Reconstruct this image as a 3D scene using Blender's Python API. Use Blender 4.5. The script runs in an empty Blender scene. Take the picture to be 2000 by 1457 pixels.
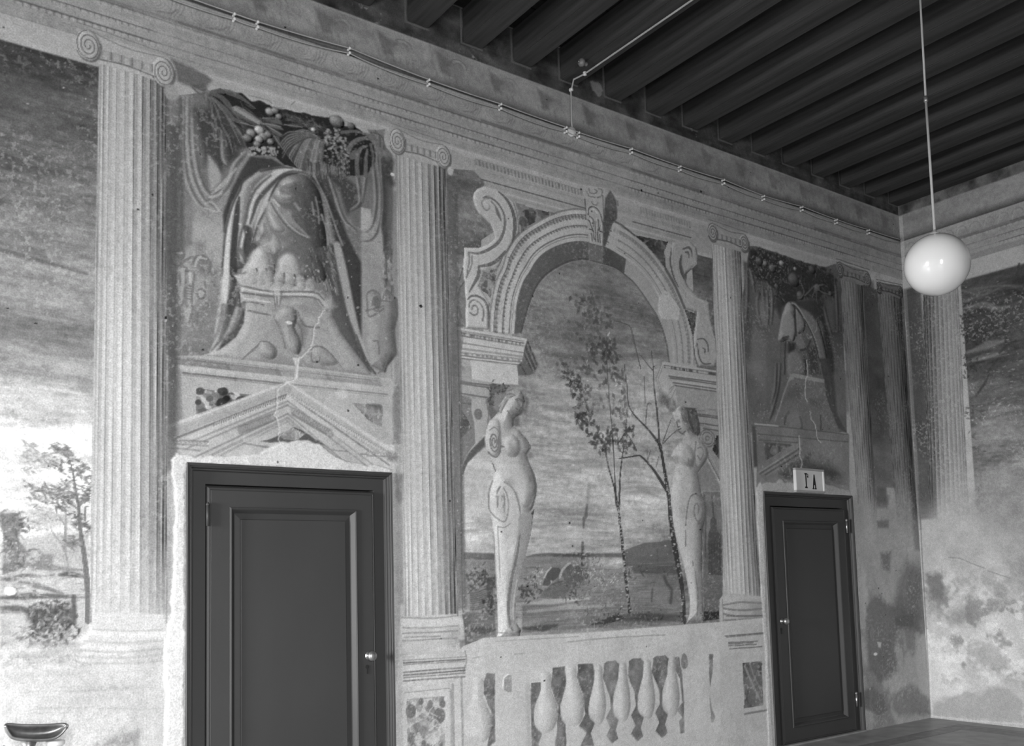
import bpy, bmesh, math, random
import numpy as np
from mathutils import Matrix, Vector
random.seed(7)
RNG = np.random.default_rng(11)
scn = bpy.context.scene
COL = scn.collection

# ------------------------------------------------------------------ camera (a view camera with a rising front)
CAM = np.array([0.0, 0.0, 1.444])
ROT = np.array([[0.80868467, -0.02987399, -0.58748332],
                [-0.58766742, -0.08517509, -0.80460687],
                [-0.02600212, 0.99591804, -0.08643576]])
FPX, PX, PY = 1817.77, 1000.0, 969.9          # focal length and optical axis, for a 2000 x 1457 plate
cd = bpy.data.cameras.new('camera'); cam = bpy.data.objects.new('camera', cd); COL.objects.link(cam)
cam.matrix_world = Matrix([list(ROT[i]) + [CAM[i]] for i in range(3)] + [[0, 0, 0, 1]])
cd.sensor_fit = 'HORIZONTAL'; cd.sensor_width = 36.0
cd.lens = FPX / 2000 * 36.0
cd.shift_x = 0.0; cd.shift_y = (PY - 728.5) / 2000
cd.clip_start = 0.05; cd.clip_end = 100
scn.camera = cam

# ------------------------------------------------------------------ world, lights, exposure
YL, XR, XW, YS, ZC = 5.0, 8.55, -5.0, -3.2, 5.30     # fresco wall, end wall, window wall, wall behind the camera, ceiling boards
w = bpy.data.worlds.new('world'); scn.world = w; w.use_nodes = True
w.node_tree.nodes['Background'].inputs[0].default_value = (1, 1, 1, 1)
w.node_tree.nodes['Background'].inputs[1].default_value = 0.6
vs = scn.view_settings
scn.display_settings.display_device = 'sRGB'
vs.view_transform = 'Standard'; vs.look = 'None'; vs.gamma = 1.0; vs.use_curve_mapping = False
vs.exposure = 0.0

def window_light(name, loc, rot, sx, sy, power, ground, spread=180):
    l = bpy.data.lights.new(name, 'AREA'); l.shape = 'RECTANGLE'; l.size = sx; l.size_y = sy
    l.energy = power; l.spread = math.radians(spread)
    # sky above, darker ground below: what goes upwards into the room comes from the ground outside and is weaker
    l.use_nodes = True; nt = l.node_tree; em = nt.nodes['Emission']
    g = nt.nodes.new('ShaderNodeNewGeometry'); sp = nt.nodes.new('ShaderNodeSeparateXYZ'); mr = nt.nodes.new('ShaderNodeMapRange'); mr.interpolation_type = 'SMOOTHSTEP'
    mr.inputs['From Min'].default_value = -.30; mr.inputs['From Max'].default_value = .42; mr.inputs['To Min'].default_value = 1.0; mr.inputs['To Max'].default_value = ground
    nt.links.new(g.outputs['Incoming'], sp.inputs[0]); nt.links.new(sp.outputs['Z'], mr.inputs['Value']); nt.links.new(mr.outputs[0], em.inputs['Strength'])
    o = bpy.data.objects.new(name, l); o.location = loc; o.rotation_euler = rot; COL.objects.link(o)
    return o
# daylight through the window wall's tall window and one set behind the camera for fill, falling inwards and down
WINS = [(3.55, 1.25, 0.95, 3.05)]      # window wall: y centre, width, sill, head
WINB = [(-1.0, 1.35, 0.95, 3.05)]      # wall behind the camera: x centre, width, sill, head
for yc, wd, z0, z1 in WINS: window_light('daylight', (XW - 0.02, yc, (z0 + z1) / 2), (0, math.radians(-90), 0), z1 - z0, wd, 1420, .075)
for xc, wd, z0, z1 in WINB: window_light('daylight', (xc, YS - 0.02, (z0 + z1) / 2), (math.radians(90), 0, 0), wd, z1 - z0, 800, .32)  # unseen second window, placed here to brighten the upper and middle fresco wall


# ------------------------------------------------------------------ survey: a point of the photograph to a point of a wall or the floor
def ray(x, y): return ROT @ np.array([x - PX, -(y - PY), -FPX], float)
def wl(x, y):
    d = ray(x, y); p = CAM + d * (YL / d[1]); return p[0], p[2]
def wr(x, y):
    d = ray(x, y); p = CAM + d * (XR / d[0]); return p[1], p[2]
def at_y(x, y, Y):
    d = ray(x, y); return CAM + d * (Y / d[1])

# ------------------------------------------------------------------ object helpers
def link(name, me, m=None, parent=None, label=None, kind=None, cat=None, group=None):
    o = bpy.data.objects.new(name, me); COL.objects.link(o)
    if m is not None and me is not None and not me.materials: me.materials.append(m)
    if parent is not None: o.parent = parent
    for k, v in (('label', label), ('kind', kind), ('category', cat), ('group', group)):
        if v: o[k] = v
    return o
def pyd(name, v, f, m=None, smooth=False, **kw):
    me = bpy.data.meshes.new(name); me.from_pydata([tuple(map(float, p)) for p in v], [], f); me.update()
    if smooth: me.polygons.foreach_set('use_smooth', [True] * len(me.polygons))
    return link(name, me, m, **kw)
def bmo(name, bm, m=None, smooth=False, **kw):
    bmesh.ops.recalc_face_normals(bm, faces=bm.faces)
    me = bpy.data.meshes.new(name); bm.to_mesh(me); bm.free()
    if smooth: me.polygons.foreach_set('use_smooth', [True] * len(me.polygons))
    return link(name, me, m, **kw)
def add_box(bm, x0, x1, y0, y1, z0, z1, bev=0.0):
    vs_ = [bm.verts.new((x, y, z)) for x in (x0, x1) for y in (y0, y1) for z in (z0, z1)]
    fs = [bm.faces.new([vs_[i] for i in q]) for q in ((0, 1, 3, 2), (4, 6, 7, 5), (0, 4, 5, 1), (2, 3, 7, 6), (0, 2, 6, 4), (1, 5, 7, 3))]
    if bev:
        es = list({e for f in fs for e in f.edges}); bmesh.ops.bevel(bm, geom=es, offset=bev, segments=2, affect='EDGES')
def box(name, x0, x1, y0, y1, z0, z1, m, bev=0.0, **kw):
    bm = bmesh.new(); add_box(bm, x0, x1, y0, y1, z0, z1, bev); return bmo(name, bm, m, **kw)
def tube(bm, pts, r, n=8, cap=True):
    pts = [Vector(p) for p in pts]; rings = []; nrm = None
    for i, p in enumerate(pts):
        t = (pts[min(i + 1, len(pts) - 1)] - pts[max(i - 1, 0)]).normalized()
        if nrm is None: nrm = t.orthogonal().normalized()
        nrm = (nrm - t * nrm.dot(t)).normalized(); b = t.cross(nrm)
        rr = r[i] if hasattr(r, '__len__') else r
        rings.append([bm.verts.new(p + (nrm * math.cos(2 * math.pi * k / n) + b * math.sin(2 * math.pi * k / n)) * rr) for k in range(n)])
    for a, b_ in zip(rings, rings[1:]):
        for k in range(n): bm.faces.new([a[k], a[(k + 1) % n], b_[(k + 1) % n], b_[k]])
    if cap: bm.faces.new(rings[0][::-1]); bm.faces.new(rings[-1])
def lathe(bm, prof, c, axis=(0, 0, 1), n=24):
    q = Vector((0, 0, 1)).rotation_difference(Vector(axis)).to_matrix(); c = Vector(c); rings = []
    for r, h in prof:
        rings.append([bm.verts.new(c + q @ Vector((max(r, 1e-5) * math.cos(2 * math.pi * k / n), max(r, 1e-5) * math.sin(2 * math.pi * k / n), h))) for k in range(n)])
    for a, b in zip(rings, rings[1:]):
        for k in range(n): bm.faces.new([a[k], a[(k + 1) % n], b[(k + 1) % n], b[k]])
    bm.faces.new(rings[0][::-1]); bm.faces.new(rings[-1])
def empty(name, loc, label, cat, kind=None, group=None):
    o = bpy.data.objects.new(name, None); o.location = loc; COL.objects.link(o); o['label'] = label
    if cat: o['category'] = cat
    if kind: o['kind'] = kind
    if group: o['group'] = group
    return o
def keep(o, parent):                       # parent without moving
    o.parent = parent; o.matrix_parent_inverse = Matrix.Translation(parent.location).inverted(); return o

# ------------------------------------------------------------------ materials (all node-based)
def mat(name, tone, rough=0.6, var=0.12, scale=(6, 6, 6), bump=0.0, bscale=40, spec=0.3, coat=0.0, metal=0.0):
    m = bpy.data.materials.new(name); m.use_nodes = True; nt = m.node_tree; b = nt.nodes['Principled BSDF']
    tc = nt.nodes.new('ShaderNodeTexCoord'); mp = nt.nodes.new('ShaderNodeMapping'); mp.inputs['Scale'].default_value = scale
    no = nt.nodes.new('ShaderNodeTexNoise'); no.inputs['Scale'].default_value = 1.0; no.inputs['Detail'].default_value = 6
    rp = nt.nodes.new('ShaderNodeMapRange'); rp.inputs['From Min'].default_value = .3; rp.inputs['From Max'].default_value = .7
    rp.inputs['To Min'].default_value = tone * (1 - var); rp.inputs['To Max'].default_value = tone * (1 + var)
    nt.links.new(tc.outputs['Object'], mp.inputs[0]); nt.links.new(mp.outputs[0], no.inputs['Vector'])
    nt.links.new(no.outputs['Fac'], rp.inputs['Value']); nt.links.new(rp.outputs[0], b.inputs['Base Color'])
    b.inputs['Roughness'].default_value = rough; b.inputs['Specular IOR Level'].default_value = spec
    b.inputs['Coat Weight'].default_value = coat; b.inputs['Coat Roughness'].default_value = 0.05; b.inputs['Metallic'].default_value = metal
    if bump:
        n2 = nt.nodes.new('ShaderNodeTexNoise'); n2.inputs['Scale'].default_value = bscale; n2.inputs['Detail'].default_value = 4
        bp = nt.nodes.new('ShaderNodeBump'); bp.inputs['Strength'].default_value = bump; bp.inputs['Distance'].default_value = .004
        nt.links.new(tc.outputs['Object'], n2.inputs['Vector']); nt.links.new(n2.outputs['Fac'], bp.inputs['Height']); nt.links.new(bp.outputs[0], b.inputs['Normal'])
    return m
def fresco_mat(name, bump=0.35):
    """Lime paint on plaster: the pigment is the mesh's 'pigment' attribute, grain and relief come from noise nodes."""
    m = bpy.data.materials.new(name); m.use_nodes = True; nt = m.node_tree; b = nt.nodes['Principled BSDF']; N = nt.nodes.new
    at = N('ShaderNodeAttribute'); at.attribute_name = 'pigment'
    tc = N('ShaderNodeTexCoord')
    n1 = N('ShaderNodeTexNoise'); n1.inputs['Scale'].default_value = 120; n1.inputs['Detail'].default_value = 5
    mr = N('ShaderNodeMapRange'); mr.inputs['From Min'].default_value = .3; mr.inputs['From Max'].default_value = .7; mr.inputs['To Min'].default_value = .80; mr.inputs['To Max'].default_value = 1.19
    mu = N('ShaderNodeMath'); mu.operation = 'MULTIPLY'
    nt.links.new(tc.outputs['Object'], n1.inputs['Vector']); nt.links.new(n1.outputs['Fac'], mr.inputs['Value'])
    nt.links.new(at.outputs['Fac'], mu.inputs[0]); nt.links.new(mr.outputs[0], mu.inputs[1]); nt.links.new(mu.outputs[0], b.inputs['Base Color'])
    n2 = N('ShaderNodeTexNoise'); n2.inputs['Scale'].default_value = 75; n2.inputs['Detail'].default_value = 5
    bp = N('ShaderNodeBump'); bp.inputs['Strength'].default_value = bump; bp.inputs['Distance'].default_value = .004
    nt.links.new(tc.outputs['Object'], n2.inputs['Vector']); nt.links.new(n2.outputs['Fac'], bp.inputs['Height']); nt.links.new(bp.outputs[0], b.inputs['Normal'])
    b.inputs['Roughness'].default_value = .95; b.inputs['Specular IOR Level'].default_value = .08
    return m
M_FRESCO = fresco_mat('fresco')
M_WALL = mat('plain_plaster', .42, .9, .1, (2, 2, 2), .2)
M_DOOR = mat('dark_door_paint', .046, .5, .06, (3, 3, 1), .05, 90, .28)
M_WOOD = mat('dark_beam_wood', .052, .62, .40, (26, 1.2, 26), .25, 60, .3)
M_BOARD = mat('dark_ceiling_board', .018, .7, .3, (1.2, 26, 26), .2, 60, .2)
M_FLOOR = mat('terrazzo', .27, .45, .22, (7, 7, 7), .03, 200, .4)
M_FLOOR_D = mat('terrazzo_dark', .165, .45, .35, (30, 30, 30), .03, 200, .4)
M_OPAL = mat('opal_glass', .74, .12, .01, (1, 1, 1), 0, 40, .5, .6)
M_CORD = mat('pale_cord', .42, .5, .05)
M_PORC = mat('porcelain', .72, .3, .05, spec=.5)
M_WIRE = mat('pale_wire', .40, .6, .1)
M_BRASS = mat('dull_metal', .42, .32, .1, metal=.85)
M_SIGN = mat('sign_card', .60, .6, .05)
M_SIGNF = mat('sign_frame', .34, .5, .1)
M_INK = mat('black_ink', .018, .6, .1)
M_PAN = mat('old_metal_pan', .22, .34, .45, (14, 14, 14), .1, 50, .5, metal=.6)
# ------------------------------------------------------------------ the fresco painter: works in wall metres on a grid of wall vertices
_T = [RNG.random((256, 256)).astype(np.float32) for _ in range(6)]
def vnoise(x, z, k):
    t = _T[k % 6]; x = np.asarray(x, np.float32) + 31.7 * k; z = np.asarray(z, np.float32) + 17.3 * k
    xi = np.floor(x).astype(int); zi = np.floor(z).astype(int); fx = (x - xi); fz = (z - zi)
    fx = (fx * fx * (3 - 2 * fx))[None, :]; fz = (fz * fz * (3 - 2 * fz))[:, None]
    a = t[np.ix_(zi & 255, xi & 255)]; b = t[np.ix_(zi & 255, (xi + 1) & 255)]
    c = t[np.ix_((zi + 1) & 255, xi & 255)]; d = t[np.ix_((zi + 1) & 255, (xi + 1) & 255)]
    return a + (b - a) * fx + (c - a) * fz + (a - b - c + d) * fx * fz
def fbm(X, Z, sx, sz, o=4, k=0, gain=.55):
    r = 0; a = 1.0; n = 0
    for i in range(o):
        r = r + a * vnoise(X * sx * 2 ** i, Z * sz * 2 ** i, k + i); n += a; a *= gain
    return r / n
def crom(p, n=8, closed=False):
    p = np.asarray(p, float)
    if len(p) < 3: return p
    q = np.vstack([p[-1:], p, p[:2]]) if closed else np.vstack([2 * p[:1] - p[1:2], p, 2 * p[-1:] - p[-2:-1]])
    out = []; t = np.linspace(0, 1, n, endpoint=False)[:, None]
    for i in range(1, len(q) - 2):
        a, b, c, d = q[i - 1], q[i], q[i + 1], q[i + 2]
        out.append(.5 * ((2 * b) + (c - a) * t + (2 * a - 5 * b + 4 * c - d) * t * t + (3 * b - a - 3 * c + d) * t ** 3))
    if not closed: out.append(p[-1:])
    return np.vstack(out)
class Canvas:
    def __init__(s, X, Z, tone, to):
        s.X = np.asarray(X, float); s.Z = np.asarray(Z, float); s.to = to
        s.C = np.full((len(Z), len(X)), tone, np.float32); s.L = np.zeros((len(Z), len(X)), np.int16); s.H = np.zeros((len(Z), len(X)), np.float32)
        s.parts = {0: None}
    def part(s, name, label=None, parent=0):
        i = len(s.parts); s.parts[i] = (name, label, parent); return i
    def P(s, F, pts):
        """control points: F = (ox, oy, scale) of the crop they were measured on, or None for wall metres"""
        if F is None: return np.asarray(pts, float)
        return np.array([s.to(F[0] + F[2] * x, F[1] + F[2] * y) for x, y in pts])
    def win(s, x0, x1, z0, z1):
        i0, i1 = np.searchsorted(s.X, (x0, x1)); j0, j1 = np.searchsorted(s.Z, (z0, z1))
        return slice(max(j0 - 1, 0), j1 + 1), slice(max(i0 - 1, 0), i1 + 1)
    def put(s, w, m, v, a=1.0, lab=None, mode='mix', h=None):
        if m.size == 0: return
        if callable(v): v = v(s.X[w[1]], s.Z[w[0]])
        m = m * a
        if mode == 'mix': s.C[w] += (v - s.C[w]) * m
        elif mode == 'mul': s.C[w] *= 1 + (v - 1) * m
        elif mode == 'add': s.C[w] += v * m
        if lab is not None: s.L[w][m > .5 * min(a, 1)] = lab
        if h is not None: s.H[w] += (h - s.H[w]) * m
    def poly(s, F, pts, v, a=1.0, soft=.004, lab=None, mode='mix', smooth=0, h=None, rough=0, vol=None):
        p = s.P(F, pts)
        if smooth: p = crom(p, smooth, True)
        x0, z0 = p.min(0) - soft - rough; x1, z1 = p.max(0) + soft + rough; w = s.win(x0, x1, z0, z1); X = s.X[w[1]]; Z = s.Z[w[0]]
        if not len(X) or not len(Z): return
        q = np.roll(p, -1, 0); ins = np.zeros((len(Z), len(X)), bool); d2 = np.full((len(Z), len(X)), 1e3, np.float32)
        if rough:
            XX = X[None, :] + rough * 2 * (fbm(X, Z, 18, 18, 3, 2) - .5); ZZ = Z[:, None] + rough * 2 * (fbm(X, Z, 18, 18, 3, 5) - .5)
        pad = soft + rough; pad = max(pad, vol[0]) if vol else pad
        for (ax, az), (bx, bz) in zip(p, q):
            r0, r1 = np.searchsorted(Z, (min(az, bz) - pad, max(az, bz) + pad))
            if r1 > r0 and az != bz:
                if rough:
                    zz = ZZ[r0:r1]; xx = XX[r0:r1]
                    ins[r0:r1] ^= ((az > zz) != (bz > zz)) & (xx < (bx - ax) * (zz - az) / (bz - az) + ax)
                else:
                    zz = Z[r0:r1]; c = (az > zz) != (bz > zz); xc = (bx - ax) * (zz - az) / (bz - az) + ax
                    ins[r0:r1] ^= c[:, None] & (X[None, :] < xc[:, None])
            c0, c1 = np.searchsorted(X, (min(ax, bx) - pad, max(ax, bx) + pad))
            if r1 > r0 and c1 > c0:
                xx = XX[r0:r1, c0:c1] if rough else X[None, c0:c1]; zz = ZZ[r0:r1, c0:c1] if rough else Z[r0:r1, None]
                L = (bx - ax) ** 2 + (bz - az) ** 2 + 1e-12; t = np.clip(((xx - ax) * (bx - ax) + (zz - az) * (bz - az)) / L, 0, 1)
                dd = (xx - ax - t * (bx - ax)) ** 2 + (zz - az - t * (bz - az)) ** 2
                d2[r0:r1, c0:c1] = np.minimum(d2[r0:r1, c0:c1], dd)
        m = np.clip(.5 + np.where(ins, 1, -1) * np.sqrt(d2) / soft, 0, 1)
        if vol and len(X) > 2 and len(Z) > 2:                     # modelled roundness, painted as if lit from the upper left
            t = np.clip(np.sqrt(d2) / vol[0], 0, 1) * ins; hh = np.sqrt(np.maximum(1 - (1 - t) ** 2, 0)) * vol[0]
            gz_, gx_ = np.gradient(hh, Z, X); gx_ = np.clip(gx_, -3, 3); gz_ = np.clip(gz_, -3, 3)
            sh_ = (.62 * gx_ - .30 * gz_ + .62) / np.sqrt(gx_ ** 2 + gz_ ** 2 + 1) - .62
            base = v(X, Z) if callable(v) else v; v = (base * (1 + vol[1] * sh_)).astype(np.float32)
        s.put(w, m, v, a, lab, mode, h)
    def line(s, F, pts, wd, v, a=1.0, soft=.003, lab=None, mode='mix', smooth=0, h=None):
        """a brush stroke; wd in metres, one value or one per point (tapered)"""
        p = s.P(F, pts)
        if hasattr(wd, '__len__'): ws = np.asarray(wd, float)
        else: ws = np.full(len(p), wd)
        if smooth and len(p) > 2:
            n = len(p); p = crom(p, smooth); ws = np.interp(np.linspace(0, n - 1, len(p)), np.arange(len(ws)) * (n - 1) / max(len(ws) - 1, 1), ws)
        elif len(ws) != len(p): ws = np.interp(np.linspace(0, 1, len(p)), np.linspace(0, 1, len(ws)), ws)
        pad = ws.max() / 2 + soft; x0, z0 = p.min(0) - pad; x1, z1 = p.max(0) + pad
        w = s.win(x0, x1, z0, z1); X = s.X[w[1]]; Z = s.Z[w[0]]
        if not len(X) or not len(Z): return
        m = np.zeros((len(Z), len(X)), np.float32)
        for i in range(len(p) - 1):
            (ax, az), (bx, bz) = p[i], p[i + 1]
            r0, r1 = np.searchsorted(Z, (min(az, bz) - pad, max(az, bz) + pad)); c0, c1 = np.searchsorted(X, (min(ax, bx) - pad, max(ax, bx) + pad))
            if r1 <= r0 or c1 <= c0: continue
            xx = X[None, c0:c1]; zz = Z[r0:r1, None]; L = (bx - ax) ** 2 + (bz - az) ** 2 + 1e-12
            t = np.clip(((xx - ax) * (bx - ax) + (zz - az) * (bz - az)) / L, 0, 1)
            d = np.sqrt((xx - ax - t * (bx - ax)) ** 2 + (zz - az - t * (bz - az)) ** 2)
            m[r0:r1, c0:c1] = np.maximum(m[r0:r1, c0:c1], np.clip(.5 + ((ws[i] + (ws[i + 1] - ws[i]) * t) / 2 - d) / soft, 0, 1))
        s.put(w, m, v, a, lab, mode, h)
    def lines(s, F, L, wd, v, **k):
        for p in L: s.line(F, p, wd, v, **k)
    def ell(s, cx, cz, rx, rz, v, a=1.0, soft=.006, rot=0, lab=None, mode='mix', h=None, vol=None):
        t = np.linspace(0, 2 * np.pi, 25)[:-1]; x = np.cos(t) * rx; z = np.sin(t) * rz
        s.poly(None, np.c_[cx + x * math.cos(rot) - z * math.sin(rot), cz + x * math.sin(rot) + z * math.cos(rot)], v, a, soft, lab, mode, 0, h, 0, vol)
    def spiral(s, cx, cz, rx, rz, turns, a0, wd, v, sgn=1, inner=.12, a=1.0):
        t = np.linspace(0, 1, int(26 * turns)); r = inner + (1 - inner) * (1 - t) ** .9; an = a0 + sgn * t * turns * 2 * np.pi
        s.line(None, np.c_[cx + rx * r * np.cos(an), cz + rz * r * np.sin(an)], wd, v, a)
    def band(s, x0, x1, z0, z1, v, a=1.0, soft=.004, lab=None, mode='mix'):
        s.poly(None, [(x0, z0), (x1, z0), (x1, z1), (x0, z1)], v, a, soft, lab, mode)
    def beads(s, x0, x1, z, pitch, size, dark, light, a=.6):
        """a row of painted beads"""
        w = s.win(x0, x1, z - size * 1.5, z + size * 1.5); X = s.X[w[1]][None, :]; Z = s.Z[w[0]][:, None]
        u = (X / pitch) % 1.0; f = fbm(s.X[w[1]], s.Z[w[0]], 2.2, 3, 3, 1); f = np.clip((f - .35) * 5, 0.15, 1)
        d = np.clip(1.2 - np.hypot((u - .5) * pitch, Z - z) / (size * .5), 0, 1); ln = np.exp(-((Z - z - size * .55) / (size * .22)) ** 2) + .6 * np.exp(-((u - .03) / .12) ** 2) * (abs(Z - z) < size * .5)
        s.put(w, (np.clip(ln, 0, 1) * f).astype(np.float32), dark, a); s.put(w, (np.clip(d, 0, 1) * f).astype(np.float32), light, a * .8)
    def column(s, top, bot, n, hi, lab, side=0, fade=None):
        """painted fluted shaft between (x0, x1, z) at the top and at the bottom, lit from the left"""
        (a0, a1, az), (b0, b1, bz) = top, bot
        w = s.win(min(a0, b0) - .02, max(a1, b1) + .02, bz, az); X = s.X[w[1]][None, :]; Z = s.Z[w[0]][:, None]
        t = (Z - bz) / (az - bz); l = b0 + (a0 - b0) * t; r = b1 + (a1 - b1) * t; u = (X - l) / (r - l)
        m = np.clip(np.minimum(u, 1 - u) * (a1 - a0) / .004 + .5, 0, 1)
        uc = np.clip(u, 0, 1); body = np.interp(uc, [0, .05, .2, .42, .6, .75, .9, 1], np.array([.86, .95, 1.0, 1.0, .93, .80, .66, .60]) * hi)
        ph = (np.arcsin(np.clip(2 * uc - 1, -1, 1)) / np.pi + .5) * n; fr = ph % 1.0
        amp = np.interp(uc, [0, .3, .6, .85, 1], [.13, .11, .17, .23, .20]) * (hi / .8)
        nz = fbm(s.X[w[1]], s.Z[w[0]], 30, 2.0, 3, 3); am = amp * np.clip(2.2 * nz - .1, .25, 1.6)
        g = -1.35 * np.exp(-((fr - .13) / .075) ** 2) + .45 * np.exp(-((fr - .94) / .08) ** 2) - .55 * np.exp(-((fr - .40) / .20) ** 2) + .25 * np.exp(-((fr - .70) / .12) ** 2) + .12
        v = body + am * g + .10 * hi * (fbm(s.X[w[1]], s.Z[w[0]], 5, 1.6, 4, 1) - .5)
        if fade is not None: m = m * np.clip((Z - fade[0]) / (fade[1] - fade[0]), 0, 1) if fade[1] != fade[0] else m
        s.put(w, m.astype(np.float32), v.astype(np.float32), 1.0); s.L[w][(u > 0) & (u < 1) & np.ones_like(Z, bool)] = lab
    def capital(s, xl, xr, z0, z1, vol, lab, hi=.76, k=1.0):
        """painted Ionic capital: vol = two (cx, cz, rx, rz) volutes"""
        (c1, h1, p1, q1), (c2, h2, p2, q2) = vol
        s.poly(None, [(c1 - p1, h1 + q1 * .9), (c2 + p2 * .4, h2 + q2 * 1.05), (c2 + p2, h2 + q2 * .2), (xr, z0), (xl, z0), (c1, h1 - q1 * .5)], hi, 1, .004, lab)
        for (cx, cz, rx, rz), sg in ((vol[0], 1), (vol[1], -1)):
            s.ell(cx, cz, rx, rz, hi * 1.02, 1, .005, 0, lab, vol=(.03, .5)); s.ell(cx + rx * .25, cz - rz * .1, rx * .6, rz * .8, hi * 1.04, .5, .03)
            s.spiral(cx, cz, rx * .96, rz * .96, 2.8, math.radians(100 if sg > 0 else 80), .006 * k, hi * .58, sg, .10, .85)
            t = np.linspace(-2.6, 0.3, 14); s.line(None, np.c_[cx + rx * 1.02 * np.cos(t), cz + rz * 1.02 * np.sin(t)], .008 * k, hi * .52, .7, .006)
        # echinus with egg and dart, abacus lines
        ze = (h1 + h2) / 2 - q1 * .15
        xa, xb = c1 + p1 * .95, c2 - p2 * .95
        s.band(xa, xb, ze - q1 * .25, ze + q1 * .3, hi * .84, .8, .01, lab)
        n = 5
        for i in range(n):
            cx = xa + (xb - xa) * (i + .5) / n; s.ell(cx, ze, (xb - xa) / n * .30, q1 * .24, hi * 1.03, .8, .008); s.line(None, [(cx + (xb - xa) / n * .5, ze - q1 * .2), (cx + (xb - xa) / n * .5, ze + q1 * .28)], .007 * k, hi * .6, .7)
        zb = ze - q1 * .42
        s.line(None, [(xa - .01, zb + .004), ((xa + xb) / 2, zb + .012), (xb + .01, zb - .004)], .008 * k, hi * .58, .8, .004, smooth=5)
        s.line(None, [(xa - .01, zb - .014), ((xa + xb) / 2, zb - .006), (xb + .01, zb - .022)], .014 * k, hi * 1.05, .8, .006, smooth=5)
        s.line(None, [(c1, h1 + q1 * 1.0), ((c1 + c2) / 2, (h1 + h2) / 2 + q1 * .72), (c2, h2 + q2)], .006 * k, hi * .66, .7, smooth=4)
        s.line(None, [(c1 - p1 * .8, h1 + q1 * 1.28), (c2 + p2 * .9, h2 + q2 * 1.28)], .006 * k, hi * .66, .6)
    def folds(s, F, L, wd, dark, light, soft=.012):
        """drapery: each curve gets a dark valley and a light ridge beside it"""
        for p in L:
            q = s.P(F, p); q = crom(q, 6); n = np.gradient(q, axis=0); n = np.c_[-n[:, 1], n[:, 0]] / (np.linalg.norm(n, axis=1)[:, None] + 1e-9)
            if n[:, 0].mean() > 0: n = -n
            tp = np.sin(np.linspace(.25, np.pi - .15, len(q)))
            s.line(None, q, wd * tp, dark, .75, soft); s.line(None, q + n * wd * .8, wd * .9 * tp, light, .75, soft)
    def leaves(s, F, pts, n, size, v, spread, ang=None, a=.85, lab=None, asp=.4, jit=1.0):
        """clusters of painted leaves around the points"""
        p = s.P(F, pts)
        for c in p:
            for _ in range(n):
                d = RNG.normal(0, spread, 2); an = (RNG.uniform(0, 6.28) if ang is None else ang + RNG.normal(0, .5) * jit); l = size * RNG.uniform(.6, 1.3)
                vv = v * RNG.uniform(.8, 1.25); cx, cz = c + d; dx, dz = math.cos(an) * l / 2, math.sin(an) * l / 2
                s.line(None, [(cx - dx, cz - dz), (cx, cz), (cx + dx, cz + dz)], [size * .06, size * asp, size * .05], vv, a * RNG.uniform(.7, 1), .004, lab)
    def breccia(s, F, pts, base, lab=None, n=90, rmax=.03, dark=(.25, .5), vein=.72, bright=None):
        """painted breccia marble panel: pebbles in a pale vein"""
        p = s.P(F, pts); x0, z0 = p.min(0); x1, z1 = p.max(0)
        pd = rmax * 1.5 + .02; w = s.win(x0 - pd, x1 + pd, z0 - pd, z1 + pd); sv = s.C[w].copy(); sl = s.L[w].copy()
        s.band(x0, x1, z0, z1, vein, 1, .004)
        for _ in range(n):
            r = rmax * RNG.uniform(.2, 1) ** 1.5; an = RNG.uniform(0, 3.1); cx = RNG.uniform(x0, x1); cz = RNG.uniform(z0, z1); d = RNG.uniform(*dark)
            t = np.linspace(0, 2 * np.pi, 9)[:-1]; k = RNG.uniform(.75, 1.1, 8); e = RNG.uniform(.6, 1)
            xx = np.cos(t) * r * k; zz = np.sin(t) * r * k * e
            q = np.c_[cx + xx * math.cos(an) - zz * math.sin(an), cz + xx * math.sin(an) + zz * math.cos(an)]
            s.poly(None, q, d, .85, .006, smooth=3); s.ell(cx + r * .2, cz - r * .1, r * .4, r * .3, d * 1.25, .4, .01)
            if RNG.random() < .5: s.ell(cx + r, cz, r * .3, r * .3, vein * 1.1, .6, .005)
        new = s.C[w].copy(); s.C[w] = sv; s.L[w] = sl
        def val(X, Z): return new
        # paint it back through the panel outline
        q = p; X = s.X[w[1]]; Z = s.Z[w[0]]; ins = np.zeros((len(Z), len(X)), bool)
        for (ax, az), (bx, bz) in zip(q, np.roll(q, -1, 0)):
            if az == bz: continue
            c = (az > Z) != (bz > Z); ins ^= c[:, None] & (X[None, :] < ((bx - ax) * (Z - az) / (bz - az) + ax)[:, None])
        m = ins.astype(np.float32); s.put(w, m, new, 1, lab)
    def flakes(s, x0, x1, z0, z1, dens, size=(.004, .012), v=.9, a=.8, sx=1.0):
        n = int(dens * (x1 - x0) * (z1 - z0))
        cl = RNG.random((max(n // 14, 1), 2))
        for _ in range(n):
            c = cl[RNG.integers(len(cl))] + RNG.normal(0, .05, 2) if RNG.random() < .7 else RNG.random(2)
            cx, cz = x0 + (x1 - x0) * c[0], z0 + (z1 - z0) * c[1]
            if not (x0 < cx < x1 and z0 < cz < z1): continue
            r = RNG.uniform(*size) * RNG.uniform(.4, 1); an = RNG.uniform(0, 3.1)
            s.ell(cx, cz, r * sx, r * .6, v * RNG.uniform(.85, 1.1), a * RNG.uniform(.4, 1), .004, an if sx == 1 else 0)
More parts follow.
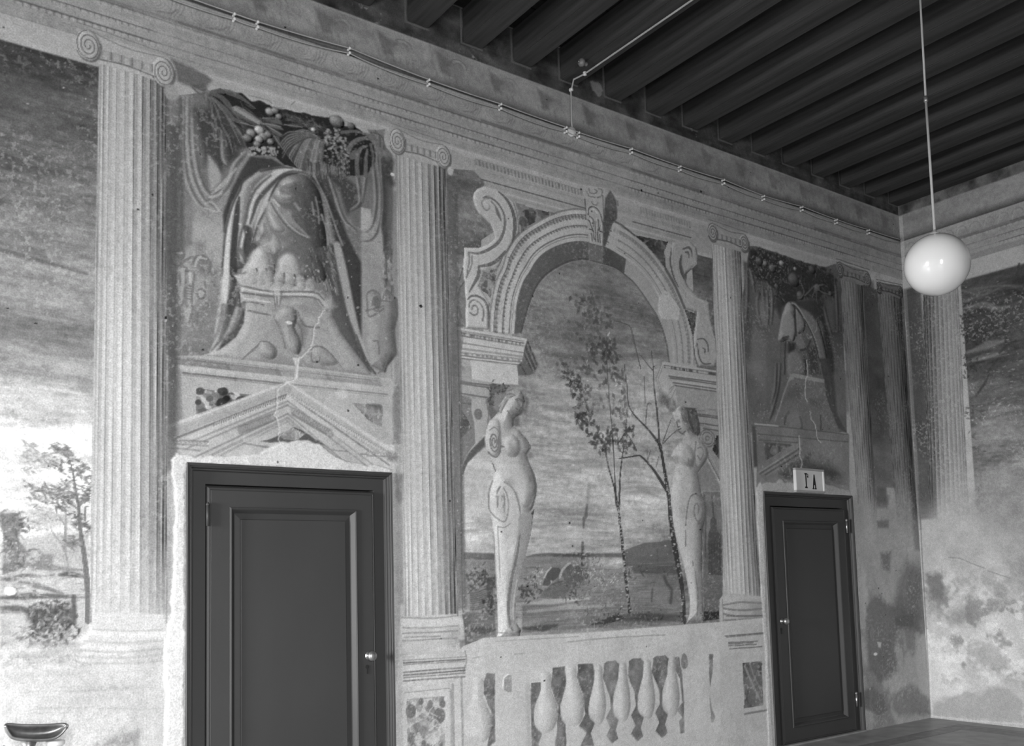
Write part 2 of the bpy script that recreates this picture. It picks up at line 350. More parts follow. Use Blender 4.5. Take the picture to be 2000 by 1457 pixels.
    def mesh(s, name, place, m, kind=None, holes=(), thin=None):
        """split the grid into the wall and its painted parts; every part is a mesh of its own flush with the wall"""
        X, Z = s.X, s.Z; nx, nz = len(X), len(Z)
        lf = s.L[:-1, :-1].copy(); xc = (X[1:] + X[:-1]) / 2; zc = (Z[1:] + Z[:-1]) / 2
        for (x0, x1, z0, z1) in holes: lf[np.ix_((zc > z0) & (zc < z1), (xc > x0) & (xc < x1))] = -1
        tone = np.clip(s.C, .02, 1.05); refl = (tone ** 2.2 * .93).astype(np.float32).ravel()
        co = place(np.broadcast_to(X[None, :], (nz, nx)).ravel(), np.broadcast_to(Z[:, None], (nz, nx)).ravel(), s.H.ravel())
        objs = {}
        for i in s.parts:
            jj, ii = np.nonzero(lf == i)
            if not len(jj): continue
            q = np.stack([jj * nx + ii, jj * nx + ii + 1, (jj + 1) * nx + ii + 1, (jj + 1) * nx + ii], 1)
            uq, inv = np.unique(q.ravel(), return_inverse=True)
            nm, lb, pa = (name, None, None) if i == 0 else s.parts[i]
            me = bpy.data.meshes.new(nm); nf = len(jj); me.vertices.add(len(uq)); me.vertices.foreach_set('co', co[uq].astype(np.float32).ravel())
            me.loops.add(nf * 4); me.loops.foreach_set('vertex_index', inv.astype(np.int32).ravel())
            me.polygons.add(nf); me.polygons.foreach_set('loop_start', (np.arange(nf) * 4).astype(np.int32))
            try: me.polygons.foreach_set('loop_total', np.full(nf, 4, np.int32))
            except Exception: pass
            me.update(calc_edges=True); me.polygons.foreach_set('use_smooth', np.ones(nf, bool))
            at = me.attributes.new('pigment', 'FLOAT', 'POINT'); at.data.foreach_set('value', refl[uq])
            objs[i] = link(nm, me, m, parent=objs.get(pa) if i else None, label=lb, kind=kind if i == 0 else None)
        return objs
# ------------------------------------------------------------------ the fresco of the long wall
D1 = (1.507, 2.745, 2.101); D2 = (6.234, 7.480, 2.104)           # door openings: x0, x1, head
def graded(x0, x1, s0, s1):
    out = [x0]
    while out[-1] < x1: out.append(out[-1] + s0 + (s1 - s0) * (out[-1] - x0) / (x1 - x0))
    return out
gx = np.array(list(np.arange(XW, .42, .06)) + graded(.45, XR, .0048, .0125)[:-1] + [XR])
gz = np.array(list(np.arange(0, .6, .0085)) + list(np.arange(.605, 5.0, .0052)) + list(np.arange(5.005, ZC, .009)) + [ZC])
for v_ in (D1[0], D1[1], D2[0], D2[1]): gx[np.argmin(abs(gx - v_))] = v_
gz[np.argmin(abs(gz - 2.102))] = 2.102
c = Canvas(gx, gz, .78, wl)
# crops of the photograph on which control points were measured: origin and scale
A = (400, 300, .17017); B = (320, 160, .235); Cc = (320, 480, .235); Dd = (320, 680, .235); E_ = (900, 740, .17839); Fh = (900, 940, .21951)
G = (1270, 690, .1854); H_ = (1270, 930, .21277); I_ = (880, 330, .16); J = (880, 500, .16); K = (1130, 340, .15098); L_ = (1230, 500, .20597)
N_ = (1080, 560, .21959); O_ = (1080, 860, .24715); Q = (770, 1200, .18); R_ = (1110, 1200, .21); S_ = (1440, 470, .17843); U_ = (1440, 700, .18532)
Y_ = (0, 840, .31596); ZZ = (890, 1060, .13039); PXL = (0, 0, 1.0); Z2 = (650, 0, .35); Z5 = (650, 470, .35); Z8 = (650, 947, .35); Z9 = (1300, 947, .35); Z1 = (0, 0, .35)

# parts of the painted wall
p_strip = c.part('plaster_band', 'dark stained plaster band between the beam ends')
p_frieze = c.part('painted_frieze', 'painted frieze with rosettes just under the beams')
p_corn = c.part('painted_cornice', 'painted mouldings with bead rows and scrolls')
p_land = c.part('painted_landscape', 'painted cloudy sky and landscape left of the first column')
p_view = c.part('painted_landscape', 'painted landscape seen through the arch')
p_nich = c.part('painted_niche', 'painted niche with hanging cloth above the near door')
p_nich2 = c.part('painted_niche', 'dark painted niche above the far door')
p_side = c.part('painted_sky_strip', 'painted strip of sky between the last two columns')
COLS = []
for lb in ('widest painted fluted column, left of the near door', 'painted fluted column right of the near door', 'painted fluted column left of the far door',
           'painted fluted column right of the far door', 'dim painted fluted column at the room corner'):
    k = c.part('painted_column', lb); COLS.append((k, c.part('painted_capital', None, k), c.part('painted_base', None, k)))
p_tree0 = c.part('painted_tree', 'painted windswept tree beside the first column', p_land)
p_tower = c.part('painted_ruin', 'painted ruined tower', p_land)
p_bush = c.part('painted_bush', 'dark painted bush', p_land)
p_garl = c.part('painted_garland', 'painted garland of leaves and corn above the draped torso', p_nich)
p_cloth = c.part('painted_drapery', 'painted pale cloak falling from the torso', p_nich)
p_torso = c.part('painted_torso', 'painted headless stone torso with clawed feet', p_nich)
p_plin = c.part('painted_plinth', 'painted curved plinth under the torso', p_nich)
p_urn = c.part('painted_urn', 'painted pale urn at the right of the niche', p_nich)
p_troph = c.part('painted_trophy', 'painted scroll ornament at the left of the niche', p_nich)
p_ent1 = c.part('painted_entablature', 'painted ledge above the near pediment'); p_ped1 = c.part('painted_pediment', 'painted pediment above the near door')
p_ent2 = c.part('painted_entablature', 'worn painted ledge above the far pediment'); p_ped2 = c.part('painted_pediment', 'worn painted pediment above the far door')
p_br1 = c.part('painted_marble_panel', 'speckled painted marble beside the near pediment', p_ent1)
p_cloth2 = c.part('painted_drapery', None, p_nich2); p_torso2 = c.part('painted_torso', None, p_nich2); p_plin2 = c.part('painted_plinth', None, p_nich2); p_garl2 = c.part('painted_garland', None, p_nich2)
p_arch = c.part('painted_arch', 'painted moulded arch'); p_soff = c.part('painted_soffit', 'shaded painted underside of the arch', p_arch); p_key = c.part('painted_keystone', 'painted keystone with acanthus leaf', p_arch)
p_sp1 = c.part('painted_marble_panel', None, p_arch); p_sp2 = c.part('painted_marble_panel', None, p_arch)
p_scr1 = c.part('painted_scroll', 'painted double scroll left of the arch'); p_scr2 = c.part('painted_scroll', 'painted double scroll right of the arch')
p_imp1 = c.part('painted_impost', 'painted impost block above the left herm'); p_imp2 = c.part('painted_impost', 'painted impost block above the right herm')
p_bk1 = c.part('painted_bracket', 'painted small bracket left of the left herm'); p_bk2 = c.part('painted_bracket', 'painted small bracket right of the right herm')
p_herm1 = c.part('painted_herm', 'painted female herm on a tapering pillar, left of the view'); p_herm2 = c.part('painted_herm', 'painted female herm on a tapering pillar, right of the view')
p_tr1 = c.part('painted_tree', 'painted slender leafy tree in the middle of the view', p_view); p_tr2 = c.part('painted_tree', 'painted dark bare tree beside the right herm', p_view)
p_hill = c.part('painted_hill', None, p_view); p_spire = c.part('painted_spire', 'painted church spire', p_view)
p_rail = c.part('painted_balustrade', 'painted balustrade below the arch'); p_pd1 = c.part('painted_pedestal', 'painted pedestal right of the near door'); p_pd2 = c.part('painted_pedestal', 'painted pedestal left of the far door')
p_mp1 = c.part('painted_marble_panel', 'veined painted marble panel', p_pd1); p_mp2 = c.part('painted_marble_panel', 'veined painted marble panel', p_pd2)
p_patch1 = c.part('bare_plaster', 'bare pale plaster around the near door'); p_patch2 = c.part('bare_plaster', 'bare plaster around the far door')
p_mend = c.part('plaster_mend', 'pale plaster mend on the arch', p_arch); p_mend2 = c.part('plaster_mend', 'small white mend in the landscape', p_land)

Xg, Zg = c.X, c.Z
# --- general mottling of the stone-coloured ground
c.C *= (1 + .22 * (fbm(Xg, Zg, 1.7, 1.7, 5, 0) - .5) + .10 * (fbm(Xg, Zg, 14, 14, 3, 2) - .5)).astype(np.float32)

# --- sky left of the first column
def sky(stops, streak=.35, k=1, sx=1.1, sz=13):
    zs, ts = zip(*stops)
    def f(X, Z):
        base = np.interp(Z, zs, ts)[:, None]; n = fbm(X, Z, sx * 1.5, sz * .8, 5, k) - .5; n2 = fbm(X, Z, 9, 55, 4, k + 2) - .5; n3 = fbm(X, Z, 1.6, 3.0, 4, k + 1) - .5; n4 = fbm(X, Z, 30, 45, 3, k + 3) - .5
        return (base * (1 + streak * n * 1.2 + .26 * n2 + .5 * n3 + .26 * n4)).astype(np.float32)
    return f
c.band(XW, 1.05, 1.06, 4.16, sky([(1.1, .80), (1.7, .90), (2.2, .90), (2.35, .76), (2.5, .60), (2.75, .54), (3.0, .54), (3.3, .50), (3.7, .44), (4.15, .40)], .45), 1, .01, p_land)
for (x0, z0, x1, z1, wd, v, a) in ((.5, 3.95, 1.0, 3.88, .05, .36, .4), (.5, 3.62, 1.0, 3.55, .05, .36, .5), (.5, 3.30, 1.02, 3.36, .06, .58, .4), (.55, 3.12, 1.0, 3.05, .035, .40, .55), (.45, 2.98, .98, 2.90, .07, .66, .4), (.5, 2.80, 1.02, 2.78, .03, .46, .45), (.5, 2.70, 1.03, 2.66, .02, .47, .4),
                               (.5, 2.60, 1.0, 2.55, .05, .74, .5), (.5, 2.53, 1.03, 2.50, .03, .50, .5), (.7, 2.47, 1.03, 2.44, .03, .55, .45), (.5, 2.42, 1.03, 2.36, .04, .80, .6), (.5, 2.30, 1.03, 2.30, .05, .72, .4)):
    for q in range(5):
        dz = RNG.normal(0, .02); xa = x0 + RNG.uniform(-.1, .25); c.line(None, [(xa, z0 + dz), ((xa + x1) / 2, (z0 + z1) / 2 + dz + RNG.normal(0, .006)), (x1, z1 + dz)], [wd * .2, wd * .5, wd * .2], v, a * .6, .015)
c.line(PXL, [(60, 640), (160, 690), (182, 690)], .03, .5, .4, .03); c.line(PXL, [(0, 660), (90, 690), (178, 700)], [.01, .02, .01], .5, .5, .015)
# landscape at the left
c.poly(Y_, [(120, 670), (250, 655), (400, 645), (548, 640), (548, 905), (0, 900), (0, 700)], .66, .75, .02)
c.poly(Y_, [(0, 900), (150, 880), (300, 880), (548, 900), (548, 1240), (480, 1290), (330, 1300), (0, 1330)], .70, .8, .02)
c.poly(Y_, [(0, 510), (60, 515), (110, 520), (140, 545), (150, 590), (125, 620), (120, 690), (155, 730), (160, 800), (150, 850), (20, 890), (22, 640), (0, 580)], .46, .9, .01, p_tower, rough=.006)
c.leaves(Y_, [(120, 560), (110, 610), (60, 560), (130, 760), (140, 800), (50, 700)], 16, .035, .42, .035, None, .7, p_tower); c.leaves(Y_, [(90, 580), (40, 640), (100, 680), (60, 780)], 8, .02, .72, .03, None, .6)
c.poly(Y_, [(230, 740), (260, 770), (280, 770), (325, 775), (325, 870), (200, 870), (160, 830), (230, 820)], .50, .8, .015, rough=.008)
for pts, wd, v in (([(0, 920), (60, 920), (150, 905), (240, 895)], .02, .42), ([(120, 940), (230, 960), (300, 985), (390, 1005)], .02, .42), ([(370, 895), (450, 895), (545, 915)], .028, .34), ([(0, 1040), (130, 1025), (280, 1025), (460, 1033)], .03, .34), ([(300, 1030), (545, 1035)], .015, .45), ([(0, 1100), (90, 1100), (160, 1115), (180, 1150)], .028, .36), ([(0, 1128), (120, 1128)], .012, .45), ([(0, 860), (20, 858)], .01, .4), ([(160, 830), (350, 850), (520, 870)], .02, .5), ([(190, 905), (330, 900)], .02, .5)):
    for q in range(3): c.line(Y_, [(x + RNG.normal(0, 3), y + RNG.normal(0, 5)) for x, y in pts], [wd * .3, wd, wd * .7, wd * .2], v, .55, .012, smooth=4)
for q in range(140):
    x = RNG.uniform(0, 540); y = RNG.uniform(885, 1080); c.line(Y_, [(x, y), (x + RNG.uniform(15, 70), y + RNG.normal(2, 6))], [.003, .012, .003], RNG.choice([.42, .5, .85, .9, .6]), .5, .008)
c.poly(Y_, [(150, 1110), (220, 1095), (300, 1110), (330, 1090), (430, 1080), (465, 1110), (468, 1180), (430, 1230), (400, 1290), (300, 1290), (230, 1270), (190, 1210)], .36, .85, .03, p_bush, rough=.015)
c.leaves(Y_, [(RNG.uniform(170, 460), RNG.uniform(1095, 1285)) for _ in range(26)], 7, .035, .30, .03, None, .7, p_bush); c.leaves(Y_, [(RNG.uniform(190, 470), RNG.uniform(1130, 1300)) for _ in range(22)], 6, .028, .66, .03, None, .6)
c.line(Y_, [(455, 1030), (460, 1190)], .02, .34, .8, .01); c.line(Y_, [(410, 1100), (412, 1190)], .012, .34, .6, .01)
c.poly(Y_, [(0, 1140), (130, 1130), (190, 1230), (180, 1285), (0, 1285)], .74, .6, .02); c.poly(Y_, [(0, 1160), (60, 1180), (80, 1260), (0, 1270)], .62, .5, .02)
c.poly(Y_, [(0, 1310), (60, 1305), (30, 1330), (0, 1350)], .5, .6, .015); c.line(Y_, [(190, 1315), (280, 1320), (460, 1318)], .012, .55, .7, .012); c.line(Y_, [(180, 1340), (330, 1350), (480, 1340)], .04, .68, .5, .03)
for q in range(60):
    x = RNG.uniform(60, 470); y = RNG.uniform(1385, 1450); c.line(Y_, [(x, y), (x + RNG.uniform(-12, 18), y + RNG.uniform(3, 14))], [.002, .012, .003], RNG.choice([.45, .55, .65]), .6, .006)
# the windswept tree
tr = p_tree0
c.lines(Y_, [[(545, 1180), (540, 960), (528, 830), (510, 700), (495, 600), (487, 480), (470, 380), (455, 290), (440, 220), (420, 170)]], [.030, .026, .024, .02, .018, .014, .011, .009, .006, .004], .42, a=.9, lab=tr, smooth=4)
c.lines(Y_, [[(430, 890), (420, 830), (405, 760), (370, 690), (330, 640), (310, 590)], [(405, 750), (403, 650), (405, 600), (370, 540), (345, 500)], [(405, 640), (408, 520), (400, 480)]], [.013, .010, .008, .004], .58, a=.8, lab=tr, smooth=4)
c.lines(Y_, [[(487, 490), (440, 460), (390, 430), (350, 420)], [(485, 480), (510, 440), (540, 420)], [(495, 610), (520, 580), (550, 560)], [(525, 560), (528, 480), (550, 470)], [(470, 390), (430, 385), (370, 395)], [(510, 690), (470, 680), (420, 700)]], [.012, .009, .004], .45, a=.8, lab=tr, smooth=3)
for (pts, n, v) in (([(330, 105), (360, 115), (400, 118), (430, 125), (380, 135), (415, 150), (455, 160), (345, 130)], 9, .50), ([(150, 70), (175, 100), (195, 115), (225, 100), (150, 160), (180, 165), (215, 150), (245, 170), (270, 150), (290, 180), (240, 200), (280, 205), (310, 200), (320, 175), (170, 240), (200, 255), (240, 240)], 8, .68),
                   ([(360, 215), (400, 225), (440, 235), (490, 240), (530, 240), (380, 260), (415, 300), (520, 220), (530, 290), (500, 275), (540, 330)], 9, .47), ([(190, 365), (230, 370), (280, 365), (310, 375), (360, 360), (400, 350), (450, 350), (220, 430), (260, 430), (290, 380), (340, 390), (380, 400), (430, 385), (460, 390)], 10, .50),
                   ([(350, 420), (390, 430), (440, 425), (480, 435), (520, 415), (545, 395), (370, 470), (410, 465), (540, 380)], 11, .42), ([(230, 500), (270, 505), (310, 520), (340, 545), (250, 580), (290, 570), (220, 610), (330, 560), (260, 610)], 9, .70), ([(470, 545), (500, 560), (530, 585), (545, 600), (470, 590)], 9, .42), ([(430, 660), (460, 680), (480, 700), (450, 710), (400, 710), (440, 690)], 8, .48)):
    c.leaves(Y_, pts, n, .030, v, .014, -.35, .8, tr, .35)
c.poly(Y_, [(35, 975), (70, 967), (100, 980), (104, 1000), (90, 1018), (60, 1022), (35, 1005)], .98, 1, .004, p_mend2, h=.003)
# ground below the landscape: pale washed-out ledge
for (y, v, a) in ((1283, .70, .35), (1292, .66, .3), (1300, .72, .3), (1318, .72, .3), (1345, .70, .35), (1352, .66, .45), (1385, .70, .4), (1393, .66, .4)):
    for q in range(7):
        x = RNG.uniform(0, 260); c.line(PXL, [(x, y + RNG.normal(0, 3) - x * .045 + 4), (x + RNG.uniform(30, 120), y + RNG.normal(0, 1.5) - x * .045)], [.002, .008, .002], v * .9, a, .008)
c.poly(PXL, [(215, 1440), (240, 1428), (262, 1428), (272, 1426), (273, 1457), (190, 1457)], .45, .5, .03, rough=.02)

# --- entablature right across the wall
def cornice(c, x0, x1, lab_c, lab_f, lab_s, k=1.0):
    c.band(x0, x1, 4.96, ZC, lambda X, Z: (.33 + .30 * (fbm(X, Z, 9, 9, 5, 1) - .5) + .16 * (fbm(X, Z, 3, 18, 3, 3) - .5)).astype(np.float32), 1, .012, lab_s)
    c.band(x0, x1, 4.695, 4.96, lambda X, Z: (.655 * k * (1 + .28 * (fbm(X, Z, 3, 8, 5, 2) - .5) + .16 * (fbm(X, Z, 25, 25, 2, 4) - .5))).astype(np.float32), 1, .006, lab_f)
    c.band(x0, x1, 4.30, 4.695, lambda X, Z: (.70 * k * (1 + .18 * (fbm(X, Z, 2, 14, 5, 3) - .5) + .10 * (fbm(X, Z, 25, 25, 2, 1) - .5))).astype(np.float32), 1, .006, lab_c)
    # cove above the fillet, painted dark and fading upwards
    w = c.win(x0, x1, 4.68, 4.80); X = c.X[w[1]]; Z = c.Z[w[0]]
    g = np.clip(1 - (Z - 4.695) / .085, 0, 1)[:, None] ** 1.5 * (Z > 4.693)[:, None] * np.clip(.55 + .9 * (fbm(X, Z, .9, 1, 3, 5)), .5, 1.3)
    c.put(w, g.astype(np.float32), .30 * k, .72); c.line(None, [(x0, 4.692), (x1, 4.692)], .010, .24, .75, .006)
    for z, wd, v, a in ((4.955, .012, .74, .4), (4.685, .012, .78, .35), (4.548, .016, .40, .5), (4.532, .008, .36, .4), (4.515, .008, .8, .35), (4.452, .006, .46, .5), (4.392, .006, .46, .5), (4.345, .006, .55, .3), (4.302, .006, .55, .35)):
        for q in range(int((x1 - x0) / .5)):
            xa = x0 + (q + RNG.uniform(-.3, .3)) * .5; c.line(None, [(max(xa, x0), z + RNG.normal(0, .0015)), (min(xa + RNG.uniform(.5, .9), x1), z + RNG.normal(0, .0015))], wd, v * k, a * RNG.uniform(.35, 1), .006)
    c.band(x0, x1, 4.665, 4.69, .78 * k, .3, .01); c.band(x0, x1, 4.545, 4.575, .5 * k, .25, .02)
    c.beads(x0, x1, 4.443, .034, .016, .42 * k, .80 * k, .75); c.beads(x0, x1, 4.380, .036, .022, .40 * k, .82 * k, .85); c.beads(x0, x1, 4.522, .055, .024, .44 * k, .80 * k, .6)
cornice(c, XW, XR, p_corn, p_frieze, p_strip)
# rosette blocks of the frieze
x = .62
while x < 8.5:
    s_ = .74 if x < 4.6 else .8
    c.poly(None, [(x - .05, 4.925), (x + .02, 4.905), (x + .10, 4.875), (x + .05, 4.84), (x + .06, 4.79), (x - .01, 4.785), (x - .03, 4.85)], .44, .62 if x < 5 else .45, .025, rough=.014)
    for r in (.055, .04, .022): 
        t = np.linspace(RNG.uniform(-.5, .5), RNG.uniform(2, 3.2), 9); c.line(None, np.c_[x + .13 + r * 1.2 * np.cos(t), 4.875 + r * .8 * np.sin(t)], .008, .46 if r != .04 else .78, (.6 if x < 4.0 else .2) * RNG.uniform(.4, 1), .006)
    c.poly(None, [(x + .04, 4.91), (x + .17, 4.905), (x + .17, 4.82), (x + .04, 4.81)], .54, .35, .03, rough=.02)
    for q in range(6): c.line(None, [(x - .05 + q * .05, 4.80 + RNG.normal(0, .004)), (x - .04 + q * .05, 4.755)], .008, .48, .4, .008)
    x += .425
# running scrolls (wave) of the cornice
x = .75
while x < 8.4:
    f = 1.0 if x < 5.2 else .45
    for r in (.055, .040, .026, .013):
        t = np.linspace(math.pi * RNG.uniform(.7, 1.0), math.pi * RNG.uniform(1.9, 2.35), 14); c.line(None, np.c_[x + r * 1.5 * np.cos(t), 4.625 + r * np.sin(t)], .007, .52, .45 * f * RNG.uniform(.5, 1), .005)
    for q in range(4): c.line(None, [(x + .10 + q * .022, 4.665 - q * .004), (x + .095 + q * .02, 4.615), (x + .075 + q * .018, 4.575)], .007, .50, .45 * f, .005, smooth=3)
    c.line(None, [(x + .02, 4.572), (x + .09, 4.585), (x + .13, 4.62)], .010, .46, .4 * f, .008)
    x += .285
# old damage along the band under the beams
for (x0, x1) in ((2.45, 2.75), (3.3, 3.45), (5.55, 5.68)):
    c.flakes(x0, x1, 4.965, 5.06, 1400, (.004, .012), .62, .8)
c.poly(PXL, [(1152, 155), (1172, 160), (1178, 180), (1170, 190), (1160, 175)], .62, .8, .01, p_strip, rough=.02)

# --- architrave over the niches and the arch bay (pale fascia)
c.band(1.42, 2.82, 4.235, 4.30, .76, .6, .02, p_corn)
for (x0, x1, zt) in ((1.36, 2.86, 4.295), (3.16, 5.79, 4.295), (6.13, 7.5, 4.29)):
    c.line(None, [(x0, zt), (x1, zt)], .028, .86, .45, .02)
    c.line(None, [(x0, zt - .04), (x1, zt - .045)], .02, .70, .3, .02)
# inner entablature of the arch bay
c.band(3.16, 5.80, 4.03, 4.275, lambda X, Z: (.735 * (1 + .16 * (fbm(X, Z, 2, 14, 4, 3) - .5))).astype(np.float32), 1, .006, p_corn)
c.line(None, [(3.30, 4.268), (5.75, 4.272)], .02, .82, .5, .012)
for x0, x1, a in ((3.42, 4.72, .8), (4.95, 5.5, .45)):
    x = x0
    while x < x1:
        c.line(None, [(x, 4.252), (x + .004, 4.222)], .014, .46, a * RNG.uniform(.5, 1), .006); x += .030
    c.line(None, [(x0, 4.262), (x1, 4.258)], .006, .5, .5 * a); c.line(None, [(x0, 4.214), (x1, 4.212)], .008, .85, .4 * a)
c.line(None, [(3.44, 4.129), (4.40, 4.127)], .010, .44, .85, .004); c.beads(3.44, 4.40, 4.120, .030, .014, .45, .82, .7)
c.line(None, [(4.86, 4.126), (5.50, 4.127)], .010, .42, .8, .004); c.beads(4.86, 5.50, 4.119, .030, .014, .45, .82, .6)
for z, v, a in ((4.185, .62, .4), (4.155, .84, .3), (4.10, .62, .3), (4.072, .88, .6), (4.05, .62, .4)): c.line(None, [(3.5, z), (5.55, z + .002)], .010, v, a, .008)

# --- bay 2 sky between column and scrolls (left) and right
sk2 = sky([(1.05, .62), (1.45, .70), (1.62, .80), (1.8, .78), (2.2, .78), (2.6, .73), (2.9, .66), (3.2, .63), (3.6, .58), (4.1, .54)], .35, 2, 1.4, 14)
c.poly(Z2, [(690, 985), (845, 1020), (790, 1100), (905, 1290), (735, 1400), (720, 1457), (655, 1457)], sk2, 1, .004, p_view)
c.band(3.18, 3.45, 2.75, 4.13, sk2, 1, .006, p_view); c.band(5.50, 5.76, 2.9, 4.0, lambda X, Z: sk2(X, Z) * .84, 1, .006, p_view)
c.poly(I_, [(40, 0), (280, 20), (400, 150), (410, 200), (280, 300), (60, 300)], lambda X, Z: sk2(X, Z) * .95, 1, .006, p_view)
c.poly(I_, [(60, 100), (330, 155), (420, 185), (300, 230), (60, 260)], .40, .45, .03); c.poly(I_, [(60, 120), (290, 20), (390, 150), (150, 115)], .58, .6, .02)

# --- the view through the arch
c.poly(PXL, [(905, 660), (1000, 660), (1008, 600), (1040, 540), (1090, 495), (1150, 480), (1200, 485), (1260, 530), (1300, 610), (1310, 720), (1400, 740), (1410, 900), (1411, 1215), (905, 1268)], sk2, 1, .006, p_view)
view = [([(1000, 690), (1100, 640), (1250, 640)], .08, .46, .4), ([(1060, 690), (1150, 700), (1290, 690)], .06, .42, .5), ([(1030, 650), (1160, 660), (1260, 655)], .05, .48, .35), ([(1050, 610), (1120, 605), (1170, 600)], .06, .66, .4), ([(1030, 590), (1100, 585), (1160, 580)], .02, .72, .5), ([(1090, 722), (1150, 728), (1200, 735)], .03, .72, .5),
        ([(1050, 790), (1120, 800), (1240, 800)], .08, .50, .4), ([(1040, 770), (1100, 765), (1180, 770)], .03, .48, .5), ([(1060, 900), (1130, 905), (1300, 910)], .04, .56, .5), ([(1060, 925), (1180, 905), (1300, 940)], .03, .60, .4), ([(910, 1000), (950, 985), (960, 1000)], .12, .85, .5), ([(1050, 985), (1110, 980), (1200, 985)], .04, .82, .6), ([(1080, 1000), (1140, 1003), (1190, 1005)], .03, .52, .6), ([(1050, 1022), (1130, 1018), (1210, 1030)], .03, .55, .55), ([(1040, 1050), (1120, 1048), (1200, 1045)], .05, .88, .7), ([(1190, 1015), (1260, 1010), (1310, 1020)], .04, .80, .5), ([(1200, 960), (1260, 955), (1310, 970)], .05, .56, .5), ([(1220, 1055), (1290, 1050), (1310, 1058)], .04, .84, .5), ([(905, 1030), (940, 1032), (965, 1030)], .02, .60, .5)]
for pts, wd, v, a in view:
    for q in range(6):
        dy = RNG.normal(0, 6); c.line(PXL, [(x + RNG.normal(0, 10), y + dy + RNG.normal(0, 2)) for x, y in pts], [wd * .1, wd * .55, wd * .1], v, a * .55, .02, smooth=3)
for q in range(330):
    x = RNG.uniform(1000, 1300); y = RNG.uniform(560, 1080); l = RNG.uniform(10, 60)
    c.line(PXL, [(x, y), (x + l, y + l * (1065 - y) / 2400)], [.002, .008, .002], RNG.choice([.46, .52, .74, .8, .62]), .4, .008)
# low landscape
c.poly(ZZ, [(120, 140), (580, 160), (590, 265), (120, 250)], .42, .85, .012); c.poly(ZZ, [(1040, 205), (1200, 165), (1420, 150), (1700, 175), (1820, 150), (2000, 160), (2000, 215), (1400, 215), (1050, 230)], .42, .85, .012)
c.poly(ZZ, [(125, 260), (590, 265), (620, 1030), (230, 1040), (125, 900)], .60, .9, .015); c.poly(ZZ, [(1020, 215), (2000, 200), (2000, 900), (900, 900), (940, 560)], .60, .9, .015)
c.poly(O_, [(560, 870), (720, 810), (850, 800), (915, 785), (950, 770), (1000, 900), (980, 975), (560, 1000)], .44, .9, .01, p_hill); c.poly(O_, [(0, 895), (560, 890), (560, 925), (0, 920)], .40, .8, .012)
c.poly(O_, [(560, 1000), (980, 960), (1020, 1300), (600, 1350), (400, 1330), (0, 1300), (0, 1000)], .56, .85, .03); c.poly(O_, [(620, 1000), (700, 975), (980, 965), (1000, 1060), (640, 1050)], .40, .8, .015); c.poly(O_, [(0, 1130), (250, 1140), (0, 1260)], .40, .7, .02)
c.poly(PXL, [(908, 1195), (966, 1190), (968, 1240), (914, 1252)], .50, .9, .01); c.poly(PXL, [(1020, 1180), (1200, 1180), (1340, 1190), (1340, 1213), (1020, 1236)], .52, .9, .01)
for q in range(420):
    x = RNG.uniform(910, 1345); y = RNG.uniform(1100, 1232); l = RNG.uniform(6, 45); c.line(PXL, [(x, y), (x + l, y - l * .04)], [.002, .010, .002], RNG.choice([.34, .42, .5, .74, .8]), .5, .008)
for pts, wd, v in (([(1020, 1178), (1080, 1176), (1150, 1168)], .03, .78), ([(1030, 1196), (1110, 1186), (1200, 1182)], .03, .72), ([(1020, 1215), (1100, 1205), (1180, 1200)], .03, .60), ([(1022, 1228), (1060, 1226), (1090, 1222)], .04, .36), ([(914, 1228), (940, 1232), (966, 1230)], .05, .36), ([(925, 1194), (945, 1192), (965, 1194)], .02, .80), ([(1060, 1172), (1130, 1168)], .02, .8)):
    for q in range(3): c.line(PXL, [(x, y + RNG.normal(0, 2)) for x, y in pts], [wd * .3, wd, wd * .3], v, .5, .012)
for P_, v in (([(920, 1128), (935, 1115), (950, 1122), (940, 1135), (925, 1140), (918, 1150), (945, 1148), (960, 1130)], .36), ([(955, 1165), (962, 1175), (958, 1190), (952, 1185)], .34), ([(1020, 1155), (1030, 1160), (1045, 1158), (1025, 1148)], .34), ([(1110, 1135), (1120, 1125), (1130, 1135), (1140, 1130), (1135, 1120)], .36), ([(1230, 1115), (1300, 1120), (1255, 1118)], .38)):
    c.leaves(PXL, P_, 10, .04, v, .025, None, .7)
c.poly(ZZ, [(210, 740), (400, 700), (500, 740), (540, 1020), (230, 1030)], .52, .8, .02)
for q in range(9): c.line(ZZ, [(220, 760 + q * 30), (330, 740 + q * 32), (450, 690 + q * 34)], .007, .40, .6, .005, smooth=4)
c.poly(ZZ, [(395, 850), (435, 855), (440, 900), (420, 925), (395, 900)], .28, .9, .008); c.poly(ZZ, [(450, 540), (590, 500), (600, 640), (560, 660), (550, 940), (600, 1010), (490, 1020), (470, 700)], .36, .8, .012, rough=.01)
c.poly(ZZ, [(1330, 540), (1380, 430), (1440, 370), (1540, 370), (1580, 400), (1530, 520), (1380, 650), (1300, 640)], .38, .9, .008, rough=.006); c.line(ZZ, [(1320, 530), (1370, 430), (1430, 375)], .012, .82, .8)
c.poly(ZZ, [(1590, 470), (1640, 380), (1700, 310), (1730, 310), (1735, 350), (1850, 350), (1930, 420), (1920, 600), (1700, 640), (1620, 560)], .44, .9, .01, rough=.006); c.line(ZZ, [(1560, 520), (1590, 420), (1650, 350), (1710, 305)], .018, .80, .8)
c.poly(ZZ, [(1330, 700), (1520, 550), (1640, 640), (1650, 800), (1500, 830), (1250, 820)], .48, .8, .015)
for q in range(8): c.line(ZZ, [(1350 + q * 30, 720 - q * 10), (1420 + q * 25, 640 - q * 10), (1520 + q * 15, 580)], .006, .36, .5, .005)
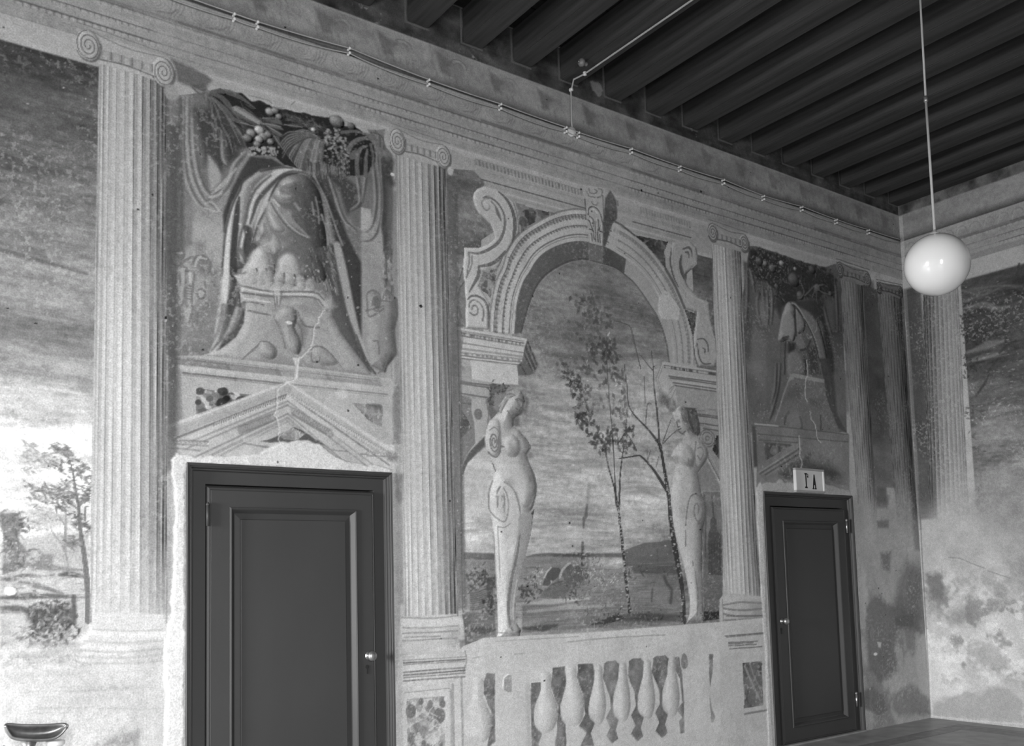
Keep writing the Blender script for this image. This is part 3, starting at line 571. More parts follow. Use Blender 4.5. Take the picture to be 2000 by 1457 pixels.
c.leaves(ZZ, [(1200, 480), (1180, 540), (1250, 500), (1230, 570), (1280, 530), (1850, 330), (1900, 300), (1950, 350), (1900, 420), (1960, 450), (1880, 260)], 9, .022, .78, .028, None, .7); c.leaves(ZZ, [(1000, 700), (1100, 740), (1000, 770), (1200, 720), (1750, 800), (1800, 760), (1830, 870), (1660, 840), (1900, 340), (1180, 520)], 7, .03, .32, .025, None, .7)
c.leaves(O_, [(250, 960), (300, 980), (350, 960), (380, 1000), (330, 1040), (390, 1060), (450, 1090), (420, 1130), (350, 1130), (470, 1110), (290, 1060)], 10, .022, .78, .025, None, .75); c.leaves(O_, [(230, 960), (320, 930), (360, 990), (400, 1090), (300, 1150), (180, 1180), (230, 1240), (280, 1340), (400, 1330)], 8, .022, .34, .025, None, .7)
c.poly(O_, [(850, 1060), (900, 1050), (910, 1120), (900, 1280), (820, 1290), (800, 1180)], .58, .8, .03); c.line(O_, [(880, 1080), (900, 1130), (940, 1180), (930, 1280)], .03, .34, .7, .02); c.line(O_, [(825, 860), (825, 1050)], .012, .42, .7); c.line(O_, [(785, 1180), (780, 1270)], .02, .36, .7, .012)
c.line(O_, [(235, 810), (232, 930)], .022, .34, .7, .01); c.line(O_, [(270, 510), (260, 600), (245, 620), (240, 690)], [.02, .03, .03, .012], .40, .75, .012); c.line(O_, [(285, 350), (275, 500)], .03, .56, .5, .02)
c.poly(O_, [(280, 1457), (400, 1420), (470, 1385), (560, 1375), (560, 1410), (460, 1440), (420, 1457)], .30, .9, .01, rough=.01)
for q in range(5): c.line(O_, [(560, 1385 + q * 9), (700, 1368 + q * 14), (850, 1380 + q * 10), (1010, 1385 + q * 10)], [.01, .02, .015, .006], .32, .5, .012, smooth=3)
c.leaves(O_, [(420, 1420), (480, 1395), (520, 1380), (360, 1440), (1010, 1400), (1030, 1380), (740, 1370), (850, 1400)], 6, .03, .28, .02, None, .7)
# right end of the view: spire behind the herm
c.poly(H_, [(480, 140), (670, 140), (665, 1100), (630, 1310), (490, 1330)], .46, .9, .01, p_view); c.poly(H_, [(490, 150), (665, 200), (660, 230), (490, 230)], .62, .5, .02); c.poly(H_, [(500, 350), (560, 380), (560, 480), (500, 760), (490, 700)], .60, .6, .02); c.poly(H_, [(600, 250), (660, 300), (650, 480), (610, 480)], .58, .5, .02)
c.poly(H_, [(560, 150), (570, 180), (590, 380), (608, 400), (610, 480), (650, 560), (655, 910), (530, 910), (530, 540), (550, 480), (553, 400), (570, 380)], .38, .9, .006, p_spire); c.lines(H_, [[(x, 620), (x, 900)] for x in (545, 565, 590, 615, 640)], .006, .30, a=.5); c.line(H_, [(497, 175), (510, 400), (505, 740)], .016, .36, .7, .008)
for q in range(40):
    x = RNG.uniform(490, 640); y = RNG.uniform(900, 1240); c.line(H_, [(x, y), (x + RNG.uniform(10, 50), y - 3)], [.002, .01, .002], RNG.choice([.3, .4, .62, .7]), .5, .008)
c.poly(H_, [(490, 1245), (635, 1240), (632, 1310), (490, 1330)], .26, .9, .008)
w_ = c.win(3.22, 5.75, 1.0, 1.75); c.C[w_] *= (.93 * (1 + .35 * (fbm(c.X[w_[1]], c.Z[w_[0]], 3, 12, 4, 2) - .5))).astype(np.float32)
# trees of the view
c.lines(O_, [[(605, 1355), (600, 1280), (580, 1140), (568, 1000), (552, 860), (542, 760), (530, 660), (520, 560), (510, 500), (495, 400), (488, 270), (480, 130), (478, 0)]], [.034, .03, .028, .026, .026, .026, .024, .022, .018, .013, .011, .010, .008], .27, a=.92, lab=p_tr1, smooth=3)
c.lines(O_, [[(518, 560), (525, 450), (528, 330), (535, 230), (548, 130), (560, 50), (565, 0)], [(505, 520), (490, 400), (470, 320), (440, 220), (420, 120), (410, 90)]], [.022, .017, .013, .010, .008], .29, a=.9, lab=p_tr1, smooth=3)
c.lines(N_, [[(537, 1457), (525, 1250), (510, 1100), (497, 950), (487, 800), (478, 650), (480, 480), (470, 330)], [(575, 1400), (640, 1300), (655, 1200), (665, 1100)], [(745, 1457), (690, 1350), (625, 1270)]], [.011, .010, .009, .008, .007, .006, .004], .36, a=.85, lab=p_tr1, smooth=3)
for (pts, n, v) in (([(200, 110), (240, 150), (290, 120), (330, 90), (350, 140), (380, 180), (270, 200), (310, 230), (370, 240), (340, 190), (390, 140)], 5, .42), ([(290, 265), (330, 270), (430, 260), (470, 250), (380, 320), (440, 340), (500, 290), (520, 340), (480, 330), (350, 300)], 5, .42), ([(200, 370), (240, 360), (270, 390), (230, 410), (330, 370), (390, 380), (300, 430), (360, 440), (400, 460)], 5, .46), ([(330, 500), (370, 510), (340, 570), (380, 590), (420, 520), (460, 500), (540, 520), (500, 570), (440, 590), (480, 620), (540, 640), (520, 600)], 7, .34),
                   ([(110, 710), (130, 730), (155, 740), (270, 720), (310, 730), (290, 750)], 6, .40), ([(125, 775), (150, 800), (170, 860), (190, 830), (215, 850), (190, 900), (220, 930), (240, 890), (210, 960), (245, 995), (230, 860), (260, 910)], 4, .30), ([(440, 720), (435, 765), (455, 800), (570, 750), (530, 780), (600, 790), (610, 820)], 4, .38), ([(255, 1040), (280, 1080), (340, 1030), (370, 1050), (330, 900), (400, 870), (450, 1020), (540, 1020), (620, 960), (610, 985)], 4, .46),
                   ([(210, 1140), (235, 1160), (250, 1135), (270, 1165), (240, 1200), (280, 1220), (275, 1240), (320, 1110), (345, 1200), (305, 1275)], 5, .30), ([(420, 1300), (470, 1320), (530, 1310), (590, 1330), (450, 1360), (520, 1380), (560, 1400), (350, 1390), (380, 1360), (440, 1420), (480, 1440), (640, 1390), (680, 1400), (690, 1275), (660, 1260), (600, 1360)], 6, .30), ([(600, 1100), (640, 1060), (560, 1080), (640, 1180), (600, 1170)], 4, .46)):
    c.leaves(N_, pts, n, .050, v, .028, None, .72, p_tr1, .55)
c.leaves(N_, [(180, 810), (430, 1340), (300, 680), (600, 1405), (570, 865), (620, 880), (655, 840), (770, 1110), (500, 440)], 3, .03, .82, .015, None, .8)
c.lines(O_, [[(1040, 1440), (1035, 1340), (1025, 1200), (1000, 1050), (970, 880), (945, 740), (925, 560), (915, 440), (885, 260), (860, 110), (845, 40), (830, 0)]], [.03, .034, .042, .05, .056, .052, .044, .040, .034, .030, .028, .026], .27, a=.93, lab=p_tr2, smooth=3)
c.lines(O_, [[(905, 400), (870, 350), (820, 270), (760, 190), (700, 130), (675, 120), (600, 132), (520, 145)], [(850, 60), (830, 20), (805, 0)]], [.04, .032, .026, .018, .012, .010, .008], .28, a=.9, lab=p_tr2, smooth=3)
c.lines(N_, [[(960, 1420), (940, 1390), (880, 1310), (820, 1240), (740, 1160), (690, 1090), (670, 1030), (660, 900), (645, 780), (635, 690)], [(945, 1400), (940, 1280), (925, 1100), (905, 950), (895, 800), (885, 660), (878, 570)]], [.028, .024, .02, .016, .012, .010, .008, .007, .005], .30, a=.88, lab=p_tr2, smooth=3)
c.lines(N_, [[(975, 1390), (1010, 1290), (1055, 1170)], [(980, 1395), (1040, 1330), (1100, 1280)], [(825, 1220), (835, 1080), (850, 1035), (880, 1045)], [(885, 740), (840, 690), (780, 610)], [(780, 730), (760, 650), (720, 480), (690, 360), (640, 330), (540, 300)], [(820, 1030), (812, 900), (810, 800)]], [.012, .009, .005], .36, a=.8, lab=p_tr2, smooth=3)
c.lines(O_, [[(620, 0), (650, 50), (665, 85)], [(750, 170), (745, 80)], [(815, 210), (835, 130)], [(750, 150), (775, 70)]], [.010, .006], .36, a=.7)
c.flakes(3.95, 5.3, 1.1, 3.0, 95, (.004, .013), .86, .8, 1.4)
for q in range(150):                                      # paint lost from the two trunks
    f, pts = ((O_, [(605, 1355), (580, 1140), (552, 860), (530, 660), (505, 480)]), (O_, [(1040, 1440), (1000, 1050), (945, 740), (915, 440), (880, 260), (760, 190)]))[q % 2]
    i = RNG.integers(len(pts) - 1); t = RNG.random(); xx, yy = (np.array(pts[i]) * (1 - t) + np.array(pts[i + 1]) * t) + RNG.normal(0, 7, 2)
    X_, Z_ = c.P(f, [(xx, yy)])[0]; c.ell(X_, Z_, RNG.uniform(.004, .012), RNG.uniform(.003, .008), RNG.uniform(.6, .85), .8, .004)
# --- arch
OUT = [(956.8, 646), (957.6, 612), (961.6, 583), (969.6, 548), (982.4, 521), (992, 490), (1016, 456), (1053, 432), (1083, 417), (1110, 410), (1136, 409), (1168, 416), (1199.5, 435), (1238.7, 459), (1272, 489.5), (1299, 525.7), (1318, 556), (1332, 586), (1346, 626), (1353.6, 665), (1355.6, 712)]
INN = [(1004, 652), (1005.6, 625), (1010, 586), (1021, 550), (1033.6, 530), (1046, 509), (1064, 491.6), (1088, 479), (1112, 472), (1132, 470), (1149, 471.6), (1165, 475), (1183, 482), (1222, 505), (1252, 530), (1274, 558), (1288, 586), (1305, 630), (1312, 668), (1314.5, 706)]
BACK = [(1018, 650), (1027, 615), (1037, 583), (1053, 551), (1078, 527), (1112, 510), (1140, 506), (1165, 511), (1200, 522), (1222, 538), (1243, 558), (1273, 601), (1290, 632), (1302, 671), (1307, 706)]
oW, iW, bW = (crom(c.P(PXL, p), 8) for p in (OUT, INN, BACK))
def res(p, n=160):
    d = np.r_[0, np.cumsum(np.hypot(*np.diff(p, axis=0).T))]; t = np.linspace(0, d[-1], n); return np.c_[np.interp(t, d, p[:, 0]), np.interp(t, d, p[:, 1])]
oW, iW, bW = res(oW), res(iW), res(bW)
c.flakes(3.5, 5.5, 2.6, 4.05, 14, (.003, .009), .86, .6)
def atone(l, r): return lambda X, Z: (np.interp(X, [3.6, 4.4, 5.0, 5.5], [l, l, r, r])[None, :] * (1 + .16 * (fbm(X, Z, 6, 6, 4, 2) - .5))).astype(np.float32)
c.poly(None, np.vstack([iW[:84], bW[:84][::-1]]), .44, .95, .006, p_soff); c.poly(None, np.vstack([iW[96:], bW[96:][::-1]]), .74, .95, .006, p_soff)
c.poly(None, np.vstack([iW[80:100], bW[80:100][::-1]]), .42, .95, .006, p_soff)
c.poly(K, [(330, 945), (420, 1000), (520, 1110), (600, 1270), (520, 1230), (420, 1180), (310, 1150)], .40, .95, .01)
c.line(None, bW, .014, .36, .8, .006); c.line(None, bW + [.006, -.010], .006, .72, .45, .004)
c.poly(None, np.vstack([oW, iW[::-1]]), atone(.85, .77), 1, .004, p_arch)
for f, wd, v, a in ((.0, .014, .42, .5), (.05, .01, .86, .4), (.17, .008, .42, .8), (.24, .018, .50, .55), (.315, .006, .84, .5), (.52, .010, .44, .75), (.57, .006, .85, .45), (.80, .010, .42, .75), (.85, .007, .86, .4), (.88, .006, .48, .6), (1.0, .008, .88, .4)):
    c.line(None, (oW * (1 - f) + iW * f)[:88], wd, v, a, .004); c.line(None, (oW * (1 - f) + iW * f)[92:], wd, v * .95, a * .65, .006)
for f, st in ((.205, 0), (.275, 1), (.545, 0)):
    q = res(oW * (1 - f) + iW * f, 190)
    for k in range(0, 190, 2):
        a = RNG.uniform(.3, .9) * (1 if k < 100 else .45); c.ell(q[k, 0], q[k, 1], .011, .011, .42, a, .006)
        c.ell(q[k, 0] + .004, q[k, 1] + .006, .006, .006, .84, a * .8, .005)
c.breccia(I_, [(790, 405), (1040, 490), (1310, 545), (1180, 585), (1040, 645), (940, 700), (850, 795), (845, 640), (820, 500)], .5, p_sp1, 80, .05, (.28, .58), .62)
c.breccia(J, [(395, 195), (575, 150), (545, 320), (505, 420), (490, 525), (440, 460), (335, 395)], .5, p_sp1, 60, .035, (.36, .62), .68)
c.breccia(K, [(710, 785), (1160, 875), (1110, 1000), (1135, 1235), (1000, 1060), (860, 900)], .4, p_sp2, 70, .05, (.22, .42), .52)
c.breccia(L_, [(520, 505), (625, 545), (620, 690), (600, 765), (580, 700), (550, 600)], .4, p_sp2, 40, .05, (.26, .44), .52)
# keystone
c.poly(I_, [(1590, 190), (1640, 370), (1665, 640), (1690, 900), (1860, 945), (1872, 600), (1880, 330), (1905, 235)], .80, 1, .004, p_key)
c.lines(I_, [[(1640, 370), (1655, 560)], [(1860, 330), (1868, 560), (1862, 940)]], .012, .40, a=.7)
c.lines(I_, [[(1680, 560), (1690, 480), (1740, 460), (1800, 500), (1840, 580), (1860, 680)], [(1700, 580), (1740, 620), (1745, 700), (1735, 660)], [(1700, 640), (1720, 700), (1750, 780)], [(1690, 730), (1740, 760), (1755, 860)], [(1800, 620), (1810, 700), (1790, 800)], [(1830, 690), (1815, 750), (1850, 770)], [(1760, 640), (1770, 880)], [(1785, 640), (1800, 890)], [(1720, 790), (1730, 880)], [(1700, 640), (1675, 620)], [(1820, 800), (1830, 900)]], .010, .36, a=.85, smooth=4)
c.lines(I_, [[(1700, 520), (1740, 490), (1790, 540)], [(1710, 600), (1725, 680)], [(1780, 600), (1785, 760)], [(1840, 640), (1835, 720)], [(1700, 800), (1712, 890)], [(1845, 860), (1850, 920)]], .012, .92, a=.7, smooth=4)
c.lines(I_, [[(1690, 240), (1700, 290), (1760, 300), (1790, 270), (1760, 250)], [(1660, 270), (1690, 330), (1760, 345)], [(1800, 240), (1850, 260), (1840, 330), (1790, 350)], [(1720, 400), (1740, 430), (1780, 440), (1800, 410)]], .010, .52, a=.75, smooth=5)
c.poly(I_, [(1690, 902), (1862, 945), (1858, 1150), (1695, 1110)], .54, .9, .006); c.line(I_, [(1690, 902), (1695, 1110)], .008, .66, .5)
c.poly(K, [(410, 210), (350, 300), (335, 420), (328, 600), (322, 940), (345, 935), (372, 860), (410, 720), (440, 640), (500, 580), (500, 480), (490, 360), (460, 290)], .42, .85, .012); c.poly(K, [(335, 440), (495, 480), (490, 570), (440, 640), (400, 740), (345, 930), (322, 940), (328, 560)], .38, .7, .01)
c.line(K, [(340, 560), (440, 600), (560, 660), (720, 790)], .016, .34, .8, .01)
# scrolls
c.poly(I_, [(420, 215), (330, 240), (285, 290), (275, 370), (300, 460), (340, 540), (420, 610), (490, 680), (530, 780), (540, 850), (460, 920), (340, 965), (165, 960), (165, 1050), (150, 1200), (155, 1300), (175, 1400), (180, 1542), (190, 1622), (185, 1762), (190, 1940), (465, 1962), (465, 1782), (480, 1640), (350, 1430), (400, 1250), (570, 1210), (600, 1180), (640, 1080), (700, 1000), (785, 850), (842, 780), (838, 650), (815, 520), (775, 405), (690, 325), (560, 250)], .85, 1, .004, p_scr1, vol=(.022, .5))
c.poly(J, [(150, 150), (90, 370), (60, 480), (70, 620), (110, 760), (185, 865), (180, 480), (170, 330)], .56, .9, .006, p_scr1); c.lines(J, [[(165, 320), (110, 400), (90, 520), (100, 640), (140, 760)], [(150, 150), (75, 400), (62, 520)]], .010, .38, a=.75, smooth=4); c.poly(J, [(45, 760), (180, 860), (60, 860)], .36, .8, .012)
c.lines(I_, [[(590, 280), (680, 365), (750, 490), (785, 640), (780, 760), (755, 890)]], [.010, .022, .03, .034, .030, .012], .42, a=.85, smooth=5)
c.lines(I_, [[(400, 352), (460, 338), (560, 400), (635, 510), (665, 640), (640, 790), (570, 910), (460, 985), (340, 1030), (215, 1018)]], [.012, .018, .016, .016, .02, .022, .024, .022, .016, .010], .48, a=.85, smooth=5)
c.lines(I_, [[(375, 350), (440, 320), (570, 385), (655, 500), (690, 640), (665, 800), (590, 930), (470, 1015), (340, 1060), (250, 1060)]], .010, .88, a=.55, smooth=5)
c.lines(I_, [[(440, 410), (470, 440), (470, 490), (430, 500), (395, 460), (385, 410), (410, 370), (460, 360)], [(500, 400), (560, 470), (600, 560), (615, 630)]], .012, .54, a=.8, smooth=5); c.ell(*c.P(I_, [(440, 430)])[0], .03, .035, .90, .8, .03); c.poly(I_, [(540, 450), (580, 510), (618, 635), (590, 600), (555, 540)], .44, .8, .008)
c.poly(I_, [(490, 540), (540, 580), (610, 650), (580, 800), (540, 800), (520, 700)], .84, .5, .03)
c.lines(I_, [[(350, 1190), (480, 1165), (580, 1105), (665, 1005)], [(345, 1185), (345, 1260), (320, 1340), (230, 1500)]], [.016, .026, .026, .012], .44, a=.85, smooth=5); c.lines(I_, [[(225, 1025), (228, 1130), (200, 1270)], [(262, 1060), (255, 1180), (190, 1330)]], .012, .5, a=.7, smooth=4); c.lines(I_, [[(390, 1240), (560, 1200)], [(390, 1260), (340, 1400)]], .010, .88, a=.5)
c.lines(J, [[(210, 530), (250, 490), (330, 490), (410, 540), (450, 620), (468, 720), (465, 880)]], [.010, .014, .016, .018, .02, .016, .008], .44, a=.85, smooth=5)
c.lines(J, [[(230, 620), (235, 570), (280, 540), (340, 560), (390, 620), (405, 700), (390, 790)], [(260, 650), (275, 610), (310, 610), (335, 660), (320, 710), (280, 720), (235, 690)]], .013, .50, a=.8, smooth=5); c.line(J, [(270, 560), (330, 545), (400, 610), (425, 720), (420, 850)], .010, .9, .5, smooth=5)
c.poly(K, [(1215, 880), (1320, 858), (1440, 868), (1525, 950), (1550, 1080), (1540, 1180), (1440, 1250), (1400, 1290), (1395, 1400), (1420, 1457), (1560, 1600), (1690, 1660), (1720, 1900), (1810, 2250), (1820, 2400), (1780, 2500), (1560, 2490), (1500, 2350), (1490, 2150), (1530, 1790), (1390, 1750), (1280, 1500), (1180, 1250), (1185, 1000)], .75, 1, .004, p_scr2, vol=(.03, .5))
c.lines(K, [[(1350, 970), (1420, 950), (1460, 990), (1470, 1060)], [(1330, 1050), (1310, 1150), (1330, 1280), (1370, 1370)], [(1200, 960), (1190, 1150), (1230, 1330), (1290, 1457)], [(1430, 1080), (1420, 1020), (1380, 1010)]], [.012, .024, .012], .42, a=.8, smooth=5); c.lines(K, [[(1300, 930), (1240, 980), (1270, 1250), (1310, 1400)], [(1460, 1220), (1530, 1150), (1500, 1120)]], .010, .84, a=.55, smooth=4); c.poly(K, [(1340, 1050), (1310, 1110), (1320, 1280), (1370, 1370), (1410, 1260), (1370, 1290), (1335, 1170)], .36, .7, .012)
c.lines(L_, [[(460, 230), (540, 340), (620, 400), (700, 440), (720, 560), (780, 720), (815, 850), (800, 980)], [(480, 330), (560, 450), (640, 520), (660, 620), (710, 750)]], .010, .84, a=.55, smooth=4); c.lines(L_, [[(640, 790), (700, 785), (740, 840), (745, 910)], [(630, 860), (640, 830), (660, 960), (700, 1020), (770, 1020)], [(690, 870), (715, 890), (710, 920)], [(800, 720), (830, 850), (825, 960), (805, 1050)], [(600, 770), (610, 900), (630, 1020)]], [.008, .018, .010], .42, a=.8, smooth=4)
c.line(L_, [(345, 130), (430, 280), (520, 490)], .03, .40, .75, .012)
c.poly(L_, [(340, 332), (375, 338), (400, 380), (440, 440), (475, 500), (475, 560), (465, 615), (430, 595), (350, 600), (300, 590), (270, 530), (272, 430), (300, 360)], .85, 1, .008, p_mend, h=.003, rough=.004)
# imposts
c.poly(J, [(125, 878), (935, 1010), (930, 1060), (905, 1100), (890, 1190), (870, 1290), (800, 1345), (245, 1265), (125, 1235), (160, 1010)], .85, 1, .004, p_imp1); c.poly(J, [(940, 1010), (1075, 1320), (1025, 1430), (960, 1457), (820, 1457), (805, 1345), (872, 1290), (892, 1190), (908, 1100)], .46, 1, .006, p_imp1)
c.poly(PXL, [(919, 703), (1010, 716), (1013, 752), (958, 748), (922, 741)], .85, 1, .004, p_imp1)
for y0, y1, wd, v, a in ((915, 1040, .008, .5, .6), (940, 1065, .012, .42, .75), (975, 1095, .012, .42, .7), (1060, 1180, .008, .5, .7), (1130, 1230, .014, .52, .5), (1180, 1260, .012, .5, .5), (1215, 1300, .010, .46, .7), (1250, 1335, .008, .46, .7)): c.line(J, [(135, y0), (890, y1)], wd, v, a)
q0, q1 = c.P(J, [(160, 955), (880, 1082)])
for k in range(46): t = k / 45; c.ell(*(q0 * (1 - t) + q1 * t), .009, .009, RNG.choice([.46, .86]), .6, .005)
q0, q1 = c.P(J, [(180, 1195), (840, 1275)])
for k in range(40): t = k / 39; c.ell(*(q0 * (1 - t) + q1 * t), .009, .007, RNG.choice([.5, .86]), .55, .005)
c.lines(J, [[(945, 1050), (1050, 1320)], [(920, 1120), (1030, 1380)], [(900, 1200), (1000, 1400)], [(850, 1330), (920, 1440)]], .012, .32, a=.8); c.lines(J, [[(935, 1080), (1040, 1350)], [(910, 1170), (1010, 1400)], [(960, 1040), (1065, 1310)]], .008, .62, a=.6)
c.poly(G, [(135, 85), (725, 190), (725, 410), (265, 335), (240, 300), (200, 250)], .76, 1, .004, p_imp2); c.poly(G, [(130, 82), (65, 270), (100, 400), (180, 450), (260, 540), (287, 552), (285, 380), (240, 300), (205, 285), (155, 130)], .78, 1, .006, p_imp2); c.poly(G, [(265, 338), (725, 410), (748, 592), (480, 575), (285, 552)], .69, 1, .004, p_imp2)
c.lines(G, [[(145, 130), (725, 215)], [(150, 150), (725, 235)], [(195, 240), (725, 310)], [(210, 260), (725, 330)], [(240, 310), (725, 380)], [(260, 340), (725, 408)]], .012, .44, a=.75); c.lines(G, [[(140, 105), (720, 195)], [(170, 220), (725, 290)], [(230, 290), (725, 355)]], .008, .84, a=.5)
q0, q1 = c.P(G, [(170, 145), (715, 225)])
for k in range(40): t = k / 39; c.ell(*(q0 * (1 - t) + q1 * t), .014, .010, RNG.choice([.36, .8]), .6, .006)
c.lines(G, [[(120, 110), (60, 270), (95, 390)], [(135, 130), (80, 280), (115, 380)], [(200, 380), (260, 330)], [(190, 440), (250, 350)], [(225, 470), (270, 370)]], .008, .58, a=.7); c.ell(*c.P(G, [(165, 405)])[0], .03, .05, .88, .6, .03)
# brackets beside the herms
c.poly(E_, [(0, -20), (340, 40), (320, 100), (300, 215), (0, 170)], .72, 1, .005, p_bk1); c.poly(E_, [(120, 215), (280, 230), (305, 400), (290, 560), (160, 700), (150, 480), (110, 330)], .73, 1, .005, p_bk1); c.poly(E_, [(0, 175), (120, 225), (110, 330), (145, 480), (160, 700), (100, 780), (0, 960)], .54, 1, .006, p_bk1)
c.lines(E_, [[(0, 28), (320, 75)], [(0, 50), (310, 95)], [(0, 160), (290, 205)], [(0, 265), (110, 275)]], .012, .46, a=.8); c.breccia(E_, [(0, 330), (60, 420), (120, 540), (0, 660)], .4, None, 30, .03, (.25, .4), .5)
c.poly(E_, [(335, 55), (535, 70), (470, 170), (440, 290), (400, 380), (330, 440), (300, 330), (320, 150)], .48, .95, .006); c.poly(E_, [(370, 150), (470, 160), (400, 370), (350, 300)], .62, .8, .015); c.leaves(E_, [(370, 80), (410, 100), (480, 90), (330, 110), (330, 200), (320, 280)], 6, .035, .34, .02, None, .8)
for k, r in enumerate((72, 52, 30, 14)): X_, Z_ = c.P(E_, [(190, 390)])[0]; c.spiral(X_, Z_, r * .18 * .0024, r * .18 * .0028, 1.0, .4, .010, .44, 1, .8, .7)
c.line(E_, [(280, 240), (305, 380), (290, 540)], .012, .5, .7); c.poly(E_, [(262, 630), (272, 740), (180, 820), (75, 920), (40, 1010), (0, 1180), (0, 1000), (90, 800)], .36, .9, .01, rough=.006)
c.poly(PXL, [(905, 935), (915, 905), (945, 873), (962, 865), (965, 1000), (905, 1010)], .80, .5, .03)
c.poly(G, [(490, 610), (745, 655), (745, 825), (520, 740)], .67, 1, .005, p_bk2); c.poly(G, [(530, 760), (745, 820), (690, 880), (680, 960), (750, 1130), (768, 1420), (735, 1330), (600, 1095), (615, 1030), (540, 930)], .64, 1, .006, p_bk2); c.lines(G, [[(495, 640), (745, 670)], [(500, 655), (740, 690)], [(520, 735), (745, 770)], [(560, 790), (740, 820)]], .012, .42, a=.8)
X_, Z_ = c.P(G, [(603, 895)])[0]
for r in (1.0, .72, .25): t = np.linspace(0, 6.3, 26); c.line(None, np.c_[X_ + .085 * r * np.cos(t), Z_ + .068 * r * np.sin(t)], .012, .44, .75)
c.breccia(G, [(700, 860), (748, 870), (750, 1150), (655, 1020)], .4, None, 40, .05, (.2, .36), .46); c.poly(G, [(600, 1130), (720, 1360), (750, 1457), (480, 1457), (500, 1260)], .52, .8, .02); c.line(G, [(600, 1080), (650, 1180), (730, 1330), (760, 1430)], .012, .40, .7, smooth=4); c.line(G, [(620, 1060), (680, 1170), (755, 1330)], .008, .8, .5, smooth=4)
c.poly(G, [(355, 568), (482, 580), (520, 740), (530, 840), (490, 890), (430, 800), (395, 700), (385, 620)], .36, .95, .01); c.poly(G, [(420, 640), (470, 640), (500, 760), (470, 820), (430, 720)], .50, .6, .02)

# --- herms
h1 = [(560, 90), (660, 130), (692, 190), (704, 240), (690, 300), (690, 340), (660, 385), (612, 412), (582, 440), (575, 520), (640, 560), (700, 640), (748, 715), (755, 760), (722, 830), (740, 890), (770, 965), (808, 1060), (828, 1180), (818, 1290), (795, 1390), (775, 1430)]
h1 += [((x * Fh[2] + Fh[0] - E_[0]) / E_[2], (y * Fh[2] + Fh[1] - E_[1]) / E_[2]) for x, y in [(655, 240), (640, 330), (620, 480), (590, 600), (560, 720), (530, 830), (500, 960), (485, 1100), (490, 1250), (535, 1320), (528, 1380), (460, 1410), (318, 1420), (330, 1340), (325, 1150), (318, 980), (305, 800), (300, 600), (290, 450), (275, 340), (258, 270), (245, 180)]]
h1 += [(300, 1330), (315, 1200), (345, 1110), (380, 1010), (345, 930), (310, 850), (280, 770), (266, 660), (285, 540), (310, 470), (370, 410), (420, 350), (460, 250), (500, 150)]
c.poly(E_, h1, lambda X, Z: (.80 * (1 + .14 * (fbm(X, Z, 7, 7, 4, 2) - .5))).astype(np.float32), 1, .004, p_herm1, vol=(.10, .62))
def sh(F, pts, v, a, soft=.05): c.poly(F, pts, v, a, soft)
sh(Fh, [(512, 330), (505, 480), (470, 660), (440, 850), (412, 1000), (408, 1150), (425, 1290), (470, 1340), (500, 1320), (482, 1100), (505, 940), (560, 720), (620, 480), (640, 300), (560, 260)], .64, .85, .006)
c.lines(Fh, [[(525, 480), (500, 660), (455, 860), (428, 1050), (425, 1150), (440, 1280), (465, 1330)]], [.010, .022, .024, .022, .018, .010], .46, a=.85, smooth=5); c.line(Fh, [(500, 880), (480, 1000), (465, 1130), (470, 1230)], .012, .80, .6, smooth=4)
c.lines(Fh, [[(330, 400), (338, 600), (345, 800), (350, 860)], [(330, 405), (390, 410), (440, 375)], [(290, 450), (302, 620), (310, 830), (322, 1000)]], .008, .52, a=.65, smooth=4); c.lines(Fh, [[(320, 1345), (520, 1360)], [(318, 1415), (460, 1412), (528, 1380)], [(325, 1385), (500, 1375)]], .008, .55, a=.7)
c.poly(E_, [(470, 640), (560, 600), (640, 680), (650, 780), (600, 850), (520, 840), (470, 760)], .78, .8, .03, smooth=3, vol=(.05, .75)); c.poly(E_, [(660, 660), (720, 690), (755, 750), (730, 810), (670, 800)], .68, .7, .02, smooth=3, vol=(.03, .7))
c.poly(E_, [(430, 930), (600, 900), (740, 960), (800, 1080), (815, 1200), (760, 1370), (680, 1400), (620, 1280), (560, 1180), (480, 1110)], .77, .7, .04, smooth=3, vol=(.08, .7)); c.poly(E_, [(300, 500), (370, 430), (430, 480), (440, 640), (440, 760), (380, 850), (310, 800), (275, 660)], .79, .7, .02, smooth=3, vol=(.04, .6))
sh(E_, [(700, 640), (755, 760), (720, 840), (770, 970), (825, 1180), (800, 1390), (740, 1457), (690, 1380), (740, 1200), (690, 980), (640, 860), (620, 760)], .60, .6, .05); sh(E_, [(540, 720), (620, 730), (625, 830), (580, 850), (530, 830)], .54, .55, .035); sh(E_, [(700, 680), (750, 720), (745, 790), (710, 800)], .52, .5, .03)
sh(E_, [(430, 470), (560, 450), (570, 520), (600, 600), (470, 640)], .70, .4, .04); sh(E_, [(580, 425), (640, 420), (650, 520), (600, 520), (575, 500)], .44, .8, .02); sh(E_, [(740, 1070), (780, 1060), (775, 1140), (750, 1130)], .50, .7, .015); sh(E_, [(600, 1080), (700, 1050), (760, 1200), (700, 1350), (620, 1250)], .84, .35, .06); sh(E_, [(430, 880), (560, 860), (600, 960), (540, 1040), (420, 1010)], .82, .35, .06)
X_, Z_ = c.P(E_, [(365, 690)])[0]; c.spiral(X_, Z_, .040, .072, 2.2, .5, .011, .50, -1, .15, .85); c.lines(E_, [[(300, 800), (340, 840), (390, 855), (430, 800), (440, 740), (470, 745)]], .012, .46, a=.8, smooth=4); c.line(E_, [(320, 560), (370, 530), (420, 590), (435, 690)], .010, .56, .7, smooth=4)
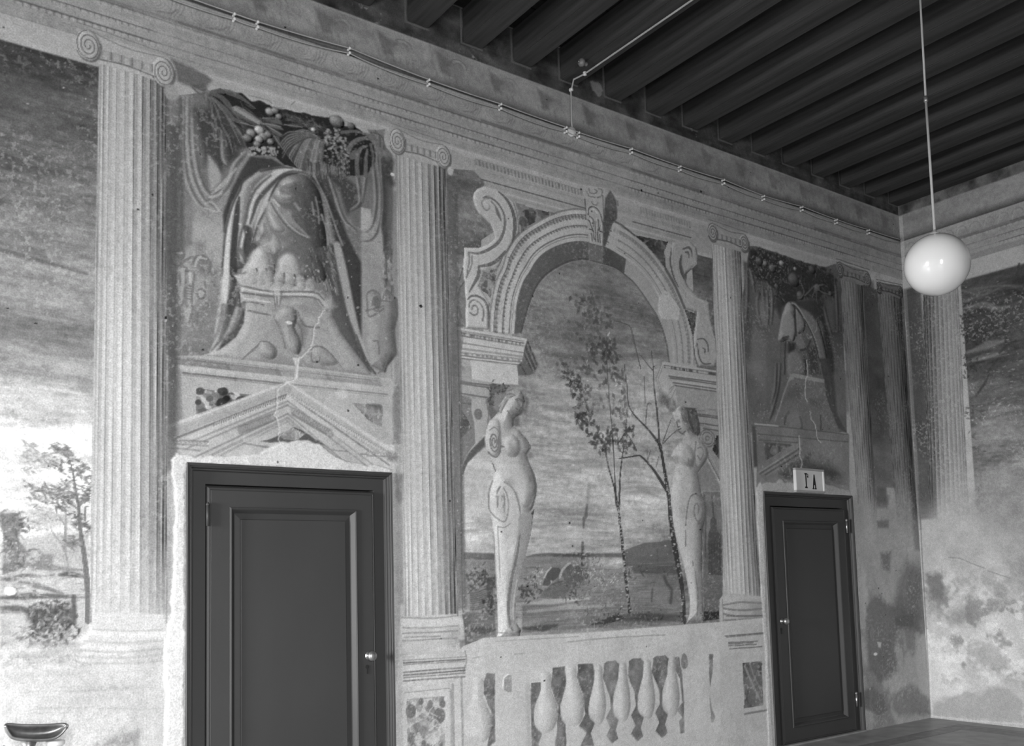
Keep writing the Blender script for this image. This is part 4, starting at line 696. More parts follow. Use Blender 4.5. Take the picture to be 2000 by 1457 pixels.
c.lines(E_, [[(345, 1120), (310, 1240), (305, 1400)], [(480, 1130), (560, 1190), (610, 1290), (640, 1400), (650, 1457)], [(395, 1230), (430, 1180)], [(410, 1290), (400, 1400)], [(470, 1260), (480, 1340), (475, 1457)], [(450, 1280), (450, 1330)]], .013, .56, a=.75, smooth=4)
c.lines(Fh, [[(245, 130), (255, 250), (310, 320), (380, 360), (410, 320), (425, 220), (410, 120), (380, 60)], [(320, 110), (350, 50)], [(375, 230), (390, 180), (375, 130)], [(320, 130), (325, 220)], [(490, 100), (520, 200), (530, 310)]], .011, .55, a=.7, smooth=4)
c.lines(E_, [[(760, 960), (805, 1060), (828, 1190), (815, 1300)], [(750, 720), (765, 750), (720, 800)], [(380, 1010), (350, 930)], [(700, 640), (745, 700)]], .009, .38, a=.75, smooth=4)
# face and hair of the left herm
sh(E_, [(500, 130), (560, 80), (620, 100), (600, 180), (530, 220), (480, 300), (430, 370), (400, 390), (450, 260)], .66, .8, .015)
c.lines(E_, [[(500, 180), (540, 160), (590, 180)], [(480, 220), (440, 300), (410, 360)], [(510, 230), (460, 320), (440, 370)], [(520, 130), (570, 110)], [(490, 160), (460, 230)], [(540, 200), (570, 190)]], .010, .50, a=.7, smooth=3); c.lines(E_, [[(490, 200), (420, 300)], [(470, 240), (425, 340)]], .010, .9, a=.6)
sh(E_, [(600, 225), (650, 215), (655, 255), (620, 265)], .48, .75, .014); c.lines(E_, [[(600, 225), (640, 215), (660, 230)], [(680, 230), (700, 235)]], .008, .46, a=.8); sh(E_, [(650, 260), (672, 260), (680, 310), (655, 310)], .86, .5, .012); c.lines(E_, [[(670, 260), (672, 310), (650, 318)], [(605, 325), (640, 345), (655, 335)], [(605, 350), (635, 365)]], .009, .40, a=.85); sh(E_, [(690, 250), (705, 260), (690, 380), (640, 400), (660, 340)], .58, .6, .02); c.line(E_, [(510, 350), (550, 400), (600, 415), (650, 395), (690, 340)], .010, .46, .7, smooth=4)
c.line(E_, [(700, 180), (725, 250), (700, 360)], .03, .40, .55, .02, smooth=3)
h2 = [(310, 555), (240, 610), (232, 640), (250, 690), (262, 730), (285, 790), (305, 825), (335, 852), (355, 870), (330, 930), (290, 965), (245, 1020), (218, 1080), (250, 1125), (268, 1170), (255, 1260), (235, 1350), (222, 1440)]
cv = lambda L: [((x * H_[2] + H_[0] - G[0]) / G[2], (y * H_[2] + H_[1] - G[1]) / G[2]) for x, y in L]
h2 += cv([(190, 140), (195, 260), (205, 400), (230, 530), (265, 680), (300, 790), (330, 920), (350, 1040), (365, 1160), (360, 1260), (335, 1345), (490, 1332), (485, 1180), (480, 1000), (478, 800), (480, 600), (482, 480), (505, 400), (512, 330), (500, 230), (470, 150)])
h2 += [(535, 1440), (520, 1370), (500, 1260), (535, 1215), (575, 1160), (612, 1080), (600, 1000), (560, 940), (520, 890), (470, 850), (430, 800), (400, 720), (390, 640), (360, 575)]
c.poly(G, h2, lambda X, Z: (.78 * (1 + .14 * (fbm(X, Z, 7, 7, 4, 1) - .5))).astype(np.float32), 1, .005, p_herm2, vol=(.11, .5))
c.poly(G, [(300, 960), (380, 950), (450, 1020), (470, 1110), (440, 1190), (360, 1180), (300, 1110)], .76, .7, .04, smooth=3, vol=(.06, .7)); c.poly(G, [(260, 1200), (400, 1210), (500, 1260), (530, 1400), (500, 1700), (260, 1700), (235, 1400)], .77, .3, .12, smooth=3, vol=(.12, .4)); c.poly(G, [(490, 930), (560, 960), (605, 1040), (590, 1120), (520, 1205), (480, 1150)], .72, .7, .03, smooth=3, vol=(.05, .6))
sh(G, [(470, 1180), (520, 1210), (500, 1290), (540, 1457), (450, 1457), (460, 1300)], .58, .6, .05); sh(G, [(400, 1120), (450, 1110), (465, 1190), (430, 1215), (390, 1180)], .50, .65, .03); sh(G, [(255, 1085), (300, 1090), (290, 1140), (265, 1160)], .6, .5, .04); sh(G, [(350, 870), (450, 860), (430, 930), (340, 940)], .62, .4, .04); sh(G, [(500, 930), (590, 990), (600, 1080), (540, 1200), (480, 1200), (470, 1000)], .70, .35, .05)
c.lines(G, [[(480, 930), (470, 1080), (480, 1180), (520, 1215)], [(545, 940), (600, 1010), (608, 1080), (570, 1165)], [(500, 1000), (540, 990), (560, 1050), (530, 1120), (500, 1080)], [(400, 1110), (410, 1170), (450, 1190)], [(525, 1390), (515, 1457)]], .013, .50, a=.7, smooth=4)
sh(G, [(340, 560), (390, 600), (400, 720), (440, 810), (400, 840), (370, 760), (340, 650), (300, 590)], .52, .75, .02); c.lines(G, [[(330, 640), (350, 700), (380, 720), (370, 660)], [(340, 590), (370, 640)], [(390, 720), (430, 810), (470, 850)]], .012, .42, a=.75, smooth=3)
sh(G, [(280, 700), (310, 695), (312, 725), (285, 735)], .48, .75, .015); sh(G, [(250, 700), (262, 700), (268, 730)], .5, .6, .012); c.lines(G, [[(280, 720), (290, 780), (312, 770)], [(292, 808), (310, 800), (322, 790)], [(305, 825), (335, 852), (370, 820)]], .011, .38, a=.8); sh(G, [(325, 800), (370, 800), (350, 850), (330, 850)], .60, .5, .02)
c.ell(*c.P(G, [(222, 545)])[0], .055, .055, .56, .9, .02); c.ell(*c.P(G, [(215, 530)])[0], .03, .03, .72, .6, .02); c.poly(G, [(110, 400), (185, 450), (200, 520), (180, 560), (110, 540), (90, 470)], .34, .6, .05)
c.lines(H_, [[(325, 450), (340, 300), (370, 190), (420, 165), (460, 200), (490, 290), (480, 380), (440, 430)], [(440, 330), (445, 280), (425, 250), (405, 290), (410, 370), (440, 415), (475, 370), (478, 270)], [(420, 880), (420, 950), (438, 1050), (438, 1170), (430, 1280)], [(325, 500), (325, 640)], [(392, 780), (395, 820)]], .013, .50, a=.75, smooth=5); c.lines(H_, [[(490, 200), (512, 300), (490, 410), (440, 440)]], [.01, .03, .01], .44, a=.7, smooth=5)
sh(H_, [(445, 880), (478, 860), (482, 1300), (440, 1300)], .64, .5, .02); c.line(H_, [(340, 1325), (490, 1312)], .008, .56, .6)

# --- niche over the near door
c.poly(B, [(20, 100), (160, 110), (380, 75), (1000, 230), (1750, 440), (1900, 600), (1900, 2800), (30, 2280)], lambda X, Z: (.52 * (1 + .3 * (fbm(X, Z, 4, 4, 5, 1) - .5))).astype(np.float32), 1, .006, p_nich)
c.poly(B, [(20, 150), (155, 120), (155, 1300), (30, 2260)], lambda X, Z: (.50 * (1 + .5 * (fbm(X, Z, 16, 1.5, 4, 1) - .5))).astype(np.float32), .9, .01)
c.poly(B, [(240, 1000), (500, 1080), (490, 1450), (470, 1900), (350, 2150), (60, 2200), (60, 1500), (235, 1350)], lambda X, Z: (.68 * (1 + .2 * (fbm(X, Z, 6, 6, 5, 3) - .5))).astype(np.float32), .9, .02)
c.poly(B, [(40, 1800), (440, 1850), (430, 2100), (300, 2250), (40, 2240)], .50, .6, .08); c.poly(B, [(1640, 1040), (1840, 1250), (1880, 1500), (1900, 2750), (1650, 2350), (1640, 1500)], lambda X, Z: (.66 * (1 + .2 * (fbm(X, Z, 6, 6, 5, 2) - .5))).astype(np.float32), .9, .02)
c.poly(B, [(1760, 640), (1900, 660), (1900, 1500), (1830, 1400), (1780, 900)], lambda X, Z: (.45 * (1 + .8 * (fbm(X, Z, 22, 1.5, 4, 2) - .5))).astype(np.float32), .9, .02)
# hanging cloth swags
c.poly(B, [(155, 110), (240, 110), (250, 500), (300, 800), (360, 980), (440, 1010), (520, 900), (580, 760), (700, 580), (720, 620), (600, 880), (510, 1010), (460, 1110), (340, 1090), (230, 960), (170, 800), (150, 500)], .60, .95, .012)
c.poly(B, [(240, 220), (380, 220), (640, 480), (640, 640), (500, 720), (470, 760), (380, 620), (330, 700), (300, 500)], .29, .85, .05); c.poly(B, [(300, 540), (340, 560), (320, 850), (270, 700)], .48, .6, .03)
c.poly(B, [(370, 610), (440, 690), (480, 780), (470, 830), (390, 900), (370, 780)], .72, .9, .02)
c.folds(B, [[(180, 130), (175, 500), (200, 800), (280, 980), (370, 1070)], [(215, 130), (215, 500), (250, 780), (330, 960), (420, 1040)], [(255, 300), (265, 560), (310, 800), (390, 930), (480, 890)], [(500, 420), (510, 620), (540, 680)], [(690, 600), (600, 700), (560, 830), (470, 960)]], .020, .42, .72)
c.lines(B, [[(340, 1010), (400, 1000), (470, 1080)], [(340, 1050), (440, 1080)], [(400, 930), (500, 850), (600, 720)], [(430, 900), (560, 760)], [(380, 960), (480, 930)]], .012, .78, a=.6, smooth=3)
for k in range(50):
    x, y = RNG.uniform(380, 520), RNG.uniform(860, 1110); c.line(B, [(x, y), (x + RNG.uniform(20, 60), y - RNG.uniform(10, 50))], [.002, .008, .002], RNG.choice([.5, .74, .82]), .5, .005)
for x in (380, 400, 430, 450, 480, 520, 560): c.line(B, [(x, 200 + (x - 380) * 1.2), (x + 20, 330 + (x - 380) * .9), (x + 40, 480 + (x - 380) * .5)], .010, .50, .5, smooth=3)
c.poly(B, [(1200, 740), (1500, 780), (1640, 900), (1640, 1040), (1560, 1060), (1490, 1200), (1400, 1050), (1290, 850)], .31, .9, .03); c.poly(B, [(1380, 800), (1460, 900), (1520, 1100), (1600, 1200), (1500, 1170), (1440, 1040)], .58, .7, .03)
c.poly(B, [(1640, 1040), (1720, 1060), (1730, 1200), (1690, 1230), (1640, 1220)], .74, .9, .008); c.poly(B, [(1560, 1060), (1635, 1050), (1632, 1220), (1560, 1170)], .46, .8, .012)
c.folds(B, [[(1730, 560), (1760, 800), (1770, 1000), (1740, 1180), (1690, 1250)], [(1780, 600), (1810, 900), (1800, 1150), (1740, 1300), (1640, 1330)], [(1610, 560), (1620, 800), (1640, 1000), (1560, 1080)], [(1360, 720), (1420, 900), (1500, 1130), (1600, 1230)], [(1700, 560), (1690, 750), (1660, 1000)], [(1810, 640), (1835, 1000), (1810, 1250)]], .018, .34, .66)
for k in range(60):
    x, y = RNG.uniform(1500, 1780), RNG.uniform(1180, 1330); c.line(B, [(x, y), (x + RNG.uniform(20, 60), y + RNG.uniform(0, 30))], [.002, .008, .002], RNG.choice([.48, .70, .84]), .5, .005)
for x0, x1, v in ((0, 22, .25), (120, 155, .34)): c.poly(B, [(x0 + 8, 140), (x1 + 8, 150), (x1 + 14, 1300), (x0 + 16, 2200)], v, .6, .02)
c.line(B, [(1830, 640), (1830, 1100), (1850, 1450)], .03, .30, .7, .02); c.line(B, [(1890, 660), (1870, 800), (1900, 840)], .05, .28, .7, .04)
# shadow of the cloak on the niche wall
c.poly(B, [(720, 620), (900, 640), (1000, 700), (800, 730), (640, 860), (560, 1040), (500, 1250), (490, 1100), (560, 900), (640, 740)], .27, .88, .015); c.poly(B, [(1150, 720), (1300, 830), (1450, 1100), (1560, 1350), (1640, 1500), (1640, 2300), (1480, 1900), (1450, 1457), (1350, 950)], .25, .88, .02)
# garland
c.poly(B, [(365, 90), (470, 48), (520, 70), (650, 100), (730, 160), (800, 155), (880, 190), (920, 230), (1000, 225), (1200, 268), (1380, 300), (1480, 370), (1560, 360), (1680, 430), (1740, 520), (1760, 620), (1740, 700), (1680, 780), (1600, 780), (1520, 780), (1440, 690), (1330, 680), (1280, 740), (1180, 740), (1000, 690), (930, 620), (880, 610), (760, 610), (690, 540), (640, 430), (540, 330), (480, 240), (400, 170)], .20, .97, .008, p_garl, rough=.010)
c.leaves(B, [(x_, RNG.uniform(150 + (x_ - 430) * .25, 300 + (x_ - 430) * .5)) for x_ in RNG.uniform(430, 980, 26)], 3, .07, .36, .02, -.7, .55, None, .18); c.leaves(B, [(1020 + 12 * k, 285 + 4.5 * k) for k in range(26)], 3, .06, .36, .014, -.3, .5, None, .2)
c.lines(B, [[(380, 90), (480, 130), (560, 220), (620, 300)], [(370, 110), (430, 220), (520, 350), (600, 470), (650, 520)], [(400, 130), (500, 220), (580, 310), (700, 350)], [(400, 80), (520, 80), (640, 130), (760, 220)], [(380, 140), (410, 250), (440, 330)]], [.02, .035, .006], .46, a=.8, smooth=4)
c.poly(B, [(560, 210), (600, 195), (660, 220), (740, 275), (800, 320), (840, 358), (760, 340), (650, 300), (580, 260)], .56, .95, .008)
for k in range(9):
    for j in range(4): X_, Z_ = c.P(B, [(590 + k * 24 + j * 3, 215 + k * 14 + j * 18)])[0]; c.ell(X_, Z_, .010, .007, .70 if j < 2 else .42, .7, .005)
c.poly(B, [(520, 290), (560, 310), (630, 400), (680, 490), (640, 480), (560, 400)], .50, .9, .012); 
for k in range(18): X_, Z_ = c.P(B, [(530 + k * 8, 310 + k * 10 + RNG.normal(0, 8))])[0]; c.ell(X_, Z_, .010, .008, .66, .6, .006)
for pts, v in (([(830, 345), (900, 340), (970, 370), (995, 400), (930, 390)], .50), ([(850, 360), (900, 380), (980, 440), (970, 460), (900, 420)], .44), ([(640, 340), (760, 370), (840, 390), (880, 410), (780, 390)], .42), ([(1000, 355), (1080, 345), (1150, 375), (1080, 380)], .40), ([(900, 430), (960, 460), (975, 540), (940, 500)], .40), ([(820, 300), (900, 310), (960, 300), (990, 360), (900, 340)], .46)): c.poly(B, pts, v, .9, .01); c.line(B, [pts[0], pts[2]], .007, .7, .5)
for x, y, r, v in ((885, 250, .03, .68), (930, 240, .025, .60), (960, 290, .022, .62), (800, 405, .034, .78), (730, 430, .032, .62), (830, 460, .03, .60), (795, 480, .028, .72), (870, 440, .026, .55), (700, 470, .03, .50), (780, 520, .025, .55), (890, 500, .024, .56), (1245, 400, .018, .82), (1440, 330, .05, .58), (1560, 370, .03, .46), (900, 560, .02, .5), (840, 560, .02, .62)): X_, Z_ = c.P(B, [(x, y)])[0]; c.ell(X_, Z_, r, r * .85, v, .95, .010, vol=(r * .9, 1.0))
for k in range(24):                                              # the big tassel of grass
    t = k / 23; x1 = 980 + t * 330; y1 = 480 + 240 * math.sin(t * 1.9) + 20; cx = 1120 + t * 180; cy = 400 + t * 90
    c.line(B, [(1335, 500 + t * 12), (1335 - (1335 - x1) * .5, 400 + 130 * t), (x1, y1), (x1 + 10, y1 + 60)], [.006, .016, .012, .003], RNG.choice([.50, .44, .56, .60, .36]), .85, .005, smooth=4)
for k in range(12): c.line(B, [(1330, 490), (1200, 430 + k * 3), (1050, 415 + k * 12), (985, 450 + k * 18)], [.004, .012, .004], .30 if k % 2 else .56, .7, .005, smooth=4)
for k in range(150):
    x, y = 1340 + RNG.uniform(0, 200), RNG.uniform(420, 780); y = 440 + (x - 1340) * 1.3 + RNG.normal(0, 55); X_, Z_ = c.P(B, [(x, y)])[0]; c.ell(X_, Z_, RNG.uniform(.005, .011), RNG.uniform(.005, .01), RNG.choice([.62, .7, .5, .3]), .8, .005)
for k in range(60): x = 1420 + RNG.uniform(0, 110); y = 420 + (x - 1420) * 1.4 + RNG.normal(0, 30); X_, Z_ = c.P(B, [(x, y)])[0]; c.ell(X_, Z_, .009, .008, RNG.choice([.6, .7, .35]), .8, .005)
for pts, wd in (([(1530, 570), (1580, 500), (1660, 470), (1720, 480)], .03), ([(1610, 780), (1605, 650), (1630, 560), (1690, 530)], .03), ([(1675, 780), (1680, 650), (1690, 560)], .028), ([(1540, 540), (1600, 480), (1700, 450)], .02), ([(1480, 420), (1600, 410), (1700, 450)], .02), ([(1560, 620), (1600, 590), (1600, 680)], .04), ([(1720, 520), (1740, 620), (1730, 720)], .02)): c.line(B, pts, [wd, wd * .9, wd * .4], .48, .85, .006, smooth=4)
for k in range(70): x, y = RNG.uniform(700, 960), RNG.uniform(540, 610); X_, Z_ = c.P(B, [(x, y)])[0]; c.ell(X_, Z_, .006, .006, .74, .7, .005)
for k in range(16): x = 1200 + k * 22; c.line(B, [(x, 660 + RNG.uniform(-20, 20)), (x + 10, 760 + RNG.uniform(-20, 50))], [.014, .003], RNG.choice([.26, .5, .3]), .8, .006)
c.poly(B, [(220, 30), (340, 10), (380, 80), (350, 190), (330, 110), (260, 90)], .56, .8, .01); c.lines(B, [[(240, 50), (300, 100), (340, 90)], [(250, 30), (320, 70), (350, 60)], [(330, 110), (350, 180)]], .010, .44, a=.7, smooth=3)
c.poly(B, [(1690, 395), (1780, 400), (1840, 390), (1830, 480), (1860, 580), (1790, 580), (1740, 480)], .50, .8, .01); c.lines(B, [[(1720, 420), (1790, 440), (1800, 540)], [(1760, 410), (1820, 470), (1830, 560)]], .010, .36, a=.6, smooth=3)
c.lines(B, [[(700, 110), (860, 150), (900, 180)], [(1380, 290), (1420, 285), (1540, 340)], [(1060, 190), (1090, 160)], [(900, 210), (1000, 215)]], .008, .56, a=.55, smooth=3)
c.poly(B, [(368, 100), (470, 220), (640, 430), (690, 545), (640, 560), (590, 520), (560, 620), (500, 420), (430, 360), (385, 300)], .26, .7, .02, rough=.012)
c.lines(B, [[(380, 130), (400, 220), (400, 300)], [(395, 130), (450, 260), (480, 360)], [(410, 140), (520, 280), (590, 420), (640, 520)], [(480, 360), (540, 470), (575, 600)], [(400, 250), (430, 340), (440, 420)]], [.012, .014, .004], .50, a=.75, smooth=3)
# cloak
c.poly(A, [(1130, 215), (1060, 175), (960, 160), (780, 190), (640, 200), (560, 230), (440, 320), (410, 420), (355, 520), (300, 650), (260, 800), (230, 1000), (205, 1200), (190, 1457), (150, 1750), (110, 2100), (85, 2300), (0, 2480), (-70, 2610), (-100, 2640), (-40, 2640), (150, 2560), (300, 2450), (420, 2300), (475, 2150), (478, 1900), (420, 1750), (400, 1560), (340, 1450), (370, 1330), (440, 1310), (480, 1200), (470, 1080), (490, 900), (520, 860), (540, 1020), (560, 1000), (580, 880), (640, 760), (720, 600), (760, 480), (800, 400), (870, 320), (960, 250), (1060, 225)], lambda X, Z: (.56 * (1 + .2 * (fbm(X, Z, 5, 3, 4, 1) - .5))).astype(np.float32), 1, .006, p_cloth, vol=(.05, .45))
for pts, wd, v in (([(400, 470), (350, 600), (300, 800), (270, 1000), (250, 1200), (240, 1457), (200, 1800), (150, 2150), (60, 2400), (-60, 2600)], [.02, .038, .042, .042, .042, .042, .044, .046, .04, .012], .90), ([(370, 560), (330, 800), (310, 1100), (305, 1400), (290, 1800), (230, 2150), (110, 2400)], [.01, .016, .016, .018, .02, .02, .01], .44), ([(1100, 200), (960, 185), (800, 240), (650, 350), (560, 480), (510, 620), (480, 780), (430, 920), (400, 1080), (420, 1180), (450, 1250)], [.012, .03, .045, .055, .05, .045, .04, .04, .04, .03, .01], .88), ([(850, 310), (760, 410), (700, 560), (640, 700), (590, 830), (560, 960)], [.012, .03, .035, .03, .02, .008], .88), ([(700, 430), (620, 590), (570, 740), (530, 850)], [.01, .025, .02, .008], .80), ([(640, 220), (500, 310), (430, 420), (420, 560), (410, 700), (400, 850)], [.01, .03, .03, .028, .02, .01], .74), ([(760, 210), (600, 320), (520, 460), (470, 640), (440, 800)], [.01, .022, .02, .015, .008], .48)):
    c.line(A, pts, wd, v, .85, .018, smooth=5)
for pts, wd, v in (([(395, 500), (375, 650), (350, 900), (335, 1100), (330, 1330), (340, 1450)], [.012, .03, .034, .036, .045, .03], .26), ([(1130, 215), (1000, 200), (880, 250), (770, 360), (660, 470), (600, 560), (560, 680), (520, 800)], [.006, .010, .014, .02, .024, .022, .016, .01], .34), ([(1060, 228), (940, 250), (860, 320), (800, 420), (740, 540)], [.01, .022, .022, .022, .012], .32), ([(640, 205), (740, 180), (900, 160), (1000, 165)], .010, .32), ([(560, 230), (440, 320), (400, 430), (350, 520), (290, 680), (240, 900), (215, 1150), (195, 1400)], .012, .32), ([(760, 250), (640, 350), (560, 450), (500, 600), (470, 760), (420, 900), (385, 1080), (385, 1200), (420, 1290)], [.01, .014, .016, .018, .016, .014, .016, .02, .01], .40), ([(480, 860), (500, 950), (480, 1080), (500, 1150), (560, 1060)], .04, .30), ([(530, 860), (560, 960), (620, 800), (680, 680)], [.012, .014, .014, .008], .36)):
    c.line(A, pts, wd, v, .85, .010, smooth=5)
for pts, wd, v in (([(560, 380), (520, 620), (480, 760), (400, 870)], [.02, .04, .03, .01], .38), ([(585, 300), (570, 480), (560, 560)], [.02, .05, .03], .30), ([(680, 560), (660, 660), (560, 790), (450, 870)], [.05, .08, .06, .02], .30), ([(610, 520), (560, 660), (500, 760)], [.02, .02, .01], .68), ([(660, 500), (620, 600), (570, 700)], .02, .50), ([(500, 500), (470, 650), (430, 760), (370, 840)], [.03, .03, .025, .01], .50), ([(640, 40), (680, 130), (660, 170)], [.03, .03, .01], .40)):
    c.line(Cc, pts, wd, v, .8, .014, smooth=4)
# torso
def rgt(v0, v1, x0, x1): return lambda X, Z: (np.interp(X, [x0, x1], [v0, v1])[None, :] * (1 + .16 * (fbm(X, Z, 8, 8, 4, 1) - .5))).astype(np.float32)
xa, xb = c.P(A, [(700, 700)])[0][0], c.P(A, [(1280, 700)])[0][0]
c.poly(A, [(870, 320), (950, 262), (1060, 238), (1170, 258), (1270, 360), (1330, 480), (1370, 700), (1400, 1000), (1420, 1300), (1380, 1457), (1250, 1480), (900, 1440), (480, 1400), (430, 1330), (500, 1230), (545, 1130), (640, 1050), (590, 1010), (610, 900), (650, 790), (710, 650), (750, 520), (800, 430)], rgt(.66, .34, xa, xb), 1, .01, p_torso, smooth=2, vol=(.09, .5))
for pts, v, a, sf in (([(820, 420), (860, 400), (900, 440), (1000, 470), (1010, 520), (900, 545), (820, 500)], .78, .8, .03), ([(870, 330), (950, 280), (1030, 300), (1050, 360), (960, 400), (880, 390)], .75, .75, .03), ([(720, 660), (800, 700), (900, 830), (900, 900), (800, 900), (740, 800)], .78, .8, .03), ([(640, 790), (690, 800), (720, 900), (690, 960), (600, 1000)], .70, .7, .03), ([(760, 910), (840, 950), (880, 1080), (810, 1170), (760, 1120), (640, 1060)], .80, .8, .03), ([(900, 700), (1000, 650), (1060, 740), (1040, 830), (960, 800)], .70, .75, .03), ([(540, 1130), (640, 1075), (720, 1130), (755, 1250), (765, 1400), (640, 1460), (500, 1420), (495, 1250)], .80, .9, .025), ([(830, 1210), (950, 1140), (1060, 1190), (1110, 1300), (1090, 1450), (880, 1470), (795, 1350)], .78, .9, .025), ([(940, 960), (1020, 940), (1060, 1000), (1010, 1060)], .62, .6, .03), ([(1120, 1270), (1160, 1290), (1150, 1360), (1110, 1350)], .64, .7, .025)): c.poly(A, pts, v, a, sf, smooth=3, vol=(.06, .42))
for pts, wd, v, a in (([(800, 500), (840, 560), (920, 590), (1010, 570), (1050, 500)], [.012, .03, .03, .03, .012], .40, .7), ([(870, 380), (900, 440), (970, 450), (1030, 400), (1100, 420)], [.01, .02, .022, .02, .01], .44, .6), ([(700, 650), (720, 760), (760, 860), (830, 920), (900, 960), (1000, 930)], [.01, .022, .025, .022, .02, .01], .44, .65), ([(610, 900), (700, 970), (750, 920)], .02, .42, .6), ([(740, 1140), (800, 1190), (810, 1260), (780, 1380), (760, 1440)], [.012, .03, .03, .04, .02], .38, .8), ([(820, 1190), (890, 1130), (960, 1100), (1000, 1040)], [.025, .02, .012, .006], .42, .7), ([(640, 1050), (720, 1010), (760, 950)], .016, .44, .6), ([(1080, 420), (1100, 560), (1060, 700), (1130, 800), (1180, 900)], .09, .38, .5), ([(1050, 1000), (1120, 1100), (1180, 1200), (1250, 1400)], .12, .44, .5), ([(1160, 560), (1190, 700), (1190, 900)], .04, .30, .55), ([(590, 1020), (540, 1120), (500, 1220)], .012, .40, .6), ([(1000, 1100), (1080, 1180), (1090, 1300)], .05, .48, .5), ([(1200, 690), (1240, 686)], .02, .18, .9)): c.line(A, pts, wd, v, a, .035, smooth=4)
for pts, wd, v in (([(770, 510), (830, 590), (920, 680), (1000, 780), (1100, 870), (1200, 960)], [.008, .02, .03, .03, .02, .01], .60), ([(780, 550), (860, 680), (950, 800), (1060, 900), (1180, 960)], .010, .74), ([(790, 530), (850, 600)], .014, .88), ([(760, 570), (850, 720), (940, 830), (1050, 920), (1150, 970)], .010, .40), ([(1010, 720), (1080, 810), (1170, 890)], .010, .40), ([(1040, 580), (1080, 640)], .02, .62)): c.line(A, pts, wd, v, .8, .010, smooth=4)
for pts in ([(1250, 250), (1340, 420), (1410, 580), (1470, 750), (1540, 950), (1580, 1050)], [(1270, 500), (1300, 650), (1310, 800)], [(1400, 750), (1450, 1000), (1480, 1300), (1520, 1457)], [(1230, 560), (1250, 700)], [(1340, 700), (1400, 900), (1420, 1200)]): c.line(A, pts, .012, .66, .65, .008, smooth=4)
# right fall of the cloak
c.poly(Cc, [(1250, 20), (1360, 0), (1440, 0), (1500, 200), (1560, 480), (1610, 720), (1690, 930), (1765, 1068), (1700, 1040), (1600, 900), (1480, 740), (1385, 560), (1400, 420), (1330, 180)], rgt(.36, .36, 0, 1), .97, .008, p_cloth)
c.line(Cc, [(1440, 0), (1480, 180), (1530, 420), (1580, 640), (1640, 830), (1740, 1050)], [.05, .06, .055, .05, .04, .01], .72, .85, .016, smooth=4); c.line(Cc, [(1390, 0), (1420, 200), (1450, 350), (1480, 480), (1560, 700), (1680, 980)], [.03, .03, .03, .03, .03, .01], .34, .8, .014, smooth=4); c.line(Cc, [(1370, 60), (1410, 240), (1440, 400)], .02, .58, .6, .014, smooth=4); c.line(Cc, [(1600, 740), (1680, 950), (1760, 1065)], [.01, .02, .01], .32, .8, .008, smooth=3)
c.poly(Cc, [(1385, 560), (1450, 560), (1540, 740), (1540, 800), (1700, 1040), (1600, 920), (1470, 740)], .40, .8, .02)
for k in range(90): x = RNG.uniform(1200, 1420); y = RNG.uniform(-40, 420); c.line(Cc, [(x, y), (x + 12, y + RNG.uniform(20, 60))], .006, RNG.choice([.28, .62, .34, .7]), .6, .005)
# claws and plinth
c.poly(Cc, [(580, 245), (700, 230), (780, 280), (1000, 320), (1250, 345), (1345, 420), (1390, 520), (1330, 560), (1270, 480), (980, 440), (640, 400), (640, 330)], .74, .95, .01, p_plin, vol=(.03, .5)); c.poly(Cc, [(640, 395), (980, 440), (1250, 440), (1340, 540), (1390, 560), (1480, 740), (1600, 900), (1720, 1060), (1700, 1090), (1000, 1010), (640, 970), (330, 910), (470, 860), (600, 760), (665, 640), (680, 490), (640, 470)], lambda X, Z: (.66 * (1 + .25 * (fbm(X, Z, 9, 9, 5, 2) - .5))).astype(np.float32), 1, .008, p_plin, vol=(.05, .35))
for pts in ([(770, 190), (780, 230), (765, 250)], [(850, 190), (855, 240), (840, 260)], [(905, 250), (915, 290)], [(1000, 230), (1005, 300)], [(1085, 240), (1105, 330)], [(1170, 255), (1200, 330), (1230, 360)], [(920, 160), (915, 260)], [(960, 290), (1000, 305)], [(1040, 310), (1090, 330)]): c.line(Cc, pts, [.010, .018, .006], .30, .85, .005, smooth=3)
for x, y in ((740, 255), (810, 262), (875, 268), (960, 280), (1050, 292), (1140, 308), (1220, 330)): c.ell(*c.P(Cc, [(x, y)])[0], .034, .046, .73, .7, .014, vol=(.03, .35))
c.lines(Cc, [[(650, 335), (900, 380), (1240, 385), (1330, 450)], [(650, 390), (890, 420), (1240, 430), (1330, 510)], [(660, 470), (760, 470), (830, 495)], [(700, 540), (880, 575)], [(1140, 620), (1180, 670), (1290, 680)], [(1110, 540), (1140, 620)]], .012, .46, a=.75, smooth=3); c.lines(Cc, [[(650, 360), (900, 400), (1240, 405)], [(680, 440), (880, 470)]], .012, .86, a=.6)
c.poly(Cc, [(900, 370), (930, 340), (960, 340), (970, 520), (940, 520)], .80, .8, .006); c.lines(Cc, [[(910, 380), (930, 520)], [(980, 380), (960, 510)], [(940, 420), (945, 510)]], .009, .48, a=.7)
c.poly(Cc, [(990, 500), (1060, 500), (1110, 560), (1080, 640), (1140, 760), (1130, 880), (1060, 900), (980, 700), (910, 600), (920, 520)], .60, .7, .03); c.lines(Cc, [[(1100, 540), (1090, 620), (1140, 690), (1150, 800), (1120, 900)], [(920, 590), (960, 680), (990, 760), (1010, 850)], [(1030, 560), (1040, 700), (1060, 840)]], .014, .46, a=.6, smooth=3); c.line(Cc, [(1140, 640), (1160, 700), (1140, 820)], .05, .44, .5, .03)
